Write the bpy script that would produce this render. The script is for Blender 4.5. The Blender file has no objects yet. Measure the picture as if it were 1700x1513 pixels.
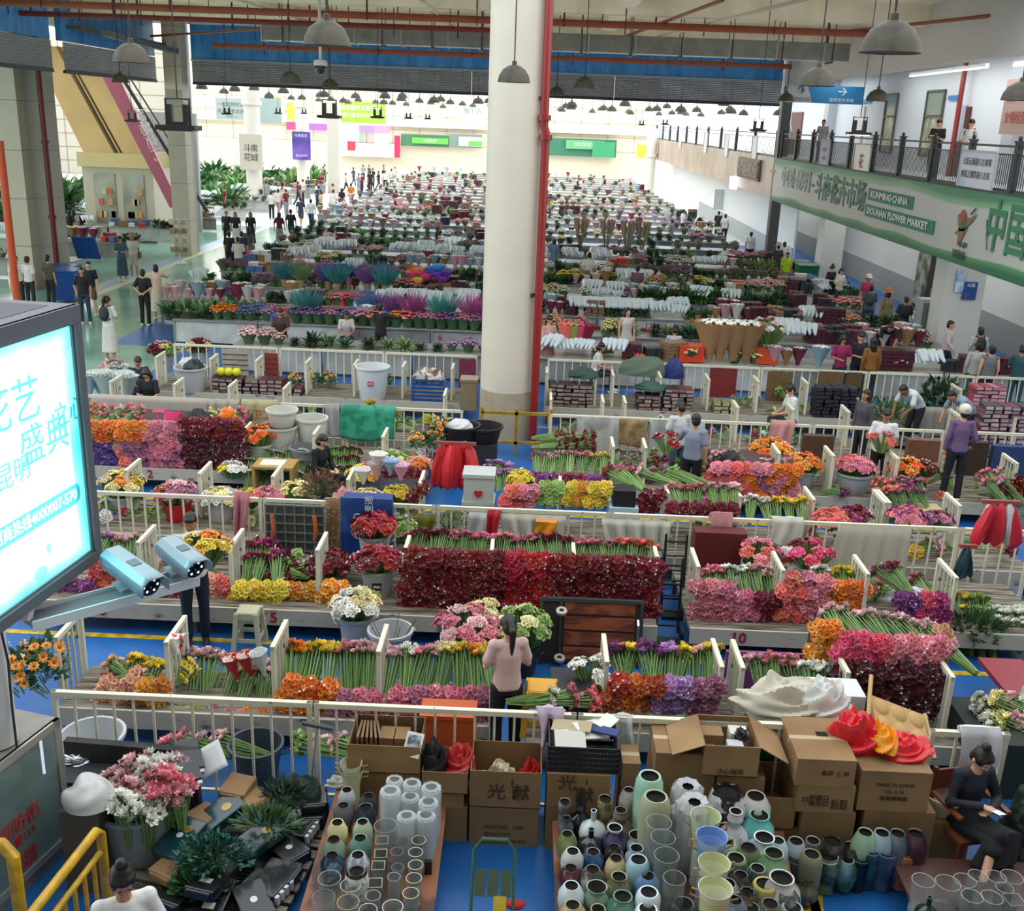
import bpy,math,random
from mathutils import Vector,Matrix
import numpy as np
R=random.Random(7)
PI=math.pi
scene=bpy.context.scene
COL=scene.collection
# camera
W,H=1700,1513
CX,CY=850.0,756.5
FPX=1730.3
CAMZ=6.3
def _n(v):
 v=Vector(v);return v.normalized()
cY=_n(((895-CX)/FPX,-(200-CY)/FPX,-1))
cZ=-_n(((647-CX)/FPX,-(6120-CY)/FPX,-1))
cZ=(cZ-cY*cZ.dot(cY)).normalized()
cX=cY.cross(cZ)
RW=Matrix((cX,cY,cZ))
cam_d=bpy.data.cameras.new('camera');cam=bpy.data.objects.new('camera',cam_d)
COL.objects.link(cam);scene.camera=cam
cam_d.sensor_width=36.0;cam_d.lens=FPX/W*36.0;cam_d.clip_end=400;cam_d.clip_start=.05
cam.matrix_world=Matrix.Translation((0,0,CAMZ))@RW.to_4x4()
CO=Vector((0,0,CAMZ))
def ray(px,py):
 return(RW@Vector(((px-CX)/FPX,-(py-CY)/FPX,-1))).normalized()
def G(px,py,z=0.0):
 d=ray(px,py);return CO+d*((z-CAMZ)/d.z)
def D(px,py,y):
 d=ray(px,py);return CO+d*(y/d.y)
def XP(px,py,x):
 d=ray(px,py);return CO+d*(x/d.x)
def AX(px,y,z=0.0):
 lo,hi=-200.0,200.0
 for _ in range(50):
  m=(lo+hi)/2
  c=RW.transposed()@(Vector((m,y,z))-CO)
  if CX-FPX*c.x/c.z<px:lo=m
  else:hi=m
 return(lo+hi)/2
# view, world, lights
vs=scene.view_settings
vs.view_transform='Standard';vs.look='None';vs.gamma=1;vs.use_curve_mapping=False
vs.exposure=0.32
world=bpy.data.worlds.new('world');scene.world=world;world.use_nodes=True
bg=world.node_tree.nodes['Background']
bg.inputs[0].default_value=(0.93,0.97,1.0,1);bg.inputs[1].default_value=1.75
def area_light(name,loc,sx,sy,power,rot=(0,0,0),col=(1,1,1),spread=PI):
 l=bpy.data.lights.new(name,'AREA');l.shape='RECTANGLE';l.size=sx;l.size_y=sy
 l.energy=power;l.color=col;l.spread=spread
 o=bpy.data.objects.new(name,l);o.location=loc;o.rotation_euler=rot;COL.objects.link(o);return o
area_light('far_skylight',(-22,103,15),90,50,20000,(0,0,0),(1,.99,.96))
area_light('ceiling_fill',(-3,37,7.0),26,19,420,(PI,0,0),(1,.96,.88))  # unseen fill added at lamp height to brighten the ceiling from below
# materials
def lin(c):
 return tuple(((x/12.92)if x<=.04045 else((x+.055)/1.055)**2.4)for x in c)
def hexc(h):
 h=h.lstrip('#');return tuple(int(h[i:i+2],16)/255 for i in(0,2,4))
_mats={}
def mat(h,rough=.6,metal=0.0,var=0.0,nscale=8.0,ndark=0.0,bump=0.0,trans=0.0,alpha=1.0,coat=0.0,emit=None,estr=0.0,hue=0.0,sheen=0.0,name=None,obj=True):
 key=(h,rough,metal,var,nscale,ndark,bump,trans,alpha,coat,emit,estr,hue)
 if key in _mats:return _mats[key]
 m=bpy.data.materials.new(name or 'mat_'+h.lstrip('#'));m.use_nodes=True
 nt=m.node_tree;b=nt.nodes['Principled BSDF']
 c=(*lin(hexc(h)),1)
 b.inputs['Base Color'].default_value=c
 b.inputs['Roughness'].default_value=rough;b.inputs['Metallic'].default_value=metal
 if coat:b.inputs['Coat Weight'].default_value=coat;b.inputs['Coat Roughness'].default_value=.08
 if trans:b.inputs['Transmission Weight'].default_value=trans
 if alpha<1:b.inputs['Alpha'].default_value=alpha
 if emit:b.inputs['Emission Color'].default_value=(*lin(hexc(emit)),1);b.inputs['Emission Strength'].default_value=estr
 src=None
 tc=None
 if ndark or bump:
  tc=nt.nodes.new('ShaderNodeTexCoord');nz=nt.nodes.new('ShaderNodeTexNoise')
  nz.inputs['Scale'].default_value=nscale;nz.inputs['Detail'].default_value=6
  nt.links.new(tc.outputs['Object'],nz.inputs['Vector'])
 if var or hue:
  oi=nt.nodes.new('ShaderNodeObjectInfo');hs=nt.nodes.new('ShaderNodeHueSaturation')
  hs.inputs['Color'].default_value=c
  mr=nt.nodes.new('ShaderNodeMapRange');mr.inputs[3].default_value=1-var;mr.inputs[4].default_value=1+var
  nt.links.new(oi.outputs['Random'],mr.inputs[0]);nt.links.new(mr.outputs[0],hs.inputs['Value'])
  if hue:
   mh=nt.nodes.new('ShaderNodeMath');mh.operation='MULTIPLY';mh.inputs[1].default_value=7.13
   fr=nt.nodes.new('ShaderNodeMath');fr.operation='FRACT'
   m2=nt.nodes.new('ShaderNodeMapRange');m2.inputs[3].default_value=.5-hue;m2.inputs[4].default_value=.5+hue
   nt.links.new(oi.outputs['Random'],mh.inputs[0]);nt.links.new(mh.outputs[0],fr.inputs[0])
   nt.links.new(fr.outputs[0],m2.inputs[0]);nt.links.new(m2.outputs[0],hs.inputs['Hue'])
  src=hs.outputs['Color']
 if ndark:
  mx=nt.nodes.new('ShaderNodeMix');mx.data_type='RGBA';mx.blend_type='MULTIPLY'
  cr=nt.nodes.new('ShaderNodeMapRange');cr.inputs[1].default_value=.38;cr.inputs[2].default_value=.62
  cr.inputs[3].default_value=1-ndark;cr.inputs[4].default_value=1
  nt.links.new(nz.outputs['Fac'],cr.inputs[0])
  mx.inputs[0].default_value=1
  if src:nt.links.new(src,mx.inputs[6])
  else:mx.inputs[6].default_value=c
  nt.links.new(cr.outputs[0],mx.inputs[7]);src=mx.outputs[2]
 if src:nt.links.new(src,b.inputs['Base Color'])
 if bump:
  bp=nt.nodes.new('ShaderNodeBump');bp.inputs['Strength'].default_value=bump;bp.inputs['Distance'].default_value=.02
  nt.links.new(nz.outputs['Fac'],bp.inputs['Height']);nt.links.new(bp.outputs[0],b.inputs['Normal'])
 _mats[key]=m
 return m
def two_tone(h1,h2,scale=6.0,lo=.45,hi=.55,rough=.3,detail=8,coat=0.0,distort=0.0,stretch=(1,1,1),bump=0.0,coord='Object',h3=None):
 key=('tt',h1,h2,scale,lo,hi,rough,stretch,coord,h3)
 if key in _mats:return _mats[key]
 m=bpy.data.materials.new('tone_'+h1.lstrip('#'));m.use_nodes=True;nt=m.node_tree;b=nt.nodes['Principled BSDF']
 tc=nt.nodes.new('ShaderNodeTexCoord');mp=nt.nodes.new('ShaderNodeMapping');mp.inputs['Scale'].default_value=stretch
 nz=nt.nodes.new('ShaderNodeTexNoise');nz.inputs['Scale'].default_value=scale;nz.inputs['Detail'].default_value=detail
 nz.inputs['Distortion'].default_value=distort
 cr=nt.nodes.new('ShaderNodeValToRGB');e=cr.color_ramp.elements
 e[0].position=lo;e[0].color=(*lin(hexc(h1)),1);e[1].position=hi;e[1].color=(*lin(hexc(h2)),1)
 if h3:
  q=cr.color_ramp.elements.new(min(.99,hi+.1));q.color=(*lin(hexc(h3)),1)
 nt.links.new(tc.outputs[coord],mp.inputs[0]);nt.links.new(mp.outputs[0],nz.inputs['Vector'])
 nt.links.new(nz.outputs['Fac'],cr.inputs[0]);nt.links.new(cr.outputs[0],b.inputs['Base Color'])
 b.inputs['Roughness'].default_value=rough
 if coat:b.inputs['Coat Weight'].default_value=coat
 if bump:
  bp=nt.nodes.new('ShaderNodeBump');bp.inputs['Strength'].default_value=bump;bp.inputs['Distance'].default_value=.01
  nt.links.new(nz.outputs['Fac'],bp.inputs['Height']);nt.links.new(bp.outputs[0],b.inputs['Normal'])
 _mats[key]=m;return m
def emis(h,s):
 key=('em',h,s)
 if key in _mats:return _mats[key]
 m=bpy.data.materials.new('lit_'+h.lstrip('#'));m.use_nodes=True;nt=m.node_tree;b=nt.nodes['Principled BSDF']
 b.inputs['Base Color'].default_value=(*lin(hexc(h)),1)
 b.inputs['Emission Color'].default_value=(*lin(hexc(h)),1);b.inputs['Emission Strength'].default_value=s
 _mats[key]=m;return m
def glassy(h='dfe8ea',alpha=.22,rough=.08):
 return mat(h,rough=rough,alpha=alpha,coat=.6)
# mesh building
def rot_to(d):
 d=Vector(d).normalized();return Vector((0,0,1)).rotation_difference(d).to_matrix()
class MB:
 def __init__(s):s.v=[];s.f=[];s.m=[];s.n=0
 def add(s,tv,tf,m=0,M=None,t=None):
  a=np.asarray(tv,dtype=float)
  if M is not None:a=a@np.array(M).T
  if t is not None:a=a+np.array(t)
  k=s.n;s.v.append(a);s.n+=len(a)
  s.f.extend([tuple(i+k for i in q)for q in tf])
  if isinstance(m,(list,tuple)):s.m.extend(m)
  else:s.m.extend([m]*len(tf))
  return s
 def box(s,c,sz,m=0,rz=0.0,M=None):
  x,y,z=sz[0]/2,sz[1]/2,sz[2]/2
  v=[(-x,-y,-z),(x,-y,-z),(x,y,-z),(-x,y,-z),(-x,-y,z),(x,-y,z),(x,y,z),(-x,y,z)]
  f=[(0,3,2,1),(4,5,6,7),(0,1,5,4),(1,2,6,5),(2,3,7,6),(3,0,4,7)]
  if M is None and rz:M=Matrix.Rotation(rz,3,'Z')
  return s.add(v,f,m,M,c)
 def bb(s,x0,x1,y0,y1,z0,z1,m=0):
  return s.box(((x0+x1)/2,(y0+y1)/2,(z0+z1)/2),(x1-x0,y1-y0,z1-z0),m)
 def beam(s,p,q,w,h=None,m=0):
  p=Vector(p);q=Vector(q);h=h or w;d=q-p
  L=d.length
  if L<1e-6:return s
  y=d.normalized();up=Vector((0,0,1))if abs(y.z)<.95 else Vector((0,1,0))
  x=y.cross(up).normalized();z=x.cross(y)
  M=Matrix((x,y,z)).transposed()
  return s.box((p+q)/2,(w,L,h),m,M=M)
 def tube(s,pts,r,n=8,m=0,cap=True):
  pts=[Vector(p)for p in pts];K=len(pts)
  rr=r if isinstance(r,(list,tuple))else[r]*K
  v=[];f=[]
  up=None
  for i,p in enumerate(pts):
   d=(pts[min(i+1,K-1)]-pts[max(i-1,0)]).normalized()
   if up is None:up=Vector((0,0,1))if abs(d.z)<.9 else Vector((1,0,0))
   a=d.cross(up).normalized();b=a.cross(d).normalized();up=b
   for k in range(n):
    t=2*PI*k/n;v.append(p+a*(math.cos(t)*rr[i])+b*(math.sin(t)*rr[i]))
  for i in range(K-1):
   for k in range(n):
    f.append((i*n+k,i*n+(k+1)%n,(i+1)*n+(k+1)%n,(i+1)*n+k))
  if cap:f.append(tuple(range(n-1,-1,-1)));f.append(tuple((K-1)*n+k for k in range(n)))
  return s.add([tuple(q)for q in v],f,m)
 def lathe(s,prof,n=16,c=(0,0,0),m=0,M=None,wob=None):
  v=[];f=[];K=len(prof)
  for i,(r,z)in enumerate(prof):
   for k in range(n):
    t=2*PI*k/n;q=r*(wob(t,z)if wob else 1)
    v.append((q*math.cos(t),q*math.sin(t),z))
  for i in range(K-1):
   for k in range(n):
    f.append((i*n+k,i*n+(k+1)%n,(i+1)*n+(k+1)%n,(i+1)*n+k))
  mm=m
  if prof[0][0]>1e-4:f.append(tuple(range(n-1,-1,-1)))
  if isinstance(mm,list):
   q=[]
   for i in range(K-1):q+=[mm[i]]*n
   if prof[0][0]>1e-4:q.append(mm[0])
   mm=q
  return s.add(v,f,mm,M,c)
 def ell(s,c,r,m=0,nu=10,nv=6,M=None):
  if not isinstance(r,(tuple,list)):r=(r,r,r)
  v=[(0,0,-r[2])];f=[]
  for j in range(1,nv):
   ph=-PI/2+PI*j/nv
   for i in range(nu):
    t=2*PI*i/nu;v.append((r[0]*math.cos(ph)*math.cos(t),r[1]*math.cos(ph)*math.sin(t),r[2]*math.sin(ph)))
  v.append((0,0,r[2]));L=len(v)-1
  for i in range(nu):f.append((0,1+(i+1)%nu,1+i))
  for j in range(nv-2):
   for i in range(nu):
    a=1+j*nu;b=a+nu;f.append((a+i,a+(i+1)%nu,b+(i+1)%nu,b+i))
  a=1+(nv-2)*nu
  for i in range(nu):f.append((a+i,a+(i+1)%nu,L))
  return s.add(v,f,m,M,c)
 def grid(s,fn,nu,nv,m=0):
  v=[tuple(fn(i/nu,j/nv))for j in range(nv+1)for i in range(nu+1)]
  f=[(j*(nu+1)+i,j*(nu+1)+i+1,(j+1)*(nu+1)+i+1,(j+1)*(nu+1)+i)for j in range(nv)for i in range(nu)]
  return s.add(v,f,m)
 def mesh(s,name,mats,smooth=True):
  me=bpy.data.meshes.new(name)
  v=np.concatenate(s.v)if s.v else np.zeros((0,3))
  me.from_pydata(v.tolist(),[],s.f)
  for q in(mats if isinstance(mats,(list,tuple))else[mats]):me.materials.append(q)
  me.polygons.foreach_set('material_index',s.m)
  if smooth:
   me.polygons.foreach_set('use_smooth',[True]*len(s.f))
   try:me.set_sharp_from_angle(angle=math.radians(38))
   except Exception:pass
  me.update();return me
 def build(s,name,mats,parent=None,loc=None,rz=0.0,smooth=True):
  return link(name,s.mesh(name,mats,smooth),parent,loc,rz)
def link(name,me,parent=None,loc=None,rz=0.0):
 o=bpy.data.objects.new(name,me);COL.objects.link(o)
 if parent is not None:o.parent=parent
 if loc is not None:o.location=loc
 if rz:o.rotation_euler=(0,0,rz)
 return o
def empty(name,loc=(0,0,0),rz=0.0):
 o=bpy.data.objects.new(name,None);COL.objects.link(o);o.location=loc;o.rotation_euler=(0,0,rz);o.empty_display_size=.1;return o
def tag(o,label=None,cat=None,group=None,kind=None):
 if label:o['label']=label
 if cat:o['category']=cat
 if group:o['group']=group
 if kind:o['kind']=kind
 return o
def struct(o):o['kind']='structure';return o
_kids={}
def kids(o):
 return[c for c in o.children]
def copy_tree(o,loc=None,rz=None,label=None,group=None,scale=None,parent=None,ch=None):
 c=o.copy();COL.objects.link(c)
 if parent is not None:c.parent=parent
 if loc is not None:c.location=loc
 if rz is not None:c.rotation_euler=(0,0,rz)
 if scale is not None:c.scale=(scale,)*3 if not isinstance(scale,tuple)else scale
 if label:c['label']=label
 if group:c['group']=group
 elif 'group' in c.keys()and parent is None and group is None and label:del c['group']
 for k in(ch if ch is not None else kids(o)):copy_tree(k,parent=c)
 return c
def wpt(loc,rz,p):
 return Vector(loc)+Matrix.Rotation(rz,3,'Z')@Vector(p)
_tmp=bpy.data.scenes.new('bench')
def bake(o):
 _tmp.collection.objects.link(o)
 with bpy.context.temp_override(scene=_tmp,view_layer=_tmp.view_layers[0]):
  dg=bpy.context.evaluated_depsgraph_get();me=bpy.data.meshes.new_from_object(o.evaluated_get(dg))
 _tmp.collection.objects.unlink(o);return me
def text(body,size,m,loc,rot,parent=None,name='lettering',ext=.002,align='CENTER',sx=1.0,bold=0.0,width=None):
 cu=bpy.data.curves.new(name,'FONT');cu.body=body;cu.size=size;cu.extrude=ext;cu.align_x=align;cu.align_y='CENTER'
 cu.offset=bold;cu.resolution_u=2
 t=bpy.data.objects.new(name,cu);me=bake(t)
 bpy.data.objects.remove(t);bpy.data.curves.remove(cu)
 me.materials.clear();me.materials.append(m)
 o=bpy.data.objects.new(name,me);COL.objects.link(o);o.location=loc;o.rotation_euler=rot;o.scale=(sx,1,1)
 if width and len(me.vertices):
  xs=[v.co.x for v in me.vertices];o.scale=(width/max(max(xs)-min(xs),.01),1,1)
 if parent is not None:
  o.parent=parent
 return o
# ================================================================ SETTING
def solidM(name,fn,mats,smooth=False,parent=None):
 b=MB();fn(b);return b.build(name,mats,parent,smooth=smooth)
BLUEF=two_tone('15508c','1f66ac',1.3,.3,.7,rough=.35,bump=.05)
GREENF=two_tone('6f9a88','8fbcaa',.5,.3,.7,rough=.16,h3='a9cdbd')
def fl(b):
 b.bb(-60,-11.6,-2,60,-.2,0,1);b.bb(-11.6,-9.4,14,28,-.2,0,1)
 b.bb(-9.4,16,-2,28,-.2,0,0);b.bb(-11.6,-9.4,-2,14,-.2,0,0);b.bb(-11.6,16,28,60,-.2,0,0)
 b.bb(-60,30,60,150,-.2,0,2)
 b.bb(16,30,-2,60,-.2,0,2)
struct(solidM('floor',fl,[BLUEF,GREENF,mat('d6d9d2',rough=.3)]))
YEL=mat('d9b52a',rough=.5,ndark=.5,nscale=9)
def stripes(b):
 for y in(11.55,16.35,21.6):b.bb(-9.5,10.5,y-.05,y+.05,0,.004)
 b.add([(G(1335,1478,0).x,G(1335,1478,0).y,.004),(G(1365,1478,0).x,G(1365,1478).y,.004),(G(1368,1530).x,G(1368,1530).y,.004),(G(1338,1530).x,G(1338,1530).y,.004)],[(0,3,2,1)])
 b.add([(G(1342,1473,0).x,G(1342,1473,0).y,.004),(G(1352,1473,0).x,G(1352,1473).y,.004),(G(1368,1530).x,G(1368,1530).y,.004),(G(1348,1530).x,G(1348,1530).y,.004)],[(0,3,2,1)])
tag(solidM('floor_marking',stripes,[YEL]),'yellow lines painted on the blue market floor','floor marking',kind='structure')
def astripe(b):
 b.bb(-15.25,-14.95,30,60,0,.004,0);b.bb(-15.9,-15.25,30,60,0,.004,1)
struct(solidM('trim_1',astripe,[mat('c9c9a0',rough=.4),mat('7ea4b8',rough=.3)]))
CONC=mat('f4ead2',rough=.9,ndark=.15,nscale=1.5)
def ceil(b):
 b.bb(-30,10.6,24,48.2,9.7,10.0)
 for y in(24.2,31.0,38.5):b.bb(-30,10.6,y,y+.5,9.15,9.7)
 for x in(-20.5,-9,2.0):b.bb(x,x+.5,24,48,9.3,9.7)
struct(solidM('ceiling',ceil,[CONC]))
struct(solidM('wall_front',lambda b:(b.bb(-30,14,-4.3,-4,0,10),b.bb(13.7,14,-4,12,0,10),b.bb(-30,14,-4,4,9.7,10)),[mat('b9b2a2',rough=.9)]))
BAND=two_tone('2670b4','4a9ade',3,.3,.7,rough=.35,stretch=(1,1,.3))
SHUT=mat('868c94',rough=.45)
def shutter(name,x0,x1,y,z0,z1,label,step=.07,axis='x',flip=1):
 r=empty(name);tag(r,label,'roller shutter',kind='thing')
 b=MB();n=int((z1-z0)/step)
 for i in range(n):
  z=z0+i*step
  if axis=='x':
   b.add([(x0,y,z),(x1,y,z),(x1,y-.03,z+step*.5),(x0,y-.03,z+step*.5),(x1,y,z+step*.98),(x0,y,z+step*.98)],[(0,1,2,3),(3,2,4,5)])
  else:
   b.add([(y,x0,z),(y,x1,z),(y+.03,x1,z+step*.5),(y+.03,x0,z+step*.5),(y,x1,z+step*.98),(y,x0,z+step*.98)],[(0,1,2,3),(3,2,4,5)])
 b.build('shutter_curtain',[SHUT],r,smooth=False)
 b=MB()
 if axis=='x':b.bb(x0,x1,y-.05,y+.05,z0-.1,z0)
 else:b.bb(y-.05,y+.05,x0,x1,z0-.1,z0)
 b.build('bottom_rail',[mat('3a3d42',rough=.5,metal=.4)],r,smooth=False)
 return r
HX0,HX1=-15.2,10.4
struct(solidM('wall_back',lambda b:b.bb(HX0,HX1,48.0,48.25,8.26,9.7),[BAND]))
segs=[(HX0,-9.2),(-9.19,-3),(-2.99,3.2),(3.21,HX1)]
for i,(a,c)in enumerate(segs):
 shutter('roller_shutter',a,c,48.05,7.35,8.26,'grey rolled-down metal shutter under the blue band, %s of four across the hall'%['leftmost','second','third','rightmost'][i])
struct(solidM('trim_2',lambda b:b.bb(HX0,HX1,47.9,48.0,8.22,8.3),[mat('9aa3a8',rough=.4)]))
LX=-16.4
for i,(a,c)in enumerate([(26,36.7),(37.6,46.6)]):
 struct(solidM('wall_left',lambda b:b.bb(LX-.1,LX+.1,a,c,8.3,9.7),[BAND]))
 shutter('roller_shutter',a,c,LX+.1,7.35,8.3,'grey rolled shutter over the left side opening, %s'%['beside the frame edge','above the golden escalator'][i],axis='y')
PLAST=mat('d9d2c0',rough=.55,ndark=.06,nscale=1.2)
GREYC=mat('a9a59c',rough=.6,ndark=.08,nscale=2)
TILE=mat('c8bfaa',rough=.4,ndark=.05,nscale=3)
cx=AX(840,21.0,0)
b=MB();b.lathe([(.575,0),(.575,1.0)],48,(cx,21.05,0),1);b.lathe([(.57,1.0),(.57,9.7)],48,(cx,21.05,0),0)
tag(b.build('round_column',[PLAST,mat('b5a88e',rough=.6,ndark=.15,nscale=3)]),'big round cream column standing in the middle of the flower stalls','column',kind='structure')
def sqcol(x,y,w,d,m,name='square_column',z1=9.7,label=None,z0=0,joints=True):
 b=MB();b.bb(x-w/2,x+w/2,y-d/2,y+d/2,z0,z1,0)
 if joints:
  for z in np.arange(1.5,z1,1.6):b.bb(x-w/2-.004,x+w/2+.004,y-d/2-.004,y+d/2+.004,z,z+.025,1)
 return tag(b.build(name,[m,mat('8d8778',rough=.7)],smooth=False),label,'column',kind='structure')
sqcol(AX(74,37.2,3),37.2,1.0,.9,GREYC,label='tall grey square column left of the green aisle, nearest of that row')
sqcol(AX(30,36.3,3),36.6,.75,.9,TILE,label='cream tiled pilaster against the nearest grey column at the left')
sqcol(AX(299,46.6,3),46.9,.75,.8,TILE,label='cream square column standing beside the golden escalator kiosk')
sqcol(AX(318,48,3)-.05,48.1,.3,.5,GREYC,label='narrow grey pier behind the cream column by the kiosk',joints=False)
sqcol(10.75,48.3,.42,.5,mat('4f5350',rough=.5,metal=.3),label='dark steel post at the left end of the big green banner',joints=False)
for(px,y,r,lab,z1)in((421,75,.55,'round white column carrying the two-line poster board',9),(503,84,.5,'round white column behind the purple poster',9),(1080,96,.45,'round pale column at the far end of the gallery',6)):
 b=MB();b.lathe([(r,0),(r,z1)],24,(AX(px,y,3),y,0));b.lathe([(r*1.25,z1-2.4),(r*1.25,z1-2.1)],24,(AX(px,y,3),y,0))
 tag(b.build('round_column',[mat('dcd8cc',rough=.4)]),lab,'column',kind='structure')
sqcol(AX(555,88,3),88,.95,.9,mat('c8c4b8',rough=.5),z1=9.5,label='square pale column right of the purple poster',joints=False)
RED=mat('8e1f1c',rough=.35,coat=.4);REDH=mat('9a3024',rough=.4,coat=.3);RUST=mat('8a4527',rough=.5)
def pipe(name,pts,r,m,label,cat='pipe',n=10,group=None,joints=()):
 b=MB();b.tube(pts,r,n)
 o=b.build(name,[m]);tag(o,label,cat,group)
 for j in joints:
  q=MB();q.lathe([(0,-.05),(r*1.5,-.05),(r*1.5,.05),(0,.05)],12,j);q.build('coupling',[m],o)
 return o
rx=cx+.72;ry=20.6
rx=AX(889,ry,1.5)
pipe('riser_pipe',[(rx,ry,0),(rx,ry,6.1),(rx-.04,ry,6.2),(rx-.04,ry,9.7)],.085,RED,'red fire riser pipe running up beside the big round column',joints=[(rx,ry,6.0),(rx-.04,ry,6.35)])
for z in(3.0,6.7):
 q=MB();q.beam((rx-.15,ry,z),(cx+.5,20.8,z),.04,.06);q.box((cx+.52,20.8,z),(.06,.08,.25));tag(q.build('pipe_bracket',[mat('4a3a34')]),'%s steel bracket holding the red riser to the column'%('upper' if z>5 else 'lower'),'bracket')
lx=AX(75,36.6,4)+.1
pipe('riser_pipe',[(lx,36.6,0),(lx,36.6,9.6)],.09,mat('6b1b20',rough=.4),'dark red pipe running down the nearest left column',joints=[(lx,36.6,5),(lx,36.6,2.5)])
ox=AX(22,30.5,4)
pipe('post_pipe',[(AX(20,30.5,2),30.5,0),(AX(20,30.5,2),30.5,5.2)],.11,mat('c8512a',rough=.5),'orange painted post at the left frame edge behind the three men',joints=[])
def yz(px,py,z):
 return G(px,py,z).y
y1=yz(640,27,8.9)
pipe('sprinkler_main',[(-24,y1,8.9),(9.9,y1,8.9)],.1,RUST,'rust brown sprinkler main running across the whole ceiling, nearest of three',group=None,joints=[(x,y1,8.9)for x in(-12,-4,4)])
y2=yz(450,37,8.9)
pipe('sprinkler_main',[(-24,y2,8.9),(-.2,y2,8.9)],.085,mat('6e1d18',rough=.45),'dark red sprinkler main ending behind the big column',joints=[(x,y2,8.9)for x in(-15,-8)])
y3=yz(640,86,8.75)
pipe('sprinkler_main',[(-13.5,y3,8.75),(10.2,y3,8.75)],.1,RUST,'rust brown sprinkler main just in front of the blue band',joints=[(x,y3,8.75)for x in(-10,-2,6)])
hang=[(yy,zz,x0,x1)for yy,zz,x0,x1 in((y1,8.9,-15,9.8),(y2,8.9,-18,-.3),(y3,8.75,-13,10))]
RODM=[mat('5c1c18',rough=.5),mat('3c2622',rough=.5),mat('6a6a66',rough=.5,metal=.5)]
rod_me={}
for hi,(yy,zz,x0,x1)in enumerate(hang):
 x=x0
 while x<x1:
  b=MB();r=R.choice((.012,.018,.03));b.beam((0,0,-.25*R.random()*1.2),(0,0,9.7-zz),r*1.6)
  o=b.build('pipe_hanger',[RODM[R.randrange(2)]],loc=(x,yy+R.uniform(-.25,.25),zz),smooth=False)
  tag(o,'thin hanger rod holding the sprinkler main %s'%['nearest the camera','that stops at the big column','in front of the blue band'][hi],'hanger rod','hanger rods of sprinkler main %s'%'abc'[hi])
  x+=R.uniform(.35,1.5)
GALV=mat('8d918d',rough=.38,metal=.75,ndark=.2,nscale=3);
yd=35.8
ductx=(AX(433,yd,8.8),9.8)
def duct(b):
 b.bb(ductx[0],ductx[1],yd,yd+.7,8.45,8.98,0)
 x=ductx[0]
 while x<ductx[1]:
  b.bb(x,x+.04,yd-.03,yd+.73,8.42,9.01,1);x+=1.5
tag(solidM('air_duct',duct,[GALV,mat('a9ada8',rough=.4,metal=.6)]),'long galvanised rectangular air duct hung below the ceiling','duct')
x=ductx[0]+.7
while x<ductx[1]:
 b=MB();b.beam((0,0,0),(0,0,1.2),.025);b.beam((0,.8,0),(0,.8,1.2),.025);b.beam((0,-.03,0),(0,.83,0),.05)
 tag(b.build('duct_hanger',[RODM[1]],loc=(x,yd-.05,8.4),smooth=False),'dark trapeze hanger carrying the galvanised duct','hanger','hangers of the galvanised duct');x+=1.6
for k,(a,c)in enumerate((((700,0),(800,85)),((1000,75),(1200,0)),((1090,62),(1350,-5)),((250,60),(560,40)),((395,0),(520,38)),((1380,55),(1700,20)))):
 p=G(*a,9.0);q=G(*c,9.05)
 if(p-q).length>25:q=p+(q-p).normalized()*25
 pipe('branch_pipe',[p,q],.045,[mat('c9bfa8',rough=.5),RUST][k%2],['cream','rust coloured'][k%2]+' branch pipe slanting under the ceiling '+['left of the big column','right of the big column above the duct','crossing the duct right of the column','above the left bays','over the large lamp shade','toward the white gallery front'][k])
b=MB();b.beam((-16,38,8.75),(-16,47.5,8.75),.5,.1);b.beam((-15,38,8.6),(-15.4,47.5,8.5),.25,.2,1)
tag(b.build('cable_tray',[mat('55504a',rough=.6),GALV],smooth=False),'dark cable tray with a grey duct over the left side bay','cable tray')
# right gallery
GX=10.6;WHITE=mat('d9dde0',rough=.7);
struct(solidM('wall_gallery',lambda b:(b.bb(13.6,13.9,18,60,5.0,9.0),b.bb(GX,14,18,100,4.85,5.05)),[WHITE]))
struct(solidM('wall_right',lambda b:(b.bb(14.6,14.9,12,100,0,5.0,0),b.bb(14.55,14.6,12,100,0,1.0,1)),[mat('d4d6d0',rough=.6),mat('9a9a94',rough=.6)]))
struct(solidM('trim_3',lambda b:(b.bb(GX-.05,GX+.25,18,48.1,8.1,9.75),b.bb(GX,13.7,18,60,8.7,8.8)),[mat('c3bdb8',rough=.8)]))
struct(solidM('trim_4',lambda b:(b.bb(GX-.02,GX+.1,48.6,100,3.35,5.1),),[two_tone('a08a7e','b8a193',.7,.4,.6,rough=.3)]))
for i,(a,c)in enumerate(((21.5,26.5),(30,36),(27.5,29))):
 b=MB();b.bb(-.05,.05,a,c,-.03,.05);o=b.build('strip_lamp',[mat('e6e6e6')],loc=(11.9+.3*(i==2),0,8.13),smooth=False)
 tag(o,'white fluorescent strip lamp under the gallery ceiling, %s'%['nearest the camera','the farthest','the short one between'][i],'strip lamp')
 q=MB();q.bb(-.04,.04,a,c,-.06,-.03);q.build('tube',[emis('ffffff',8)],o,smooth=False)
area_light('gallery_light',(12.2,30,8.5),1.2,22,260,(0,0,0),(.95,.98,1))
area_light('gallery_light',(12.2,52,8.5),1.2,14,160,(0,0,0),(.95,.98,1))
for yy in(24,34,44,58,74):
 area_light('shop_light',(12.6,yy,4.8),1.5,6,90,(0,0,0),(1,.98,.92))
DOOR=mat('5a2524',rough=.5);GREYD=mat('55584f',rough=.5)
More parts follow.
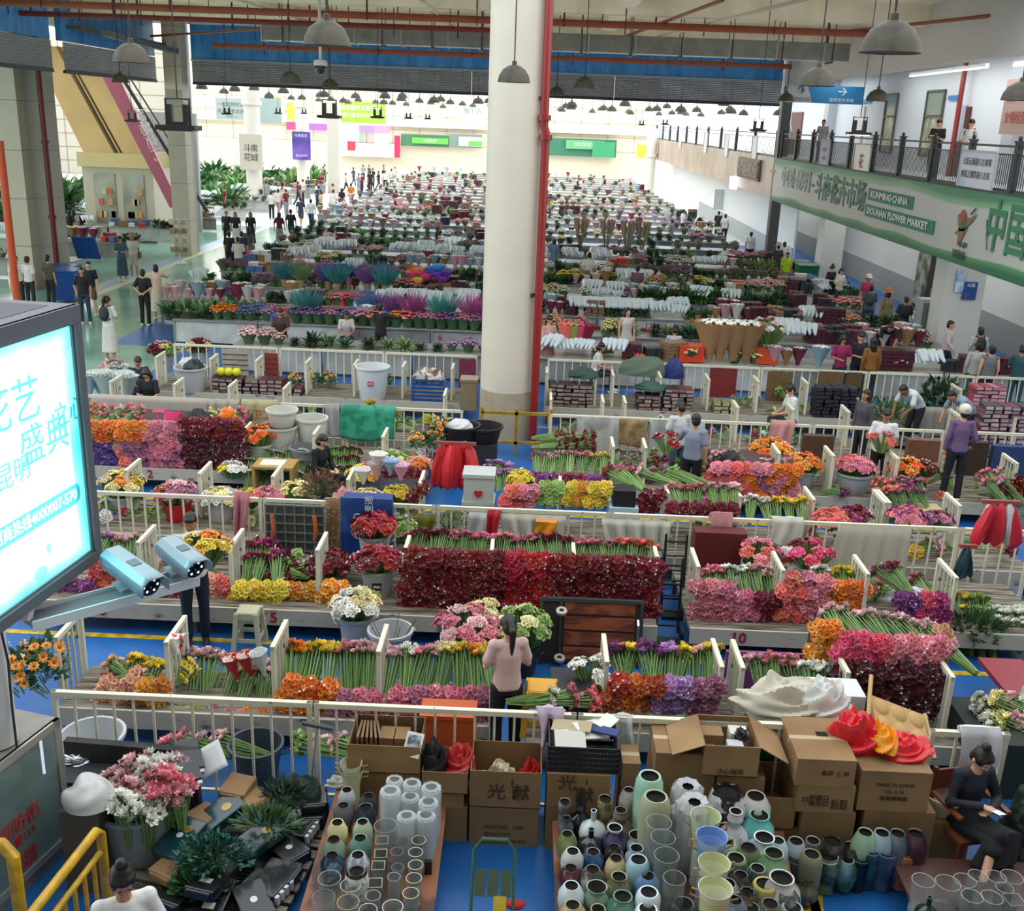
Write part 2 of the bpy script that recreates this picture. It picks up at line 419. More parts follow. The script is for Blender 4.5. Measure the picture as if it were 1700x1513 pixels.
def wframe(name,y0,y1,z0,z1,label,door=False):
 r=empty(name,(13.58,(y0+y1)/2,z0));w=y1-y0;h=z1-z0
 if door:
  tag(r,label,'door',kind='structure');b=MB();b.box((-.02,0,h/2),(.05,w,h));b.build('door_leaf',[DOOR],r,smooth=False)
  b=MB();b.box((-.06,w*.35,h*.45),(.05,.03,.14));b.build('handle',[mat('b0b0b0',metal=.8,rough=.3)],r,smooth=False)
 else:
  tag(r,label,'window',kind='structure')
  b=MB()
  for s in(-1,1):b.box((-.03,s*w/2,h/2),(.08,.07,h))
  for q in(0,.62*h,h):b.box((-.03,0,q),(.08,w,.07))
  b.build('window_frame',[GREYD],r,smooth=False)
  b=MB();b.box((-.01,0,h*.81),(.02,w,h*.36));b.build('upper_pane',[mat('8f9c88',rough=.25)],r,smooth=False)
  b=MB();b.box((-.01,0,h*.31),(.02,w,h*.6));b.build('lower_pane',[two_tone('6d7060','b9b59c',2,.4,.6,rough=.2)],r,smooth=False)
def wy(px):return XP(px,180,13.55).y
wframe('window_1',wy(1488),wy(1470),5.6,7.75,'grey framed gallery window with a green blind, left of two')
wframe('window_2',wy(1565),wy(1537),5.6,7.75,'grey framed gallery window with a green blind, right of two')
wframe('door_1',wy(1334),wy(1316),5.06,7.2,'dark red gallery door behind the man in grey',True)
wframe('door_2',wy(1612),wy(1588),5.06,7.2,'dark red gallery door behind the man with the backpack',True)
px_=lambda p:wy(p)
b=MB();b.tube([(13.3,wy(1605),5.05),(13.3,wy(1605),8.7)],.08,10);tag(b.build('riser_pipe',[RED]),'red pipe running up the white gallery wall','pipe')
for i,p in enumerate((1385,1700)):
 b=MB();yy=wy(p);b.bb(13.2,13.6,yy-.35,yy+.35,5.05,8.7);tag(b.build('pilaster',[mat('b9bcc2',rough=.7)],smooth=False),'pale grey pilaster on the gallery wall, %s'%['left of the arrow sign','at the frame edge'][i],'pilaster',kind='structure')
for i,(p,zz,ww,hh,cc,tx)in enumerate(((1437,7.55,1.3,.12,'3d86c4',''),(1580,7.5,.8,.14,'3d7fc0',''),(1432,6.6,.7,1.5,'dedad4',''),(1600,6.7,.5,1.1,'b9c4cc',''))):
 b=MB();b.bb(13.52,13.58,wy(p)-ww/2,wy(p)+ww/2,zz-hh/2,zz+hh/2);tag(b.build('wall_sign',[mat(cc,rough=.5)],smooth=False),['thin blue sign strip over the noticeboard on the gallery wall','thin blue sign strip left of the red riser pipe','white framed noticeboard on the gallery wall','grey notice behind the man with the backpack'][i],'sign')
sx,sy=11.2,G(1450,150,7.9).y
sy=XP(1350,150,11.3).y
sg=empty('direction_sign',(11.3,sy,7.75));tag(sg,'hanging grey and blue direction sign with two white arrows over the gallery','sign')
b=MB();b.bb(-1.1,.2,-.03,.03,-.35,.35,0);b.add([(.0,-.035,-.35),(.2,-.035,-.35),(2.1,-.035,-.35),(2.1,-.035,.35),(-.25,-.035,.35)],[(0,1,2,3,4)],1);b.bb(.1,2.1,-.03,.03,-.35,.35,1)
b.build('sign_board',[mat('bfc7cc'),mat('2f86b8')],sg,smooth=False)
text('↑',.5,mat('46525a'),(-.5,-.06,.12),(PI/2,0,0),sg);text('综合办公区',.17,mat('8a5a40'),(-.5,-.06,-.22),(PI/2,0,0),sg)
text('→',.5,mat('f4f4f4'),(1.2,-.06,.12),(PI/2,0,0),sg);text('昆明花卉市场',.17,mat('f4f4f4'),(1.2,-.06,-.22),(PI/2,0,0),sg)
RAILM=mat('3a3d3c',rough=.45,metal=.4)
post_me=None
def railing(y0,y1,label,step=2.6,pitch=.11):
 r=empty('balcony_railing',(GX+.08,y0,5.05));tag(r,label,'railing')
 L=y1-y0
 b=MB();b.bb(-.03,.03,0,L,1.05,1.1);b.build('top_rail',[RAILM],r,smooth=False)
 b=MB();b.bb(-.02,.02,0,L,.88,.91);b.bb(-.02,.02,0,L,.1,.14)
 b.build('lower_rail',[RAILM],r,smooth=False)
 b=MB();y=pitch
 while y<L:b.bb(-.009,.009,y-.009,y+.009,.12,.9);y+=pitch
 o=b.build('balusters',[RAILM],r,smooth=False);o['kind']='stuff'
 b=MB();b.bb(-.015,.015,0,L,-.0,.1);b.build('kick_plate',[mat('55595a',rough=.5)],r,smooth=False)
 y=0;pm=None
 while y<=L+.01:
  if pm is None:
   q=MB();q.bb(-.07,.07,-.07,.07,-.1,1.16);q.bb(-.09,.09,-.09,.09,1.16,1.2);q.ell((0,0,1.25),(.05,.05,.06));q.bb(-.085,.085,-.085,.085,-.1,.05)
   pm=q.mesh('post',[RAILM],False)
  link('post',pm,r,(0,y,0));y+=step
railing(21.8,47.8,'black metal gallery railing above the big green banner')
railing(49,99,'dark gallery railing beyond the steel post above the tan front',step=5,pitch=.3)
def hungboard(px,pw,z0,z1,label,m,parts=None):
 yc=XP(px,260,GX-.03).y
 o=empty('hanging_board',(GX-.04,yc,z0));tag(o,label,'poster')
 b=MB();b.box((0,0,(z1-z0)/2),(.03,pw,z1-z0));b.build('panel',[m],o,smooth=False)
 b=MB();h=z1-z0
 for s in(-1,1):b.box((-.02,s*pw/2,h/2),(.03,.04,h));
 for q in(0,h):b.box((-.02,0,q),(.03,pw,.04))
 b.build('frame',[mat('b8bcc0')],o,smooth=False)
 for(t,sz,dy,zz,cc)in(parts or()):text(t,sz,mat(cc),(-.03,dy,zz),(PI/2,0,-PI/2),o)
 return o
ART1=two_tone('cfd3e0','8fb2d8',1.2,.55,.7,rough=.4)
hungboard(1626,2.1,4.72,5.98,'white and blue framed board with two lines of black writing hung on the gallery railing',ART1,[('七彩云南迎八方来客',.19,0,1.0,'33363d'),('鲜花之都笑迎八方宾',.19,0,.7,'33363d')])
hungboard(1432,1.8,4.78,5.95,'pale pink board with a red emblem hung on the gallery railing',two_tone('d7cfd0','b89a94',1.5,.5,.7,rough=.2),[('花',.5,0,.6,'b04a55')])
hungboard(1369,1.3,4.85,6.0,'narrow lilac board with writing hung on the gallery railing',mat('c2c0d0'),[('斗南花市',.14,0,.8,'7a7a96'),('欢迎您',.14,0,.5,'7a7a96')])
for i,p in enumerate((1252,1205,1170,1128)):
 hungboard(p,1.2,4.75,5.95,'pale board hung on the far gallery railing, %s from the steel post'%['first','second','third','fourth'][i],mat('d9cfc8'))
b=MB();b.bb(-.05,.05,-.9,.9,-.7,.7,0)
o=tag(b.build('hanging_banner',[mat('c9a99c',rough=.6)],loc=(12.6,XP(1690,190,12.6).y,7.1),smooth=False),'pink banner with red writing hung over the gallery at the frame edge','banner')
text('爱护环境',.34,mat('b03a35'),(-.07,0,.25),(PI/2,0,-PI/2),o);text('文明经营',.34,mat('b03a35'),(-.07,0,-.3),(PI/2,0,-PI/2),o)
bn=empty('market_banner',(GX-.12,22,3.3));tag(bn,'long grey and green market banner with big green characters below the gallery railing','banner')
L=48-18;
def bgrid(u,v):return(0+.01*math.sin(u*60),-4+u*(L-.0),v*1.78)
b=MB();b.grid(bgrid,60,10)
bm_=bpy.data.materials.new('banner_print');bm_.use_nodes=True;nt=bm_.node_tree;pb=nt.nodes['Principled BSDF']
tc=nt.nodes.new('ShaderNodeTexCoord');sp=nt.nodes.new('ShaderNodeSeparateXYZ');nt.links.new(tc.outputs['Object'],sp.inputs[0])
wv=nt.nodes.new('ShaderNodeTexNoise');wv.inputs['Scale'].default_value=.25;wv.inputs['Detail'].default_value=0;nt.links.new(tc.outputs['Object'],wv.inputs['Vector'])
ad=nt.nodes.new('ShaderNodeMath');ad.operation='MULTIPLY_ADD';ad.inputs[1].default_value=.35;nt.links.new(wv.outputs['Fac'],ad.inputs[0]);nt.links.new(sp.outputs['Z'],ad.inputs[2])
dv=nt.nodes.new('ShaderNodeMath');dv.operation='DIVIDE';dv.inputs[1].default_value=2.1;nt.links.new(ad.outputs[0],dv.inputs[0])
cr=nt.nodes.new('ShaderNodeValToRGB');nt.links.new(dv.outputs[0],cr.inputs[0]);cr.color_ramp.interpolation='EASE'
for p_,h_ in((.0,'1f5c40'),(.12,'1f6a45'),(.19,'4f8f5c'),(.22,'b8bab2'),(.77,'bdbcb6'),(.8,'7fae84'),(.9,'3a7f5c'),(1.0,'2a7552')):
 if p_ in(.0,1.0):e=cr.color_ramp.elements[0 if p_==0 else-1]
 else:e=cr.color_ramp.elements.new(p_)
 e.color=(*lin(hexc(h_)),1)
nt.links.new(cr.outputs[0],pb.inputs['Base Color']);pb.inputs['Roughness'].default_value=.45
b.build('fabric',[bm_],bn)
b=MB();b.beam((.05,-4,1.8),(.05,26,1.8),.05);b.beam((.05,-4,0),(.05,26,0),.04);b.build('hanging_rail',[mat('4f5a54',metal=.4)],bn,smooth=False)
BG=mat('2d7a55',rough=.5);BGd=mat('55876e',rough=.5)
def btxt(s,px0,px1,z,size,m,bold=.01,sx=1.0):
 ya=XP(px0,300,GX-.14).y-22;yb=XP(px1,300,GX-.14).y-22
 t=text(s,size,m,(-.03,(ya+yb)/2,z),(PI/2,0,-PI/2),bn,bold=bold,width=ya-yb)
 return t
btxt('中国·昆明',1297,1345,1.05,.85,mat('9aa898'),.012)
btxt('·',1348,1352,1.0,.8,BG)
btxt('斗南花卉市场',1355,1440,.98,1.0,mat('4e8068'),.02)
ya,yb=XP(1445,300,GX-.14).y-22,XP(1522,300,GX-.14).y-22
yc2,yd2=XP(1443,300,GX-.14).y-22,XP(1562,300,GX-.14).y-22
b=MB();b.bb(-.03,-.01,yb,ya,1.0,1.36);b.bb(-.03,-.01,yd2,yc2,.5,.86);b.build('green_label',[mat('2f7f62')],bn,smooth=False)
LT=mat('d5dcd2');t=btxt('KUNMING·CHINA',1450,1514,1.18,.27,LT);t.location.x=-.05;t=btxt('DOUNAN FLOWER MARKET',1448,1553,.68,.27,LT);t.location.x=-.05
def P2(px,py):p=XP(px,py,GX-.15);return(0,p.y-22,p.z-3.3)
b=MB()
def poly(pts,m):b.add([(-.03-.004*m,*P2(*p)[1:])for p in pts],[tuple(range(len(pts)))],m)
poly([(1590,357),(1596,353),(1600,360),(1610,362),(1622,355),(1614,368),(1606,376),(1600,384),(1592,384),(1590,370)],0)
poly([(1592,378),(1606,378),(1600,390),(1592,408),(1588,406),(1590,390),(1584,388)],0)
poly([(1596,368),(1606,366),(1604,378),(1594,381)],1)
for k in range(1):b.add([(-.045,*P2(1600+4*math.cos(t*PI/6),357+9*math.sin(t*PI/6))[1:])for t in range(12)],[tuple(range(12))],2)
b.build('emblem',[mat('8a6a45'),mat('3d6a42'),mat('b04a3c')],bn,smooth=False)
b=MB();b.tube([(-.04,*P2(1612,356)[1:]),(-.04,*P2(1621,346)[1:])],.02,5);b.tube([(-.04,*P2(1639,365)[1:]),(-.04,*P2(1638,415)[1:])],.018,5);b.build('emblem_line',[mat('5a6a58')],bn)
btxt('DOUNAN',1601,1623,.22,.28,mat('3c4c44'));btxt('斗 南',1608,1623,.47,.14,mat('3c4c44'))
t=btxt('中国',1652,1722,1.0,1.2,BG,.03)
btxt('✿',1275,1288,1.1,.6,mat('b98c80'))
b=MB();b.grid(lambda u,v:(GX-.08,49+u*3.2,3.3),1,1)
b=MB();b.bb(-.12,0,0,5.5,0,1.0,1);b.bb(-.16,-.1,.15,5.35,.12,.88,0)
ya=XP(1262,290,GX-.05).y
tag(b.build('relief_panel',[two_tone('4a3f33','9a8a70',9,.4,.6,rough=.7,bump=.6),mat('6e6152')],loc=(GX-.02,ya,3.9),smooth=False),'long carved brown relief panel on the tan gallery front','relief')
b=MB();b.bb(-.2,0,-.6,.6,0,.62);o=tag(b.build('shop_sign',[emis('ffffff',1.5)],loc=(GX-.05,XP(1222,305,GX).y,3.2),smooth=False),'small lit white shop sign hung below the tan gallery front','sign')
text('PU·A',.3,mat('303030'),(-.22,0,.3),(PI/2,0,-PI/2),o)
def ucol(px0,px1,y,label):
 x0,x1=AX(px0,y,2),AX(px1,y,2);b=MB();b.bb(x0,x1,y,y+.9,0,4.9,0)
 return tag(b.build('square_column',[mat('d3d3cb',rough=.6)],smooth=False),label,'column',kind='structure')
ucol(1566,1632,29.5,'white square column with blue posters under the banner')
ucol(1366,1402,44,'white square column left of the grey wall below the banner')
def poster(px,py,y,w,h,label,mm,txt=None,tc_='f0f0f0'):
 p=D(px,py,y);b=MB();b.box((0,0,0),(w,.03,h));o=tag(b.build('poster',[mm],loc=p,smooth=False),label,'poster')
 for(t_,s_,zz)in(txt or()):text(t_,s_,mat(tc_),(0,-.025,zz),(PI/2,0,0),o)
 return o
poster(1594,467,29.45,.24,.62,'narrow light blue poster on the white column under the banner',two_tone('5aa0d0','cfe4f0',3,.4,.6,rough=.4),[('花',.16,.1)])
poster(1610,483,29.44,.38,.5,'dark blue poster with an orange flower on the white column',two_tone('1f4a8a','d0803a',4,.62,.7,rough=.4),[('斗南',.12,.15)])
poster(1229,333,70,3.4,1.3,'pale notice board on the wall right of the far stalls',mat('cdd5d2',rough=.4),[('斗南花卉市场公告',.28,.3)],'7a8a8a')
b=MB();b.bb(12.2,12.3,50,100,0,3.4,0);b.bb(12.15,12.2,50,80,0,1.0,1);struct(b.build('wall_stair',[mat('dfe3e2',rough=.6),mat('a7adad')],smooth=False))
for i,yy in enumerate((38.5,35.3)):
 b=MB();b.bb(14.45,14.6,yy,yy+1.4,.1,2.6,0);b.bb(14.4,14.46,yy+.1,yy+1.3,.25,2.5,1);tag(b.build('shop_window',[mat('3a3e36'),two_tone('4e5248','b8b49a',2,.4,.6,rough=.15)],smooth=False),'glazed shop front in the wall under the banner, %s of two'%['farther','nearer'][i],'window',kind='structure')
# far hall
FW=130
FARW=mat('cfc4ae',rough=.6)
def farwall(b):
 b.bb(-75,14,FW,FW+.4,0,14,0)
 for x in np.arange(-75,14,3.2):b.bb(x,x+.08,FW-.03,FW,3,14,1)
 for z in np.arange(3,14,1.6):b.bb(-75,14,FW-.03,FW,z,z+.06,1)
 b.bb(-75,14,FW-.6,FW,5.0,5.8,2)
struct(solidM('wall_far',farwall,[FARW,mat('a79c88'),mat('ded6c4')]))
def farwall2(b):
 b.bb(-75,-34,100,100.4,0,12,0)
 for x in np.arange(-75,-34,2.4):b.bb(x,x+.06,99.97,100,0,12,1)
 for z in np.arange(0,12,1.2):b.bb(-75,-34,99.97,100,z,z+.05,1)
struct(solidM('wall_far',farwall2,[mat('a9a496',rough=.6),mat('7d786c')]))
def farsign(px0,px1,py0,py1,y,name,label,m,txt=None,tcol='f2f2f2',th=.2,emit=False):
 p=D(px0,py0,y);q=D(px1,py1,y);w=q.x-p.x;h=p.z-q.z
 if h<0:h=.5
 o=MB().box((0,0,0),(w,th,h)).build(name,[m],loc=((p.x+q.x)/2,y,(p.z+q.z)/2),smooth=False);tag(o,label,'sign')
 for(t_,s_,dz)in(txt or()):
  tt=text(t_,h*s_,mat(tcol),(0,-th/2-.02,h*dz),(PI/2,0,0),o,ext=.001)
 return o
farsign(541,640,167,206,110,'hanging_banner','lime green banner with white writing hung in the far hall',mat('8fb03a'),[('鲜花没有国界云南花卉',.25,.2),('昆明斗南花卉市场',.22,-.15)])
farsign(476,490,170,200,112,'hanging_banner','small yellow green banner left of the pale square column',mat('a9c24a'))
farsign(450,466,160,178,113,'hanging_banner','small olive banner piece behind the first hanging lamps',mat('b5c060'))
farsign(358,409,162,200,86,'hanging_banner','pale blue banner with dark writing left of the poster column',mat('a9b8b4'),[('一束花的仪式',.22,.2),('永远不会太迟',.22,-.1),('一生只送一人',.1,-.35)],'5f6a58')
farsign(431,468,162,206,87,'hanging_banner','pale blue banner right of the poster column',mat('9fb0ae'))
farsign(769,800,172,212,108,'hanging_banner','pale grey banner with writing touching the big column',mat('c2c6bb'),[('每个人',.28,.2)],'8a9a80')
for i,(a,c,d_,e,cc,ss)in enumerate(((476,500,202,216,'e0305a',1.2),(513,546,205,217,'7a48b8',1.2),(566,596,206,236,'7fd8e0',1.6),(596,622,208,220,'7a60d0',1.3),(622,646,208,220,'d86ac8',1.3),(622,646,222,238,'e8e8ff',1.8))):
 farsign(a,c,d_,e,FW-1,'lit_shop_sign','glowing %s shop sign on the far wall'%['red','purple','cyan','violet','magenta','white'][i],emis(cc,ss))
farsign(666,745,222,245,FW-1,'shop_fascia','dark green shop front with a light green sign in the far wall',mat('3f7050'))
farsign(684,744,228,240,FW-1.3,'shop_sign','bright green sign board with a white border on the far shop front',mat('5cb04a'),[('斗南花卉',.6,0)])
farsign(745,800,222,246,FW-1,'shop_fascia','glazed grey shop front beside the big column in the far wall',mat('6f8078'))
farsign(762,800,227,244,FW-1.3,'shop_sign','white and green sign board beside the big column',mat('e0e6da'))
farsign(778,800,234,243,FW-1.5,'shop_sign','green lower strip of the sign beside the big column',mat('5cae48'))
farsign(893,1022,228,262,FW-1,'shop_fascia','dark green shop front right of the red riser in the far wall',mat('2f6a50'))
farsign(940,1003,232,249,FW-1.4,'shop_sign','green sign with a row of pale pictures on the far shop front',mat('57a06a'),[('○○○○○○',.5,0)])
farsign(984,1020,235,262,FW-1.5,'green_poster','green poster wall at the right end of the far shop front',mat('2f8a5c'))
farsign(560,662,236,262,FW-1,'shop_bay','open shop bay with white and red fittings under the lit signs',two_tone('d8c8c0','e8e6e0',.8,.4,.6))
farsign(655,664,225,262,FW-1.4,'red_pillar_sign','narrow red upright sign beside the green shop front',mat('c81e50'))
farsign(577,590,234,250,FW-1.6,'red_shop_sign','small red hanging sign in the far open bay',mat('c83040'))
farsign(1058,1072,240,262,120,'yellow_sign','small yellow notice on the far grey wall',mat('d8b030'))
o=farsign(397,437,222,283,74.2,'poster_board','cream poster board with four large characters on the round column',mat('c6beae'),None)
h_=o.dimensions.z
for(t_,dx,dz)in(('斗',-.24,.1),('花',-.24,-.16),('南',.24,.1),('城',.24,-.16)):text(t_,.55,mat('4a4a40'),(dx,-.12,dz*h_),(PI/2,0,0),o)
farsign(437,450,222,282,74.8,'light_box','blank white light box right of the cream poster board',emis('f6f8ff',1.6))
o=farsign(485,516,218,266,83.2,'purple_poster','purple poster with white writing on the second far column',two_tone('3a2f8a','7a5ab8',.5,.4,.6,rough=.3),[('斗南花卉',.12,.35),('BLOOM',.12,-.35)])
KY=52.0
kx0,kx1=AX(140,KY,2),AX(256,KY,2)
CREAM=mat('cfc7b0',rough=.5)
kz=D(190,278,KY).z
k=empty('lift_kiosk',((kx0+kx1)/2,KY,0));tag(k,'cream panelled kiosk with two tall windows and a golden cornice under the escalator','kiosk',kind='thing')
w=kx1-kx0
b=MB();b.bb(-w/2,w/2,0,3.4,0,kz);b.build('body',[CREAM],k,smooth=False)
GOLD=mat('a38a5c',rough=.25,metal=.8,ndark=.12,nscale=.6)
b=MB();b.bb(-w/2-.15,w/2+.05,-.15,3.5,kz,kz+.68);b.build('cornice',[mat('c4b07c',rough=.35,metal=.4)],k,smooth=False)
for(a,c)in((158,193),(205,241)):
 xa,xc=AX(a,KY,2)-(kx0+kx1)/2,AX(c,KY,2)-(kx0+kx1)/2
 b=MB();b.bb(xa,xc,-.06,0,.3,kz-.3,0);f=b.build('window',[two_tone('8a8876','b0ae9c',.8,.4,.6,rough=.15)],k,smooth=False)
 b=MB()
 for i in range(8):
  q=R.uniform(xa+.15,xc-.25);zz=R.choice((1.0,1.6,2.1));b.bb(q,q+.22,-.12,-.06,zz,zz+.3,i%3)
 b.build('goods_on_shelf',[mat('d9a060'),mat('c8c8a0'),mat('d0704a')],f,smooth=False)
esc=empty('escalator',(0,0,0));tag(esc,'escalator with a polished golden underside and pink side panel climbing to the left','escalator')
def E(px,py,y):return D(px,py,y)
a0,a1,a2,a3=E(72,118,52),E(168,124,52),E(252,262,52),E(143,262,52)
a0=a0+(a0-a3)*.3;a1=a1+(a1-a2)*.3
off=Vector((0,2.6,.0))
def slab(name,q,m,thick,par):
 b=MB();n=(q[1]-q[0]).cross(q[3]-q[0]).normalized()
 v=[tuple(p)for p in q]+[tuple(p+thick)for p in q]
 b.add(v,[(0,1,2,3),(7,6,5,4),(0,4,5,1),(1,5,6,2),(2,6,7,3),(3,7,4,0)]);return b.build(name,[m],par,smooth=False)
slab('golden_underside',(a0,a1,a2,a3),GOLD,Vector((0,.3,0)),esc)
m0,m1=(a0+a1)/2,(a2+a3)/2
b=MB();b.beam(m0-Vector((0,.05,0)),m1-Vector((0,.05,0)),.12);b.beam(m0+Vector((.25,-.05,0)),m1+Vector((.25,-.05,0)),.05);b.build('seam',[mat('6e5a38',metal=.5)],esc,smooth=False)
PINK=mat('b0566a',rough=.35)
s0,s1,s2,s3=E(165,118,51.8),E(192,118,51.8),E(286,300,51.8),E(272,300,51.8)
s2=E(300,345,51.8);s3=E(282,345,51.8)
sp_=slab('side_panel',(s0,s1,s2,s3),PINK,Vector((0,.2,0)),esc)
dv_=(s2-s1).normalized();ang=math.atan2(dv_.z,dv_.x)
text('智慧之门',.62,mat('e8d8dc'),(E(246,225,51.6)),(PI/2,-ang,0),esc)
b=MB();b.tube([E(196,118,51.7),E(285,262,51.7),E(345,352,51.7)],.09,8);b.tube([E(215,128,51.7),E(300,262,51.7)],.04,6);b.build('handrail',[mat('26292b',rough=.4)],esc)
b=MB();b.bb(E(200,400,56).x-.0,E(330,300,56).x,56,56.3,0,6,0);struct(b.build('wall_inner',[mat('a9abaa',rough=.5)],smooth=False))
# ================================================================ KIT: flowers
STEM=mat('7c9e5a',rough=.5,var=.25);STEMD=mat('4d6b46',rough=.55,var=.25);LEAF=mat('3f6b3c',rough=.5,var=.3,hue=.03)
DARKC=mat('2c1712',rough=.7);YELC=mat('e2c64a',rough=.6)
GLINTM=mat('f4f6f6',rough=.12,alpha=.7,coat=.8)
FC=dict(red='b01522',darkred='7a0f1e',pink='e88a98',palepink='f0c0c4',hotpink='e8507a',coral='ee7468',salmon='ee9684',orange='ee7a1e',amber='f0a030',yellow='ecd03e',cream='f2e6a8',white='f0efe6',purple='8a3f86',lilac='c08ac8',violet='6a4a9a',magenta='b8307a',maroon='57121f',peach='f2b08a',mauve='b06a88',wine='8e2440',blue='4a68a8',green='9ab860',rust='c8502a',pinkmix='dd7c94')
def fmat(c):return mat(FC.get(c,c),rough=.38,var=.22,hue=.012,coat=.15)
def head_tpl(n=9,r=.045,cup=.016,seed=0):
 rr=random.Random(seed);v=[];f=[];m=[]
 for lay,(ra,zz,sc)in enumerate(((0,0,1.0),(.5,.007,.72))):
  for k in range(n):
   t=2*PI*(k+ra)/n;dt=PI/n*.95;q=r*sc*rr.uniform(.88,1.08);k0=len(v)
   v+=[(.010*math.cos(t),.010*math.sin(t),zz),(q*.72*math.cos(t-dt),q*.72*math.sin(t-dt),zz+cup*.75),(q*math.cos(t),q*math.sin(t),zz+cup*rr.uniform(.6,1.2)),(q*.72*math.cos(t+dt),q*.72*math.sin(t+dt),zz+cup*.75)]
   f.append((k0,k0+1,k0+2,k0+3));m.append(0)
 k0=len(v);v.append((0,0,.02))
 for k in range(6):v.append((.0105*math.cos(k*PI/3),.0105*math.sin(k*PI/3),.013))
 for k in range(6):f.append((k0,k0+1+k,k0+1+(k+1)%6));m.append(1)
 k0=len(v);v.append((0,0,-.02))
 for k in range(6):v.append((.02*math.cos(k*PI/3),.02*math.sin(k*PI/3),.004))
 for k in range(6):f.append((k0,k0+1+(k+1)%6,k0+1+k));m.append(2)
 return v,f,m
HT=[head_tpl(9,.05,.017,s)for s in range(4)]
HB=[head_tpl(6,.042,.034,s)for s in range(3)]
LOWT=[head_tpl(6,.05,.02,s)for s in range(3)]
def put_head(b,t,p,d,s=1.0,spin=0.0):
 M=rot_to(d)@Matrix.Rotation(spin,3,'Z')*s
 b.add(t[0],t[1],t[2],M,p)
DARKC=mat('4a2a22',rough=.7)
_bm={}
def dk(c,f=.5):
 h=FC.get(c,c);return mat(''.join('%02x'%int(int(h[i:i+2],16)*f)for i in(0,2,4)),rough=.6)
def bunch_mesh(col,var=0,L=.5,heads=20,spread=.1,stemc=STEM,centre=DARKC,closed=False,glint=True):
 if centre is DARKC:centre=dk(col)
 key=('b',col,var,L,heads,spread,stemc.name,centre.name,closed)
 if key in _bm:return _bm[key]
 rr=random.Random(hash((var,heads))&0xffff);sb=MB();hb=MB()
 for i in range(heads):
  a=i*2.39996;q=math.sqrt((i+.5)/heads);rad=spread*q
  top=Vector((rad*math.cos(a),rad*math.sin(a),L-.25*spread*q*q+rr.uniform(-.025,.025)*(2.2 if closed else 1)))
  d=Vector((math.cos(a)*q*.55,math.sin(a)*q*.55,1)).normalized()
  bot=Vector((top.x*.3,top.y*.3,rr.uniform(0,.03)))
  mid=(top+bot)/2+Vector((rr.uniform(-.01,.01),rr.uniform(-.01,.01),0))
  sb.tube([bot,mid,top-d*.015],[.0075,.007,.006],4,0,cap=False)
  put_head(hb,(HB if closed else HT)[rr.randrange(3)],top,(d+Vector((rr.uniform(-1,1),rr.uniform(-1,1),0))*(.8 if closed else.25)),rr.uniform(.85,1.12)*(1.15 if closed else 1),rr.uniform(0,6))
 if glint:  # pale flecks painted in as glints of the plastic sleeves
  for k in range(12):
   a=rr.uniform(0,6.3);q=spread*rr.uniform(.3,1.2);z=L+rr.uniform(-.03,.045)
   p=Vector((q*math.cos(a),q*math.sin(a),z));s=rr.uniform(.008,.022)
   hb.add([(p.x-s,p.y,p.z-s),(p.x+s,p.y+s*rr.uniform(-1,1),p.z),(p.x,p.y-s,p.z+s)],[(0,1,2)],3)
 c=fmat(col)
 r=(sb.mesh('stems',[stemc]),hb.mesh('flower_heads',[c,centre,STEMD,GLINTM]),)
 w=MB();
 for vv,ff,mm in((hb.v,hb.f,hb.m),):
  w.v=list(vv);w.f=list(ff);w.m=list(mm);w.n=hb.n
 w.tube([(0,0,L-.22),(0,0,L-.03)],[.03,spread*.75],8,2)
 r=r+(w.mesh('gerbera_bunch',[c,centre,STEMD,GLINTM]),)
 _bm[key]=r
 return r
CNAME=dict(red='red',darkred='dark_red',pink='pink',palepink='pale_pink',hotpink='hot_pink',coral='coral',salmon='salmon',orange='orange',amber='amber',yellow='yellow',cream='cream',white='white',purple='purple',lilac='lilac',violet='violet',magenta='magenta',maroon='maroon',peach='peach',mauve='mauve',wine='wine_red',blue='blue',green='green',rust='rust_red',pinkmix='rose_pink')
def cw(c):return CNAME.get(c,c).replace('_',' ')
def bunch(col,p,d,label,group,L=.5,full=True,heads=20,spread=.1,stemc=STEM,centre=DARKC,closed=False,s=1.0,kind='gerbera_bunch',roll=None):
 ms=bunch_mesh(col,R.randrange(3),L,heads,spread,stemc,centre,closed)
 nm=CNAME.get(col,col)+'_'+kind
 lab=label.replace('{c}',cw(col))
 if full:
  o=link(nm,ms[0],None,p);link('flower_heads',ms[1],o)
 else:
  o=link(nm,ms[2],None,p)
 o.rotation_mode='QUATERNION'
 q=Vector((0,0,1)).rotation_difference(Vector(d).normalized())
 from mathutils import Quaternion
 o.rotation_quaternion=q@Quaternion((0,0,1),R.uniform(0,6.28))
 o.scale=(s,s,s)
 return tag(o,lab,'flowers',group.replace('{c}',cw(col)))
def pick(c,u=None):
 return c if isinstance(c,str)else R.choice(c)
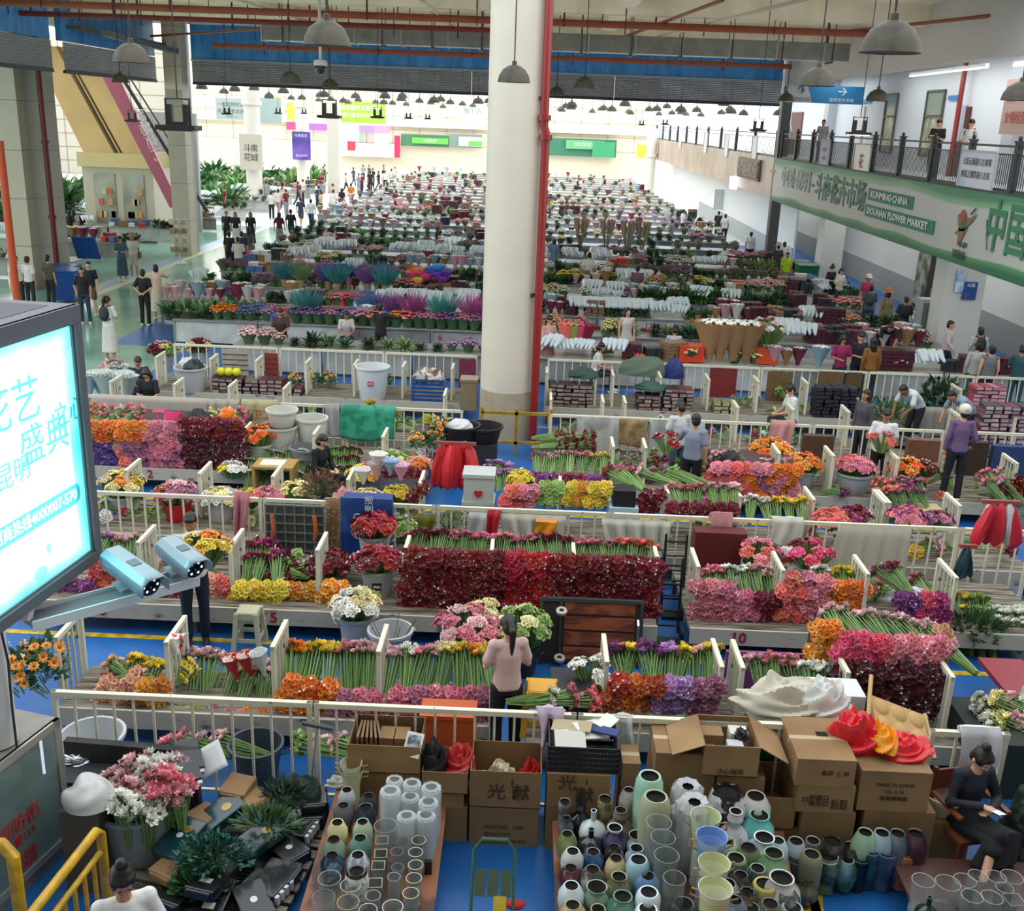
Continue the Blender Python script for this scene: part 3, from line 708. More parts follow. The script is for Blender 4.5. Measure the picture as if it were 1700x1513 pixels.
def wall(px0,px1,py0,py1,y,cols,label,pitch=.17,tilt=.35,dep=.1,s=1.0,L=.5,centre=DARKC,top=None):
 """a stack of bunches whose heads face the aisle, filling a rectangle of the plane at depth y; cols: list of columns of colours left to right"""
 a=D(px0,(py0+py1)/2,y);c=D(px1,(py0+py1)/2,y);z1=D((px0+px1)/2,py0,y).z;z0=max(.12,D((px0+px1)/2,py1,y).z)
 n=max(1,round((c.x-a.x)/pitch));k=max(1,round((z1-z0)/pitch))
 for j in range(k):
  for i in range(n):
   u=(i+.5+(.25 if j%2 else-.25))/n
   col=cols
   if isinstance(cols,list):
    q=cols[min(len(cols)-1,max(0,int(u*len(cols))))]
    if isinstance(q,tuple):q=q[0]if j>=k*.6 else R.choice(q[1])if isinstance(q[1],(list,tuple))else q[1]
    col=q
   x=a.x+(c.x-a.x)*u;z=z0+(z1-z0)*(j+.5)/k
   d=Vector((R.uniform(-.12,.12),-1,tilt+.25*(j==k-1)+R.uniform(-.1,.1))).normalized()
   p=Vector((x,y+R.uniform(-.03,.03),z))-d*L*s
   bunch(pick(col),p,d,label,label,full=False,L=L,s=s,centre=centre)
def tops(px0,px1,pyh,y,cols,label,dirv=(0,.62,.6),pitch=.165,L=.6,s=1.0,stemc=STEM,heads=22,spread=.1,centre=YELC,closed=True,rows=1,dy=.16,jit=.2,py1=None):
 """bunches lying on the slope of a bin, heads at the back, stems toward the viewer"""
 for r in range(rows):
  yy=y-r*dy
  a=D(px0,pyh,y);c=D(px1,pyh if py1 is None else py1,y);n=max(1,round((c.x-a.x)/pitch))
  for i in range(n):
   u=(i+.5)/n
   q=cols[min(len(cols)-1,int(u*len(cols)))]if isinstance(cols,list)else cols
   if isinstance(q,tuple):q=R.choice(q)
   d=Vector((dirv[0]+R.uniform(-jit,jit),dirv[1],dirv[2]+R.uniform(-.05,.05))).normalized()
   hp=Vector((a.x+(c.x-a.x)*u,yy,a.z+(c.z-a.z)*u-r*.1+R.uniform(-.02,.03)))
   bunch(q,hp-d*L*s,d,label,label,L=L,s=s,stemc=stemc,heads=heads,spread=spread,centre=centre,closed=closed)
# containers
_tb={}
def tub_mesh(r=.24,h=.42,col='b9bdbf',handles=True,taper=.78):
 key=(r,h,col,handles)
 if key in _tb:return _tb[key]
 b=MB();rb=r*taper
 b.lathe([(rb*.96,0),(rb,.02),(r*.97,h-.05),(r*.97,h-.04),(r*1.06,h-.035),(r*1.06,h),(r*.96,h),(r*.95,h-.03),(rb*.93,.04),(0.001,.035)],28)
 hb=MB()
 if handles:
  for s in(-1,1):
   pts=[(s*(r*1.0),-.05,h-.09),(s*(r+.05),-.045,h-.07),(s*(r+.055),.045,h-.07),(s*(r*1.0),.05,h-.09)]
   hb.tube(pts,.009,6)
 m=mat(col,rough=.42,var=.05)
 _tb[key]=(b.mesh('bucket',[m]),hb.mesh('handle',[m])if handles else None)
 return _tb[key]
def tub(p,label,r=.24,h=.42,col='b9bdbf',handles=True,name='bucket',cat='bucket',group=None,rz=None,tilt=None,sticker=None):
 ms=tub_mesh(r,h,col,handles);o=link(name,ms[0],None,p,R.uniform(-.6,.6)if rz is None else rz)
 if ms[1]:link('handle',ms[1],o)
 if tilt:o.rotation_euler=(tilt[0],tilt[1],0)
 if sticker:
  b=MB();b.box((0,-r*.93,h*.55),(.12,.012,.1),0);b.box((0,-r*.93-.007,h*.57),(.09,.004,.02),1);b.box((0,-r*.93-.007,h*.53),(.09,.004,.012),1)
  b.build('sticker',[mat(sticker),mat('c8c8c0')],o,smooth=False)
 return tag(o,label,cat,group)
def bouquet(p,r,cols,label,n=7,L=.34,s=1.0,lift=.0,centre=DARKC,heads=20,spread=.11,stemc=STEM,closed=False,kind='gerbera_bunch'):
 n=round(n*1.4);s*=.84;heads=int(heads*1.1)
 for i in range(n):
  a=i*2.4+.4;q=math.sqrt((i+.3)/n)
  d=Vector((math.cos(a)*q*.75,math.sin(a)*q*.75,1)).normalized()
  base=Vector(p)+Vector((math.cos(a)*q*r*.35,math.sin(a)*q*r*.35,lift))
  bunch(pick(cols),base,d,label,label,L=L*(1.15-.25*q),s=s,heads=heads,spread=spread,centre=centre,stemc=stemc,closed=closed,kind=kind)
# fences, dividers, decks
PAINT=two_tone('6b5c48','dcd8c2',14,.26,.34,rough=.5,stretch=(1,1,1))
PAINT2=two_tone('5b4e3e','c9c5b0',9,.3,.4,rough=.55)
_barm={}
def fence(x0,x1,y,label,h=1.1,pitch=.18,panel=2.45,z0=0.0,slope=0.0):
 """painted steel fence made of separate panels standing side by side"""
 x=x0;i=0
 hb=('bar',h)
 if hb not in _barm:
  b=MB();b.box((0,0,(h-.1)/2+.08),(.022,.022,h-.12));_barm[hb]=b.mesh('bar',[PAINT],False)
  b=MB();b.box((0,0,h/2),(.045,.045,h));_barm['post',h]=b.mesh('post',[PAINT],False)
 while x<x1-.2:
  w=min(panel,x1-x);yy=y+slope*(x-x0)
  r=empty('fence_panel',(x,yy,z0));tag(r,label,'fence',label)
  b=MB();b.bb(0,w-.02,-.026,.026,h-.05,h);b.build('top_rail',[PAINT],r,smooth=False)
  b=MB();b.bb(0,w-.02,-.015,.015,.08,.11);b.build('bottom_rail',[PAINT],r,smooth=False)
  link('post',_barm['post',h],r,(.022,0,0));link('post',_barm['post',h],r,(w-.045,0,0))
  k=max(1,int((w-.06)/pitch));st=(w-.06)/k
  for q in range(1,k):link('bar',_barm[hb],r,(.022+q*st,0,0))
  x+=w;i+=1
_dv={}
def divider(px,pyn,y0,label,z1=1.06,L=.62,z0=0.0,group=None,skew=0.0):
 x=AX(px,y0,z1)
 key=(round(z1-z0,2),L)
 if key not in _dv:
  h=z1-z0
  b=MB();b.bb(-.022,.022,0,.045,0,h);b.bb(-.022,.022,L-.045,L,0,h);b.bb(-.024,.024,0,L,h-.04,h+.01);b.bb(-.02,.02,0,L,.1,.15)
  fr=b.mesh('stall_divider',[PAINT],False)
  b=MB()
  for k in range(1,5):yy=k*L/5;b.bb(-.012,.012,yy-.014,yy+.014,.12,h-.02)
  _dv[key]=(fr,b.mesh('slats',[PAINT2],False))
 m=_dv[key];o=link('stall_divider',m[0],None,(x,y0,z0),skew);link('slats',m[1],o)
 return tag(o,label,'divider',group)
WOODD=two_tone('3e3428','8d8474',3,.35,.6,rough=.7,stretch=(.6,6,1));WPAINT=two_tone('5c4a3c','b7b2a2',7,.3,.42,rough=.6,stretch=(.5,1,1.4))
def deck(x0,x1,y0,y1,z,label,nums=(),board=.2,flip=False,top=None):
 o=empty('stall_platform',(x0,y0,0));tag(o,label,'stall platform');w=x1-x0;L=y1-y0
 b=MB();k=max(2,int(L/.16))
 for i in range(k):b.bb(0,w,L*i/k+.006,L*(i+1)/k-.006,z-.05,z)
 b.build('deck_boards',[top or WOODD],o,smooth=False)
 b=MB();b.bb(0,w,-.03,0,z-board+.02,z+.03);b.build('front_board',[WPAINT],o,smooth=False)
 b=MB()
 n=max(2,int(w/1.6)+1)
 for i in range(n):
  xx=.05+(w-.1)*i/(n-1);q=MB();q.bb(xx-.03,xx+.03,.03,.09,0,z-.05);q.bb(xx-.03,xx+.03,L-.09,L-.03,0,z-.05);q.build('leg',[mat('5a564c',rough=.6)],o,smooth=False)
 for(px,t)in nums:
  xx=AX(px,y0,z)-x0
  text(t,.2,mat('a3323c',rough=.6,ndark=.4,nscale=20),(xx,-.036,z-board/2+.02),(PI/2,0,0),o,name='stall_number',bold=.006)
 return o
def stall_table(x0,x1,y0,y1,z,label,side='b4b6b0',top='97978f',group=None,name='stall_table'):
 o=empty(name,((x0+x1)/2,y0,0));tag(o,label,'stall table',group);w=x1-x0-.03;L=y1-y0
 b=MB();b.bb(-w/2,w/2,0,L,z-.04,z);b.build('table_top',[mat(top,rough=.5,var=.12,ndark=.2,nscale=3)],o,smooth=False)
 b=MB();b.bb(-w/2+.04,w/2-.04,.06,.09,.08,z-.04);b.build('front_panel',[mat(side,rough=.6,var=.2,ndark=.25,nscale=2)],o,smooth=False)
 b=MB()
 for sx in(-1,1):
  for yy in(.04,L-.04):b.box((sx*(w/2-.03),yy,(z-.04)/2),(.04,.04,z-.04))
 b.build('legs',[mat('8a8c88',rough=.5)],o,smooth=False)
 return o
# boxes
CARD=two_tone('775a3a','a08058',1.2,.3,.7,rough=.85,detail=3);CARDIN=mat('8d744f',rough=.9,ndark=.2,nscale=3);TAPE=mat('c9b48c',rough=.25,alpha=.75)
def carton(p,sz,label,rz=0.0,open_=False,flaps=(1,1,1,1),print_=(),m=None,seams=True,fa=.5,name='cardboard_box',group=None):
 w,d,h=sz;o=empty(name,p,rz);tag(o,label,'box',group);m=m or CARD;t=.008
 b=MB()
 if open_:
  b.bb(-w/2,w/2,-d/2,-d/2+t,0,h);b.bb(-w/2,w/2,d/2-t,d/2,0,h);b.bb(-w/2,-w/2+t,-d/2+t,d/2-t,0,h);b.bb(w/2-t,w/2,-d/2+t,d/2-t,0,h);b.bb(-w/2,w/2,-d/2,d/2,0,t)
 else:b.bb(-w/2,w/2,-d/2,d/2,0,h)
 b.build('body',[m],o,smooth=False)
 if open_:
  for k,on in enumerate(flaps):
   if not on:continue
   b=MB();ln=d*fa if k<2 else d*fa
   if k==0:M=Matrix.Rotation(math.radians(on if on>1 else 145),3,'X');b.box((0,0,-ln/2),(w,t,ln));v=(0,-d/2,h);M=Matrix.Rotation(math.radians(-(on if abs(on)>1 else 30)),3,'X')
   elif k==1:b.box((0,0,-ln/2),(w,t,ln));v=(0,d/2,h);M=Matrix.Rotation(math.radians(on if abs(on)>1 else 30),3,'X')
   elif k==2:b.box((0,0,-ln/2),(t,d,ln));v=(-w/2,0,h);M=Matrix.Rotation(math.radians(on if abs(on)>1 else 30),3,'Y')
   else:b.box((0,0,-ln/2),(t,d,ln));v=(w/2,0,h);M=Matrix.Rotation(math.radians(-(on if abs(on)>1 else 30)),3,'Y')
   f=b.build('flap',[m],o,loc=v,smooth=False);f.rotation_euler=M.to_euler()
 elif seams:
  b=MB();b.bb(-w/2-.001,w/2+.001,-.03,.03,h*.75,h+.002);b.build('packing_tape',[TAPE],o,smooth=False)
 for(s_,size,x,z,*rest)in print_:
  text(s_,size,mat('4a3a28',rough=.8),(x,-d/2-.004,z),(PI/2,0,0),o,name='print',bold=rest[0]if rest else.0)
 return o
# cloth-like things
def crumple(name,p,sz,m,label,cat,seed=0,nu=28,nv=24,amp=.5,group=None,base=0.0,folds=7):
 """a heap of cloth or foil: a closed domed mesh with sharp folds"""
 rr=random.Random(seed);ph=[(rr.uniform(0,6.3),rr.uniform(1,folds),rr.uniform(1,folds),rr.uniform(.3,1))for _ in range(9)]
 b=MB();v=[];f=[]
 for j in range(nv+1):
  for i in range(nu):
   t=2*PI*i/nu;q=j/nv
   w=sum(a*math.sin(p0+k1*t*1.0+k2*q*4)for p0,k1,k2,a in[(x[0],round(x[1]),x[2],x[3])for x in ph])/5
   rad=math.sin(min(1,q*1.02)*PI/2);hgt=math.cos(q*PI/2)
   rr2=rad*(1+.28*w*amp*q)
   v.append((rr2*math.cos(t)*sz[0]/2,rr2*math.sin(t)*sz[1]/2,max(0,(hgt*(1+.6*amp*w*min(1,q*3)*(1-q*.3))if q>.08 else hgt*(.97+q*.3))*(.8+.2*math.sin(3*t+q*5)*q))*sz[2]))
 for j in range(nv):
  for i in range(nu):f.append((j*nu+i,(j+1)*nu+i,(j+1)*nu+(i+1)%nu,j*nu+(i+1)%nu))
 b.add(v,f,0);return tag(b.build(name,[m],None,p),label,cat,group)
def drape(name,x0,x1,y,ztop,zbot,m,label,cat,seed=0,amp=.03,th=.006,group=None,back=.12,flare=.0,taper=0.0,bunchy=0):
 """cloth hung over a rail at (y, ztop)"""
 rr=random.Random(seed);a1,a2,a3=(rr.uniform(0,6)for _ in range(3));w=x1-x0;k=rr.uniform(3,5)*max(w,.3)
 def fn(u,v):
  tt=v*2-1
  dz=(ztop-zbot)*(max(0,tt)if tt>0 else-tt*back)
  fold=amp*(math.sin(u*k*6+a1)+.6*math.sin(u*k*11+a2+v*3))*(min(1,abs(tt)*2))
  yy=y+(-.035 if tt>0 else.035)*min(1,abs(tt)*8)-fold*.8-flare*max(0,tt)
  xx=x0+w*(u+(.5-u)*taper*max(0,tt))+.02*math.sin(a3+v*7)
  return(xx,yy,ztop+.03-dz*(1+.05*math.sin(u*5+a2)))
 b=MB();b.grid(fn,26,30);o=b.build(name,[m]);s=o.modifiers.new('s','SOLIDIFY');s.thickness=th
 return tag(o,label,cat,group)
# ================================================================ PEOPLE
SKIN=['c99473','bd8766','d6a583','b07a58']
def blend(a,b,t):return tuple(x+(y-x)*t for x,y in zip(a,b))
BASE=dict(pel=(0,0,.93),wst=(0,0,1.08),chs=(0,-.01,1.28),nck=(0,0,1.43),hed=(0,-.01,1.575),shL=(.165,0,1.385),elL=(.205,.02,1.13),wrL=(.2,-.03,.9),shR=(-.165,0,1.385),elR=(-.205,.02,1.13),wrR=(-.2,-.03,.9),hpL=(.085,0,.9),knL=(.1,-.01,.5),anL=(.1,.02,.08),hpR=(-.085,0,.9),knR=(-.1,-.01,.5),anR=(-.1,.02,.08),look=(0,-1,-.1),fL=(0,-1,0),fR=(0,-1,0),hdL=(0,-.2,-1),hdR=(0,-.2,-1))
POSES={'stand':{},'stand2':dict(knL=(.11,-.03,.5),anL=(.13,-.02,.08),elR=(-.24,.04,1.14),wrR=(-.18,-.12,.98)),'walk':dict(knL=(.09,-.16,.52),anL=(.09,-.26,.1),knR=(-.09,.1,.49),anR=(-.09,.32,.14),elL=(.22,.12,1.14),wrL=(.2,.1,.92),elR=(-.22,-.06,1.13),wrR=(-.19,-.2,.96)),'behind':dict(elL=(.25,.1,1.14),wrL=(.06,.17,1.0),elR=(-.25,.1,1.14),wrR=(-.06,.19,1.0),hdL=(-1,.2,-.3),hdR=(1,.2,-.3)),'hold':dict(elL=(.22,-.02,1.14),wrL=(.1,-.26,1.13),elR=(-.22,-.02,1.14),wrR=(-.1,-.26,1.13),look=(0,-1,-.7),hdL=(-.4,-1,0),hdR=(.4,-1,0)),'phone':dict(elL=(.2,-.05,1.13),wrL=(.06,-.24,1.22),elR=(-.2,-.05,1.13),wrR=(-.07,-.24,1.22),look=(0,-1,-.6),hdL=(-.3,-1,.3),hdR=(.3,-1,.3)),'point':dict(elR=(-.3,-.2,1.28),wrR=(-.36,-.44,1.3),hdR=(-.2,-1,0)),'reach':dict(elR=(-.38,-.05,1.36),wrR=(-.6,-.12,1.36),hdR=(-1,-.2,0),elL=(.22,-.08,1.16),wrL=(.18,-.25,1.05)),'reachL':dict(elL=(.3,-.12,1.16),wrL=(.3,-.38,1.2),hdL=(0,-1,.2),look=(.4,-1,-.3)),'bend':dict(pel=(0,.08,.92),wst=(0,0,1.05),chs=(0,-.18,1.18),nck=(0,-.31,1.25),hed=(0,-.44,1.3),shL=(.165,-.27,1.21),shR=(-.165,-.27,1.21),elL=(.22,-.36,.97),elR=(-.22,-.36,.97),wrL=(.12,-.5,.8),wrR=(-.12,-.5,.8),look=(0,-1,-.8),hpL=(.085,.08,.89),hpR=(-.085,.08,.89)),'sit':dict(pel=(0,0,.47),wst=(0,-.0,.62),chs=(0,-.05,.82),nck=(0,-.07,.97),hed=(0,-.11,1.11),shL=(.165,-.06,.93),shR=(-.165,-.06,.93),elL=(.2,-.12,.68),elR=(-.2,-.12,.68),wrL=(.08,-.32,.62),wrR=(-.08,-.32,.62),look=(0,-1,-.8),hpL=(.09,-.02,.45),knL=(.12,-.42,.47),anL=(.12,-.42,.08),hpR=(-.09,-.02,.45),knR=(-.12,-.42,.47),anR=(-.12,-.42,.08),hdL=(-.5,-1,-.2),hdR=(.5,-1,-.2)),'sitphone':dict(pel=(0,0,.47),wst=(0,.02,.62),chs=(0,0,.82),nck=(0,-.03,.97),hed=(.0,-.08,1.11),shL=(.16,-.02,.93),shR=(-.16,-.02,.93),elL=(.24,-.08,.68),elR=(-.24,-.08,.7),wrL=(.04,-.27,.72),wrR=(-.07,-.3,.78),look=(.1,-1,-.75),hpL=(.09,-.02,.45),knL=(.1,-.42,.5),anL=(.06,-.42,.09),hpR=(-.09,-.02,.45),knR=(-.02,-.44,.6),anR=(-.22,-.62,.3),hdL=(-.9,-.3,.1),hdR=(.6,-.8,0),fR=(-.6,-.8,-.2)),'hug':dict(elL=(.27,-.1,1.2),wrL=(.12,-.33,1.24),elR=(-.25,-.12,1.2),wrR=(-.05,-.33,1.16),look=(-.2,-1,-.5),hdL=(-1,-.3,.1),hdR=(1,-.2,.1)),}
def remesh(b,vox,name,smooth=2):
 me=b.mesh('tmp',[],False);o=bpy.data.objects.new('tmp',me)
 m=o.modifiers.new('r','REMESH');m.mode='VOXEL';m.voxel_size=vox;m.use_smooth_shade=True
 s=o.modifiers.new('s','SMOOTH');s.iterations=smooth;s.factor=.5
 r=bake(o)
 bpy.data.objects.remove(o);bpy.data.meshes.remove(me);r.name=name
 r.polygons.foreach_set('use_smooth',[True]*len(r.polygons));return r
def limb(b,pts,rad,n=10):
 b.tube(pts,rad,n)
 for p,r in zip(pts,rad):b.ell(p,(r,r,r),0,10,6)
def sect(b,pts,dims,n=14,lat=Vector((1,0,0))):
 """loft of elliptical sections along pts; dims = (half width, half depth)"""
 v=[];f=[];pts=[Vector(p)for p in pts];K=len(pts)
 for i,p in enumerate(pts):
  d=(pts[min(i+1,K-1)]-pts[max(i-1,0)]).normalized();fy=d.cross(lat).normalized()
  for k in range(n):
   t=2*PI*k/n;v.append(tuple(p+lat*math.cos(t)*dims[i][0]+fy*math.sin(t)*dims[i][1]))
 for i in range(K-1):
  for k in range(n):f.append((i*n+k,i*n+(k+1)%n,(i+1)*n+(k+1)%n,(i+1)*n+k))
 f.append(tuple(range(n-1,-1,-1)));f.append(tuple((K-1)*n+k for k in range(n)));b.add(v,f,0)
def headM(look):
 y=-Vector(look).normalized();x=Vector((0,0,1)).cross(y)*-1
 x=y.cross(Vector((0,0,1))).normalized();z=x.cross(y).normalized()
 return Matrix((x,y,z)).transposed()
def hand(b,wr,d,side,palm=Vector((0,0,-1)),curl=.5,s=1.0):
 d=Vector(d).normalized();lat=d.cross(palm)
 if lat.length<.2:palm=Vector((0,-1,0));lat=d.cross(palm)
 lat=lat.normalized()*side;palm=lat.cross(d).normalized()
 if palm.z>0:palm=-palm
 wr=Vector(wr);c=wr+d*.05*s
 sect(b,[wr-d*.005,wr+d*.03*s,wr+d*.085*s],[(.026*s,.018*s),(.036*s,.018*s),(.038*s,.014*s)],10,lat)
 for k,(o_,L)in enumerate(((-.03,.062),(-.01,.072),(.01,.068),(.029,.054))):
  p0=wr+d*.085*s+lat*o_*s;p1=p0+(d+palm*curl*.4).normalized()*L*.5*s;p2=p1+(d+palm*curl*1.6).normalized()*L*.5*s
  limb(b,[p0-d*.012,p0,p1,p2],[.0085*s,.0088*s,.0082*s,.007*s],6)
 t0=wr+d*.025*s-lat*.03*s;t1=t0+(d*.6-lat*.9+palm*.3).normalized()*.035*s;t2=t1+(d+palm*.5-lat*.1).normalized()*.03*s
 limb(b,[t0,t1,t2],[.012*s,.0105*s,.0085*s],6)
_hm={}
def human_meshes(pose,sleeve='short',legs='pants',hair='short',fem=False,hero=False,hat=None):
 key=(pose,sleeve,legs,hair,fem,hero)
 if key in _hm:return _hm[key]
 J={k:Vector(v)for k,v in dict(BASE,**POSES[pose]).items()}
 sw=.92 if fem else 1.0
 for k in('shL','shR'):J[k]=Vector((J[k].x*sw,J[k].y,J[k].z))
 out={}
 vox=.0065 if hero else.013
 b=MB();HM=headM(J['look']);hc=J['hed']
 limb(b,[J['nck']-Vector((0,0,.05)),blend(J['nck'],hc,.55)],[.055,.047])
 b.ell(hc,(.074,.092,.105),0,16,12,M=HM);b.ell(hc+HM@Vector((0,-.025,-.06)),(.05,.055,.055),0,12,8,M=HM)
 b.ell(hc+HM@Vector((0,-.092,-.01)),(.012,.018,.022),0,8,6,M=HM)
 for s in(-1,1):b.ell(hc+HM@Vector((s*.075,.005,-.01)),(.012,.02,.03),0,8,6,M=HM)
 tor=[J['pel'],J['wst'],J['chs'],J['nck']-Vector((0,0,.03))]
 sect(b,tor,[(.13,.09),(.11,.08),(.14,.09),(.07,.05)])
 for s,S in((1,'L'),(-1,'R')):
  limb(b,[J['sh'+S],J['el'+S],J['wr'+S]],[.046,.036,.026])
  if hero:hand(b,J['wr'+S],J['hd'+S],s)
  else:
   d=J['hd'+S].normalized();w=J['wr'+S];limb(b,[w,w+d*.07,w+d*.14],[.027,.032,.018],8)
   limb(b,[w+d*.03,w+d*.07+Vector((-s*.035,-.01,0))],[.014,.011],6)
  limb(b,[J['hp'+S],J['kn'+S],J['an'+S]],[.078,.052,.036])
  fo=J['f'+S].normalized();a=J['an'+S]
  limb(b,[a+Vector((0,.02,-.03)),a+fo*.12+Vector((0,0,-.045))],[.038,.03],8)
 out['skin']=remesh(b,vox,'person')
 b=MB();up=(J['nck']-J['chs']).normalized();dn=(J['pel']-J['wst']).normalized()
 hw=.145 if fem else.155
 sect(b,[J['pel']+dn*.03,J['pel'],J['wst'],J['chs'],J['chs']+up*.07,J['nck']-up*.01],[(hw+.012,.122),(hw+.012,.122),(.138 if fem else.152,.108),(.165*sw+.0,.123),(.15*sw,.103),(.075,.07)])
 for s,S in((1,'L'),(-1,'R')):
  sh,el,wr=J['sh'+S],J['el'+S],J['wr'+S]
  ins=Vector((J['chs'].x,sh.y,sh.z-.02))
  if sleeve=='none':limb(b,[ins,sh],[.07,.05])
  elif sleeve=='short':limb(b,[ins,sh,Vector(blend(sh,el,.72))],[.075,.063,.062])
  else:limb(b,[ins,sh,el,Vector(blend(el,wr,.9 if sleeve=='long' else.45))],[.075,.06,.05,.042])
 out['shirt']=remesh(b,.012,'shirt',3)
 b=MB()
 sect(b,[J['pel']+Vector((0,0,.06)),J['pel'],Vector(blend(J['hpL'],J['hpR'],.5))+Vector((0,0,-.06))],[(hw-.01,.105),(hw+.005,.115),(hw,.105)])
 if legs in('pants','shorts'):
  for S in 'LR':
   hp,kn,an=J['hp'+S],J['kn'+S],J['an'+S]
   if legs=='pants':limb(b,[hp,Vector(blend(hp,kn,.5)),kn,Vector(blend(kn,an,.95))],[.092,.083,.066,.06])
   else:limb(b,[hp,Vector(blend(hp,kn,.8))],[.095,.088])
 else:
  k=Vector(blend(J['knL'],J['knR'],.5));a=Vector(blend(J['anL'],J['anR'],.5));c=Vector(blend(J['hpL'],J['hpR'],.5))
  e=Vector(blend(k,a,.6 if legs=='skirt' else.0))
  if pose.startswith('sit'):[limb(b,[J['hp'+S],J['kn'+S]+Vector((0,-.02,0)),Vector(blend(J['kn'+S],J['an'+S],.35))],[.1,.085,.08])for S in 'LR'];sect(b,[c+Vector((0,.08,-.02)),c+Vector((0,-.1,0)),k+Vector((0,-.02,0)),e+Vector((0,0,0))],[(.16,.1),(.18,.11),(.2,.09),(.22,.1)])
  else:sect(b,[c+Vector((0,0,.05)),c-Vector((0,0,.15)),k,e],[(.155,.12),(.185,.14),(.2,.16),(.22,.18)])
 out['legs']=remesh(b,.012,'skirt' if legs not in('pants','shorts')else 'trousers',3)
 b=MB()
 for S in 'LR':
  a=J['an'+S];fo=J['f'+S].normalized();limb(b,[a+Vector((0,.03,-.035)),a+fo*.06+Vector((0,0,-.04)),a+fo*.15+Vector((0,0,-.05))],[.044,.044,.034],8)
 out['shoes']=remesh(b,.012,'shoes',1)
 b=MB()
 def he(o,r):b.ell(hc+HM@Vector(o),r,0,14,10,M=HM)
 he((0,.022,.032),(.083,.088,.093));he((0,.04,-.02),(.078,.065,.08));he((0,-.028,.066),(.066,.05,.04))
 if hair in('pony','long','bun'):he((.055,-.01,.03),(.03,.06,.06));he((-.055,-.01,.03),(.03,.06,.06))
 if hair=='pony':he((0,.125,.03),(.032,.035,.035));limb(b,[hc+HM@Vector((0,.13,.03)),hc+HM@Vector((0,.17,-.06))+Vector((0,0,-.02)),hc+HM@Vector((0,.13,-.1))+Vector((0,0,-.12)),hc+HM@Vector((0,.11,-.12))+Vector((0,0,-.2))],[.03,.038,.03,.012])
 if hair=='bun':he((0,.06,.12),(.042,.045,.045))
 if hair=='long':he((0,.055,-.1),(.085,.05,.1));he((0,.06,-.17),(.08,.035,.09));he((.07,.01,-.07),(.02,.045,.09));he((-.07,.01,-.07),(.02,.045,.09))
 if hair=='bob':he((.06,.01,-.04),(.028,.055,.07));he((-.06,.01,-.04),(.028,.055,.07));he((0,.05,-.06),(.078,.05,.07))
 out['hair']=remesh(b,.009 if hero else.013,'hair',1)
 b=MB()
 def fe(o,r,m):b.ell(hc+HM@Vector(o),r,m,8,6,M=HM)
 for s in(-1,1):
  fe((s*.03,-.086,.012),(.013,.006,.006),0);fe((s*.03,-.091,.012),(.006,.004,.006),1);fe((s*.031,-.088,.032),(.018,.005,.004),1)
 fe((0,-.082,-.052),(.022,.008,.007),2)
 out['face']=b.mesh('face',[mat('e8e2da',rough=.3),mat('1c1614',rough=.5),mat('a85a50',rough=.5)])
 out['J']=J;out['HM']=HM
 _hm[key]=out;return out
def setm(o,m):
 if len(o.data.materials)==0:o.data.materials.append(None)
 o.material_slots[0].link='OBJECT';o.material_slots[0].material=m
HAIRM=mat('1b1715',rough=.45,ndark=.3,nscale=60)
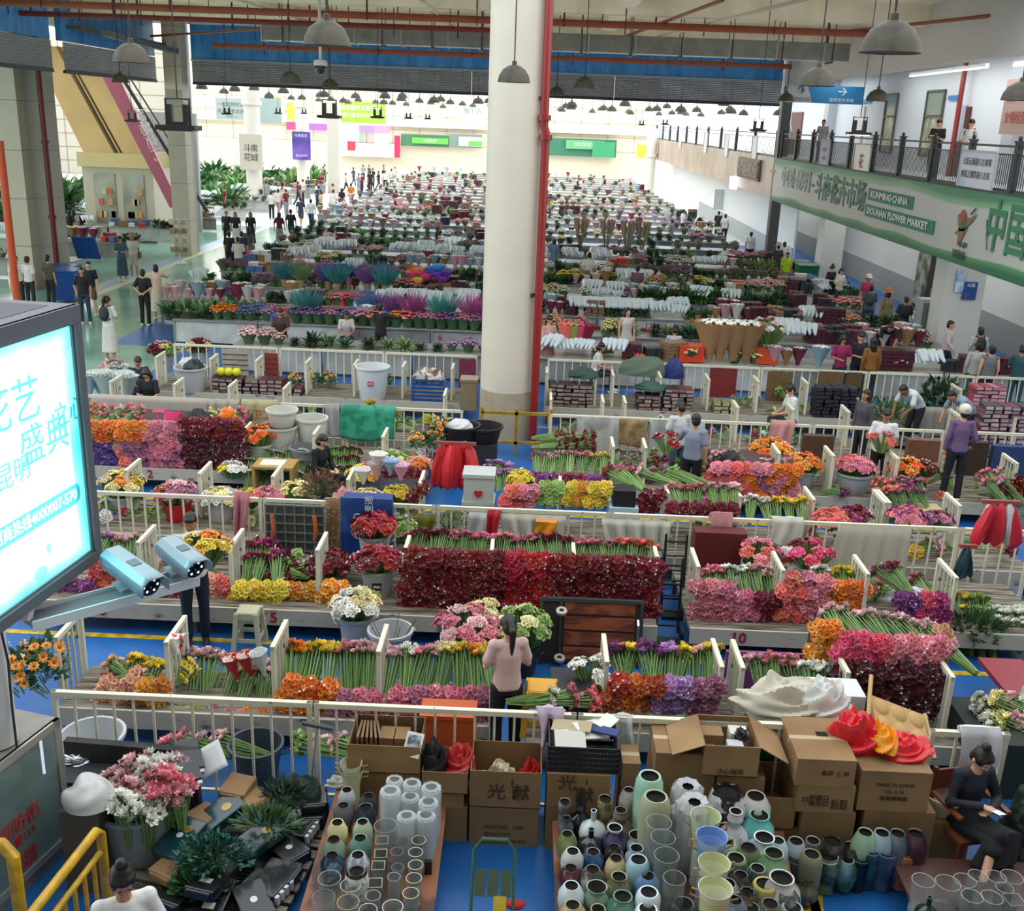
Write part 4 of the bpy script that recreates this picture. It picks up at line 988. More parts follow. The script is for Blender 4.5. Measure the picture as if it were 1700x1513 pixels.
def person(p,rz,label,pose='stand',top='e6e6e2',bot='22242a',shoe='d8d4cc',hair='short',sleeve='short',legs='pants',fem=False,hero=False,hat=None,bag=None,s=1.0,skin=None,hairc=None,apron=None,z=None,phone=False,group=None,stripe=None,mask=None):
 ms=human_meshes(pose,sleeve,legs,hair,fem,hero);rr=R
 o=link('person',ms['skin'],None,p,rz);o.scale=(s,s,s);setm(o,mat(skin or rr.choice(SKIN),rough=.55))
 tag(o,label,'person',group)
 c=link('shirt',ms['shirt'],o);setm(c,mat(top,rough=.8,ndark=.12,nscale=6))
 c=link('skirt' if legs in('skirt','dress')else 'trousers',ms['legs'],o);setm(c,mat(bot,rough=.8,ndark=.12,nscale=6))
 c=link('shoes',ms['shoes'],o);setm(c,mat(shoe,rough=.6))
 c=link('hair',ms['hair'],o);setm(c,HAIRM if not hairc else mat(hairc,rough=.6))
 if hero or rr.random()<1:link('face',ms['face'],o)
 J,HM=ms['J'],ms['HM']
 if hat:
  b=MB();col,kind=hat
  if kind=='sun':b.lathe([(.19,-.01),(.1,.02),(.095,.1),(.06,.13),(.001,.135)],20)
  elif kind=='cap':b.lathe([(.098,-.01),(.1,.03),(.08,.09),(.001,.11)],16);b.box((0,-.13,.0),(.14,.1,.012))
  else:b.ell((0,.01,.02),(.1,.115,.1),0,16,10);b.ell((0,.1,.04),(.05,.04,.05),0,8,6)
  h=b.build('hat',[mat(col,rough=.8)],o,loc=J['hed']+HM@Vector((0,.01,.055 if kind!='wool' else.03)));h.rotation_euler=HM.to_euler()
 if bag:
  col,kind=bag;b=MB()
  if kind=='pack':
   b.ell((0,0,0),(.14,.09,.2),0,12,8);b.ell((0,.06,-.06),(.1,.05,.1),0,10,6)
   for q in(-1,1):b.tube([(q*.07,-.02,.17),(q*.1,-.13,.2),(q*.12,-.26,.1),(q*.12,-.2,-.12),(q*.1,-.02,-.16)],.014,6)
   k=b.build('backpack',[mat(col,rough=.7)],o,loc=J['chs']+Vector((0,.17,-.02)))
  else:
   b.box((0,0,0),(.09,.24,.22));b.tube([(0,-.09,.1),(-.08,-.03,.35),(-.2,0,.62)],.01,6);k=b.build('shoulder_bag',[mat(col,rough=.7)],o,loc=J['pel']+Vector((.24,.02,-.02)))
 if apron:
  b=MB();b.grid(lambda u,v:((u-.5)*.3,-.14-.02*math.sin(PI*u),J['nck'].z-.12-v*.62),8,8);k=b.build('apron',[mat(apron,rough=.8)],o);k.modifiers.new('s','SOLIDIFY').thickness=.006
 if stripe:
  b=MB()
  for S in 'LR':
   q=1 if S=='L' else-1
   b.tube([J['hp'+S]+Vector((q*.092,0,-.02)),J['kn'+S]+Vector((q*.066,0,0)),J['an'+S]+Vector((q*.06,0,.05))],.007,5)
  b.build('side_stripe',[mat(stripe)],o)
 if phone:
  c=(J['wrL']+J['wrR'])/2;b=MB();b.box((0,0,0),(.075,.01,.15),0);b.box((0,.006,0),(.068,.002,.14),1);k=b.build('phone',[mat('16181c',rough=.2),emis('a8c0d8',1.0)],o,loc=c+Vector((-.01,-.07,.05)),smooth=False);k.rotation_euler=(-.8,0,0)
 return o
# ================================================================ FOREGROUND
e1=D(130,505,4.9);e2=D(166,925,4.9)
sz1=e1.z;sz0=e2.z;hx=(e1.x+e2.x)/2;sh=sz1-sz0
sgn=empty('light_box_sign',(hx,4.9,sz0),-math.radians(7.3));tag(sgn,'big glowing cyan and white advertising light box in a grey frame beside the cameras','light box')
LB=2.3;FR=mat('666b71',rough=.45,metal=.3)
def signfr(b):
 t=.07
 b.bb(-.9,0,-LB,0,sh-t,sh);b.bb(-.9,0,-LB,0,0,t);b.bb(-.9,0,-t,0,t,sh-t);b.bb(-.9,0,-LB,-LB+t,t,sh-t);b.bb(-.92,-.86,-LB,0,t,sh-t)
 b.bb(-.02,.012,-LB,0,sh-.085,sh);b.bb(-.02,.012,-LB,0,0,.055);b.bb(-.02,.012,-.055,0,.055,sh-.08);b.bb(-.02,.012,-LB,-LB+.06,.055,sh-.08)
b=MB();signfr(b);b.build('frame',[FR],sgn,smooth=False)
b=MB();b.bb(-.86,-.1,-LB+.06,-.08,sh-.001,sh+.002);b.build('top_panel',[mat('3a3f4c',rough=.5)],sgn,smooth=False)
lb=bpy.data.materials.new('backlit_print');lb.use_nodes=True;nt=lb.node_tree;pb=nt.nodes['Principled BSDF']
tc=nt.nodes.new('ShaderNodeTexCoord');sp=nt.nodes.new('ShaderNodeSeparateXYZ');nt.links.new(tc.outputs['Object'],sp.inputs[0])
def mth(op,a,b_=None,c=None):
 n=nt.nodes.new('ShaderNodeMath');n.operation=op
 for i,x in enumerate((a,b_,c)):
  if x is None:continue
  if isinstance(x,(int,float)):n.inputs[i].default_value=x
  else:nt.links.new(x,n.inputs[i])
 return n.outputs[0]
dy=mth('MINIMUM',mth('MULTIPLY',sp.outputs['Y'],-1),mth('ADD',sp.outputs['Y'],LB))
dz=mth('MINIMUM',sp.outputs['Z'],mth('SUBTRACT',sh,sp.outputs['Z']))
de=mth('MINIMUM',dy,dz)
nz=nt.nodes.new('ShaderNodeTexNoise');nz.inputs['Scale'].default_value=2.2;nt.links.new(tc.outputs['Object'],nz.inputs['Vector'])
fac=mth('ADD',de,mth('MULTIPLY',nz.outputs['Fac'],.22))
cr=nt.nodes.new('ShaderNodeValToRGB');nt.links.new(fac,cr.inputs[0]);e=cr.color_ramp.elements
e[0].position=.16;e[0].color=(*lin(hexc('3fd6dc')),1);e[1].position=.5;e[1].color=(*lin(hexc('f2fffe')),1)
q=cr.color_ramp.elements.new(.3);q.color=(*lin(hexc('a6f4f2')),1)
nt.links.new(cr.outputs[0],pb.inputs['Base Color']);nt.links.new(cr.outputs[0],pb.inputs['Emission Color']);pb.inputs['Emission Strength'].default_value=1.05
b=MB();b.bb(-.03,-.01,-LB+.06,-.055,.055,sh-.085);b.build('lit_panel',[lb],sgn,smooth=False)
INK=emis('2f9fb0',.35);PALE=emis('dffcff',1.3)
rot=(PI/2,0,PI/2)
b=MB();
for(a,c,d_,e_)in((-LB,-.16,sh-.25,sh-.24),(-.17,-.16,.12,sh-.24)):b.bb(-.01,-.006,a,c,d_,e_)
b.build('inner_border',[PALE],sgn,smooth=False)
text('花艺',.22,INK,(-.004,-.58,sh*.72),rot,sgn,ext=.001);text('盛典',.2,INK,(-.004,-.36,sh*.56),rot,sgn,ext=.001);text('昆明',.13,INK,(-.004,-.62,sh*.5),rot,sgn,ext=.001);text('之心',.13,INK,(-.004,-.15,sh*.62),rot,sgn,ext=.001)
b=MB();b.lathe([(.001,-.003),(.001,0)],4)
def rr_plate(y0,y1,z0,z1,r):
 pts=[]
 for(cy_,cz_,a0_)in((y1-r,z1-r,0),(y0+r,z1-r,90),(y0+r,z0+r,180),(y1-r,z0+r,270)):
  for k in range(5):t=math.radians(a0_+k*22.5);pts.append((-.005,cy_+r*math.cos(t),cz_+r*math.sin(t)))
 return pts
b=MB();pp=rr_plate(-.85,-.12,sh*.27,sh*.27+.1,.04);b.add(pp,[tuple(range(len(pp)))]);pl_=b.build('phone_number_plate',[emis('2a93a8',.4)],sgn,smooth=False)
text('招商热线4000007-570',.075,emis('ffffff',1.2),(-.003,-.485,sh*.27+.05),rot,pl_,ext=.001,width=.66)
b=MB();b.ell((-.004,-.2,sh*.15),(.001,.025,.02));b.ell((-.004,-.42,sh*.17),(.001,.02,.025),1);b.ell((-.004,-.5,sh*.1),(.001,.05,.03),1);b.build('small_emblems',[emis('c8c4b8',.6),emis('5aa8a8',.5)],sgn)
l=area_light('sign_glow',(0,0,0),LB-.3,sh-.2,22,(0,0,0),(.6,.95,1));l.parent=sgn;l.location=(.02,-LB/2,sh/2);l.rotation_euler=(0,-PI/2,0);l.rotation_euler=(PI/2,0,PI/2)
pp_=D(-2,1235,7.25)
b=MB();b.lathe([(.15,1.34),(.15,4.4)],24);po=tag(b.build('sign_pole',[mat('c8cac8',rough=.5)],loc=(pp_.x,7.25,0)),'thick pale pole rising behind the light box from the grey cabinet','pole')
b=MB();b.tube([(.15,-.06,2.6),(.19,-.05,2.1),(.17,-.04,1.7),(.2,-.1,1.36)],.01,6);b.build('cable',[mat('2b2d30')],po)
A0=D(40,1032,4.3);A1=D(316,958,5.0)
arm=empty('camera_arm',A0);tag(arm,'white steel arm reaching right from the light box and carrying two cameras','bracket')
dA=A1-A0
b=MB();b.beam((0,0,0),dA,.16,.012,0);nrm=Vector((dA.y,-dA.x,0)).normalized();b.beam(nrm*.08,dA+nrm*.08,.012,.05,1);b.beam(-nrm*.08,dA-nrm*.08,.012,.05,1)
b.build('arm_channel',[mat('6f7478',rough=.5),mat('d2d6d8',rough=.4)],arm,smooth=False)
b=MB();b.beam((0,0,0),Vector((0,.2,.25)),.05);b.build('brace',[mat('d2d6d8',rough=.4)],arm,smooth=False)
def cctv(pc,yaw,label,L=.33):
 o=empty('security_camera',pc,yaw);tag(o,label,'security camera')
 prof=[(-.075,-.03),(-.072,.03),(-.04,.058),(.04,.058),(.072,.03),(.075,-.03)]
 b=MB();v=[]
 for yy,s_ in((-L/2-.06,1.0),(-L/2,1.0),(L/2,.92)):
  v+=[(x*s_,yy,z*s_)for x,z in prof]
 f=[(i,i+1,i+7,i+6)for i in range(5)]+[(i+6,i+7,i+13,i+12)for i in range(5)]+[(12,13,14,15,16,17)]
 b.add(v,f,0);oo=b.build('sun_shield',[mat('93a3ac',rough=.35,metal=.3)],o);oo.modifiers.new('s','SOLIDIFY').thickness=.006
 b=MB();b.box((0,.0,-.005),(.125,L-.03,.075));b.box((-.0655,.06,.0),(.008,.16,.028));b.build('housing',[mat('7f8c94',rough=.4)],o,smooth=False)
 b=MB();b.lathe([(.055,0),(.055,.012),(.02,.014)],20,(0,-L/2+.0,-.008),0,M=Matrix.Rotation(PI/2,3,'X'))
 for k in range(6):
  t=k*PI/3;b.ell((.038*math.cos(t),-L/2-.014,-.008+.032*math.sin(t)),(.007,.004,.007),1,6,4)
 b.build('lens_face',[mat('16181b',rough=.12),emis('ffffff',.9)],o)
 b=MB();b.beam((0,.02,-.04),(0,.04,-.11),.04);b.box((0,.04,-.11),(.1,.1,.02));b.build('mount',[mat('9aa4aa',rough=.4)],o,smooth=False)
 b=MB();b.box((0,-L*.1,.059),(.05,.06,.002));b.build('label_plate',[mat('6c767c')],o,smooth=False)
 return o
t1=A0+dA*.62;t2=A0+dA*.93
cctv(t1+Vector((-.0,.0,.125)),math.radians(52),'grey bullet security camera in the middle of the white arm').rotation_euler=(math.radians(8),0,math.radians(52))
cctv(t2+Vector((-.0,.03,.125)),math.radians(52),'grey bullet security camera at the tip of the white arm',L=.26).rotation_euler=(math.radians(8),0,math.radians(48))
c1=G(120,1408,0);c2=G(45,1480,0);cz=D(100,1192,c1.y).z
dirc=(c2-c1);Lc=1.15;ang=math.atan2(dirc.y,dirc.x)+PI/2
cb=empty('display_cabinet',(c1.x,c1.y,0),ang);tag(cb,'grey metal cabinet with a glazed side and red writing below the light box','cabinet')
b=MB();t=.05
b.bb(-.7,-.0,-Lc,0,cz-.04,cz);b.bb(-.7,0,-Lc,0,0,.12);b.bb(-.7,-.66,-Lc,0,.12,cz-.04);b.bb(-.66,0,-.03,0,.12,cz-.04);b.bb(-.66,0,-Lc,-Lc+.03,.12,cz-.04)
b.build('body',[mat('8c8a82',rough=.5,metal=.3,ndark=.2,nscale=3)],cb,smooth=False)
b=MB();b.bb(-.02,.02,-Lc,-Lc+.07,.12,cz);b.bb(-.02,.02,-.07,0,.12,cz);b.bb(-.02,.02,-Lc,0,cz-.07,cz);b.bb(-.02,.02,-Lc,0,.12,.19);dr=b.build('glazed_door',[mat('a9a79e',rough=.35,metal=.5)],cb,smooth=False)
b=MB();b.bb(-.004,.004,-Lc+.07,-.07,.19,cz-.07);b.build('glass',[mat('7f9a94',rough=.08,alpha=.45,coat=.5)],dr,smooth=False)
b=MB();b.bb(-.5,-.45,-Lc+.1,-.1,.15,cz-.1);b.build('inner_board',[two_tone('6f7f84','b9b2a8',2.5,.4,.6,rough=.5,distort=2)],cb,smooth=False)
for yy in(-.16,-Lc+.2):
 b=MB();b.tube([(-.06,yy,cz-.12),(-.06,yy,cz-.12-.34)],.012,6);b.build('tube_lamp',[emis('dfe4ff',2.0)],cb)
RW_=mat('c22a2a',rough=.5)
text('消防柜',.17,RW_,(.008,-Lc*.5,cz*.5),rot,dr);text('火警119',.1,RW_,(.008,-Lc*.5,cz*.39),rot,dr);text('消火栓箱',.08,RW_,(.008,-Lc*.5,cz*.26),rot,dr);text('请勿遮挡',.08,RW_,(.008,-Lc*.5,cz*.19),rot,dr)
b=MB();b.lathe([(.001,0),(.16,0),(.165,.03),(.05,.05),(.001,.052)],24);tag(b.build('plastic_cover',[mat('c8322c',rough=.35)],loc=wpt((c1.x,c1.y,0),ang,(-.28,-Lc+.28,cz))),'round red plastic lid lying on the grey cabinet','lid')
b=MB();b.tube([(0,0,.012),(.12,.2,.05),(.16,.35,.16),(.05,.42,.1),(-.1,.3,.03),(0,.1,.015)],.014,7);tag(b.build('cable_loop',[mat('8c8f92',rough=.5)],loc=wpt((c1.x,c1.y,0),ang,(-.4,-.5,cz))),'grey cable loop lying on top of the grey cabinet','cable')
crumple('plastic_bag',(G(145,1345,.8).x-.04,G(145,1345,.8).y+.12,.8),(.42,.42,.24),mat('d4d8d6',rough=.25,alpha=.85),'white plastic bag beside the grey cabinet above the yellow rail','bag',3,amp=.45,folds=3)
p_=G(145,1345,.8);b=MB();b.bb(-.16,.16,-.16,.16,0,.8);tag(b.build('grey_carton',[mat('5a5148',rough=.8)],loc=(p_.x-.06,p_.y+.12,0),smooth=False),'dull grey carton under the white plastic bag','box')
YP=mat('d2a514',rough=.35,coat=.3,ndark=.3,nscale=9)
yr=empty('guard_rail',(0,0,0));tag(yr,'yellow tubular guard rail running beside the grey cabinet','guard rail')
q1=G(166,1372,.95);q2=G(66,1500,.95);q2=q1+(q2-q1)*1.5
b=MB();b.tube([(q1.x,q1.y,0),(q1.x,q1.y,.88),q1+(q2-q1).normalized()*.06,q2],.038,10);b.build('top_rail',[YP],yr)
b=MB();v1=Vector((0,0,-.22));b.tube([q1+v1,q2+v1],.024,8);b.build('middle_rail',[YP],yr)
for k in range(1,9):
 p=q1+(q2-q1)*k/9;b=MB();b.tube([(p.x,p.y,0),(p.x,p.y,.74)],.018,7);b.build('bar',[YP],yr)
b=MB();p3=G(8,1415,1.0);b.tube([(p3.x-.3,p3.y,0),(p3.x-.3,p3.y,1.0),(p3.x-.2,p3.y,1.08),(p3.x,p3.y-.02,1.08),(p3.x+.08,p3.y-.04,1.0),(p3.x+.08,p3.y-.04,0)],.05,10)
tag(b.build('guard_post',[YP]),'bent yellow tube post at the lower corner below the cabinet','post')
person((G(205,1455,1.55).x,5.5,0),.5,'person in a white T-shirt looking down beside the yellow rail, dark hair in a bun','hold',top='eceae6',bot='2a2e38',hair='bun',fem=True,hero=True,skin='c08a66',s=.985)
tp=G(236,1425,0);tr=.36;tub((tp.x,tp.y,0),'very large grey tub full of tulip bunches and black parcels',r=tr,h=.62,col='8f9aa4',handles=False,name='large_tub',rz=0)
TK=dict(closed=True,heads=14,spread=.09,L=.42,centre=STEMD,s=1.25)
for i,(px,py,c,lab)in enumerate(((205,1290,'palepink','pale pink tulip bunch at the left of the large grey tub'),(222,1277,'palepink','pale pink tulip bunch behind the brown parcel in the tub'),(240,1272,'white','white tulip bunch at the back of the large tub'),(262,1262,'white','tall white tulip bunch at the back rim of the tub'),(250,1290,'palepink','blush tulip bunch in the middle of the large tub'),(280,1280,'pink','deeper pink tulip bunch right of the white ones in the tub'),(297,1313,'palepink','round pale pink tulip bunch at the right rim of the tub'),(208,1327,'white','white tulip bunch at the front left of the tub'),(272,1300,'pink','small pink tulip bunch beside the white paper sleeves'))):
 p=G(px,py,.78+.04*(i%3));bunch(c,p-Vector((0,0,.5)),(R.uniform(-.15,.15),-.15,1),lab,lab,kind='tulip_bunch',**TK)
for i,(px,py,c)in enumerate(((228,1295,'pink'),(245,1262,'palepink'),(275,1268,'white'),(288,1262,'palepink'),(262,1285,'white'),(283,1292,'hotpink'),(215,1305,'pink'),(232,1312,'palepink'),(292,1298,'pink'),(240,1335,'white'))):
 p=G(px,py,.74+.03*(i%3));bunch(c,p-Vector((0,0,.5)),(R.uniform(-.15,.15),-.15,1),'{c} tulip bunch packed in the middle of the large grey tub','{c} tulips packed in the tub',kind='tulip_bunch',**TK)
BLK=mat('191c20',rough=.3,coat=.4,ndark=.2);PAPW=mat('cfd2d2',rough=.6)
def parcel(p,rz,label,m=None,sz=(.26,.4,.09),tilt=0.0,stripes=4,name='flower_parcel',edge=PAPW,cat='parcel',group=None):
 o=empty(name,p,rz);o.rotation_euler=(tilt,0,rz);tag(o,label,cat,group)
 b=MB();w,d,h=sz;b.bb(-w/2,w/2,-d/2,d/2,0,h);b.bb(-w/2+.02,w/2-.02,-d/2-.015,d/2+.015,.012,h-.012);pk=b.build('wrapping',[m or BLK],o,smooth=False)
 mod=pk.modifiers.new('b','BEVEL');mod.width=.014;mod.segments=2
 if stripes:
  b=MB()
  for k in range(stripes):b.box((-w/2+w*(k+.5)/stripes,-d/2-.02,h*.5),(w/stripes*.6,.03,h*.75))
  b.build('paper_edges',[edge],o,smooth=False)
 return o
for i,(px,py,rz,lab)in enumerate(((312,1250,.3,'black parcel with white paper edges standing highest at the back of the tub'),(318,1268,.5,'black parcel with white paper edges at the right back of the tub'),(312,1288,.6,'black parcel leaning on the right rim of the tub'),(250,1312,0,'black parcel with three pale edges in the front of the tub'),(255,1335,.1,'clear wrapped dark parcel at the front rim of the tub'))):
 parcel(G(px,py,.66),rz,lab,sz=(.2,.2,.07),tilt=.5,stripes=3)
parcel(G(200,1312,.68),.5,'brown kraft paper parcel leaning at the left rim of the tub',m=CARD,sz=(.24,.2,.1),tilt=.4,stripes=0)
pa,pb_=G(112,1222,.75),G(330,1240,.75)
b=MB();b.bb(0,(pb_-pa).length,-.04,.04,0,.75);o=tag(b.build('dark_board',[two_tone('1d1f20','34322e',3,rough=.7)],loc=(pa.x,pa.y-.05,0),rz=math.atan2(pb_.y-pa.y,pb_.x-pa.x),smooth=False),'long dark board standing behind the tulip tub in front of the fence','board')
b=MB();b.bb(-.28,.28,-.2,.2,0,.55);tag(b.build('dark_crate',[mat('22262c',rough=.6)],loc=(G(150,1290,.55).x,G(150,1290,.55).y+.1,0),smooth=False),'dark crate left of the tulip tub with foil scraps on it','crate')
crumple('foil_scraps',(G(120,1268,.56).x,G(120,1268,.56).y+.1,.55),(.3,.25,.09),mat('b9bfc4',rough=.15,metal=.8),'shiny silver foil scraps on the dark crate','foil',5,amp=1.4)
TEAL=mat('123c44',rough=.25,coat=.5);GREENB=mat('1f4a40',rough=.6,var=.2)
pal=G(375,1440,0)
b=MB()
for k in range(9):b.bb(-.75,.75,-.62+k*.14,-.62+k*.14+.1,.1,.13)
for x in(-.6,0,.6):b.bb(x-.05,x+.05,-.62,.6,0,.1)
tag(b.build('pallet',[WOODD],loc=(pal.x,pal.y-.1,0),rz=-.15,smooth=False),'low wooden pallet under the heap of dark wrapped bundles','pallet')
heap=[(415,1320,'crumpled brown kraft parcel with clear film near the fence',CARD,.36,.6,.45),(395,1300,'open brown paper bag standing at the back of the heap',CARD,.26,-.2,.5),(335,1352,'brown kraft parcel left of the teal paper bundles',CARD,.3,-.5,.4),(290,1430,'brown kraft parcel at the lower left of the heap',CARD,.34,-.4,.35),(365,1345,'glossy teal paper bundle lying across the top of the heap',TEAL,.45,-.6,.42),(430,1385,'glossy teal paper bundle pointing to the vase table',TEAL,.5,-.5,.35),(300,1385,'teal bundle with a white sticker at the left of the heap',TEAL,.42,-.3,.42),(470,1340,'black parcel with pale layered edges right of the kraft parcel',BLK,.3,.9,.3),(490,1370,'black parcel with four white paper edges facing the vases',BLK,.3,1.1,.25),(520,1320,'folded black plastic sheets beside the dark vases',BLK,.3,.2,.35),(515,1345,'second stack of folded black plastic below the first',BLK,.32,.1,.25),(480,1410,'black parcel with a round white sticker',BLK,.3,.7,.22),(440,1470,'black parcel with layered grey edges at the right of the pallet',BLK,.34,1.0,.2),(420,1500,'black parcel with a round white seal at the bottom of the heap',BLK,.36,.5,.18),(465,1450,'black parcel wedged below the teal bundle',BLK,.3,1.1,.2),(350,1455,'clear wrapped black parcel with a white card on the heap',BLK,.42,-.2,.36),(355,1490,'black parcel with a white card at the foot of the heap',BLK,.4,-.1,.22),(300,1480,'flat wrapped parcel at the left foot of the heap',BLK,.4,-.3,.2)]
for i,(px,py,lab,m,L_,rz,z)in enumerate(heap):
 p=G(px,py,z);base=p.copy();
 o=parcel((p.x,p.y,max(.14,z-.1)),rz*1.2,lab,m=m,sz=(.26,L_,.1),tilt=R.uniform(-.15,.25),stripes=4 if 'edges' in lab else 0,name='wrapped_bundle')
 if 'sticker' in lab or 'seal' in lab:
  b=MB();b.lathe([(.001,0),(.03,0),(.03,.002),(.001,.002)],14,(0,0,.101));b.build('sticker',[mat('e6e6e2')],o)
 if 'card' in lab:
  b=MB();b.box((0,-.08,.104),(.1,.06,.003));b.build('card',[mat('e6e6e2')],o,smooth=False)
 if m is TEAL:
  b=MB();b.lathe([(.02,0),(.045,0),(.045,.002),(.02,.002)],16,(.02,.08,.101));b.build('gold_seal',[mat('a8925a',rough=.3,metal=.6)],o)
b=MB()
for k in range(6):b.bb(-.45+k*.02,.45-k*.02,-.3+k*.02,.3-k*.02,.13+k*.02,.15+k*.02)
tag(b.build('dark_mound',[BLK],loc=(pal.x-.02,pal.y-.05,0),smooth=False),'flattened black sacks under the wrapped bundles on the pallet','sacks')
def leafcluster(name,p,sz,n,m,label,cat='plant',ls=.05,stem=True,group=None,seed=0,up=.4,long=1.4,link_me=None,sprig=None):
 key=('leaf',sz,n,m.name,ls,up,long,seed%3)
 if key not in _bm:
  rr=random.Random(seed%3);b=MB()
  for i in range(n):
   a=rr.uniform(0,6.283);el=math.asin(rr.uniform(-.05,1));q=rr.uniform(.6,1.0)
   d=Vector((math.cos(a)*math.cos(el),math.sin(a)*math.cos(el),math.sin(el)))
   c=Vector((d.x*sz[0]/2*q,d.y*sz[1]/2*q,d.z*sz[2]*q))
   dr_=(d+Vector((rr.uniform(-.5,.5),rr.uniform(-.5,.5),rr.uniform(-.2,up)))).normalized()
   sd=dr_.cross(Vector((rr.uniform(-1,1),rr.uniform(-1,1),rr.uniform(.2,1)))).normalized()*ls*.35;L=ls*long*rr.uniform(.7,1.3)
   nn=dr_.cross(sd).normalized()*ls*.12
   b.add([c,c+dr_*L*.5+sd+nn,c+dr_*L,c+dr_*L*.5-sd+nn],[(0,1,2),(0,2,3)],0)
   if stem and i%3==0:b.tube([(c.x*.2,c.y*.2,0),tuple(c)],.003,3,1,cap=False)
  _bm[key]=b.mesh(name,[m,STEMD])
 o=link(name,_bm[key],None,p,R.uniform(0,6)if group else 0);return tag(o,label,cat,group)
EUC=two_tone('1e5048','4a7a68',10,rough=.5)
leafcluster('eucalyptus_bundle',G(355,1425,.42),(.62,.4,.16),420,EUC,'blue green eucalyptus bundle spread on top of the dark heap','eucalyptus',.05)
leafcluster('foliage_bundle',G(330,1470,.25),(.5,.35,.14),260,LEAF,'dark green leafy bundle at the front of the heap','foliage',.05,seed=1)
leafcluster('foliage_bundle',G(470,1330,.4),(.3,.3,.16),160,mat('34463a'),'grey green needle foliage beside the black parcels','foliage',.05,seed=2,long=2.4)
leafcluster('foliage_bundle',G(440,1372,.45),(.45,.2,.1),120,mat('46683c'),'pale green stems poking from the teal paper bundle','foliage',.05,seed=1,long=2.8)
b=MB();b.grid(lambda u,v:(u*.3,v*.28,.012*math.sin(u*3)),6,6);sh_=b.build('paper_sheet',[PAPW],loc=G(330,1300,.5));sh_.rotation_euler=(.6,-.5,.3);sh_.modifiers.new('s','SOLIDIFY').thickness=.004;tag(sh_,'curled white paper sheet behind the tulip tub','paper')
bm0=G(511,1290,.3);b=MB();o=empty('long_handled_squeegee',bm0);tag(o,'grey long-handled squeegee leaning on the fence between green sacks','squeegee')
bt=D(527,1205,8.3)-bm0;b.tube([(0,0,-.3),tuple(bt)],.012,7);b.build('handle',[mat('a4aab0',rough=.4)],o)
b=MB();b.beam(bt+Vector((-.14,0,.02)),bt+Vector((.14,.0,-.03)),.035,.03);b.build('squeegee_blade',[mat('4c5258')],o,smooth=False)
crumple('green_sack',(AX(500,8.15,.3),8.12,0),(.55,.3,.62),mat('3a4f48',rough=.8,ndark=.3),'dark green sack standing at the fence behind the squeegee','sack',11,amp=.5)
VT=.36
def vboard(x0a,x1a,ya,x0b,x1b,yb,z,label,edge=True):
 o=empty('vase_table',(0,0,0));tag(o,label,'table')
 b=MB();t=.03
 v=[(x0a,ya,z-t),(x1a,ya,z-t),(x1b,yb,z-t),(x0b,yb,z-t),(x0a,ya,z),(x1a,ya,z),(x1b,yb,z),(x0b,yb,z)]
 b.add(v,[(0,1,2,3),(4,7,6,5),(0,4,5,1),(1,5,6,2),(2,6,7,3),(3,7,4,0)]);b.build('table_top',[two_tone('4e2c1c','8a5636',4,rough=.5,stretch=(1,.5,1))],o,smooth=False)
 b=MB()
 for(x,y)in((x0a+.06,ya-.06),(x1a-.06,ya-.06),(x0b+.06,yb+.06),(x1b-.06,yb+.06)):q=MB();q.bb(x-.03,x+.03,y-.03,y+.03,0,z-t);q.build('leg',[mat('33261d')],o,smooth=False)
 return o
ra=G(739,1358,VT);rb=G(724,1513,VT);la=G(548,1345,VT)
yb_=4.9;vboard(la.x,ra.x,ra.y+.35,la.x,rb.x,yb_,VT,'low brown board table crowded with ceramic and glass vases left of the trolley')
ra2=G(917,1363,VT);yt2=ra2.y
vboard(ra2.x,AX(1312,7.6,VT),7.86,G(925,1513,VT).x,AX(1322,6.0,VT),yb_,VT,'low brown board table of vases right of the trolley')
HOLLOW_SHADE=mat('17140f',rough=.9)  # near-black colour painted in for shade inside vase mouths and the lid slot
PROF={'egg':[(.5,0),(.62,.03),(.85,.3),(.98,.55),(.92,.78),(.66,.94),(.58,.98),(.55,1.0),(.48,.99),(.46,.93)],'barrel':[(.7,0),(.8,.03),(.96,.3),(1.0,.6),(.95,.8),(.78,.95),(.68,1.0),(.58,.99),(.55,.93)],'cyl':[(.75,0),(.84,.02),(.93,.25),(1,.6),(1,.82),(.9,.94),(.74,1),(.62,.995),(.58,.95)],'globe':[(.45,0),(.55,.02),(.9,.25),(1.0,.48),(.88,.7),(.55,.86),(.5,.92),(.58,1.0),(.5,.995),(.42,.9)],'bottle':[(.45,0),(.55,.02),(.9,.2),(1,.38),(.85,.56),(.4,.68),(.2,.74),(.19,.95),(.22,1.0),(.16,1.0),(.13,.93)],'gourd':[(.5,0),(.6,.02),(.95,.22),(1,.38),(.8,.56),(.4,.68),(.38,.74),(.5,.84),(.36,.95),(.42,1.0),(.34,1.0),(.25,.92)],'urn':[(.45,0),(.5,.03),(.7,.2),(.95,.5),(.9,.66),(.62,.8),(.6,.86),(.78,1.0),(.7,.99),(.52,.86)],'straight':[(.72,0),(.8,.02),(.9,.4),(.98,.86),(.9,.93),(.78,.95),(.82,1.0),(.72,.99),(.7,.93)],'jug':[(.55,0),(.58,.02),(.6,.35),(.55,.6),(.68,.82),(.95,1.0),(.9,.99),(.62,.8)],}
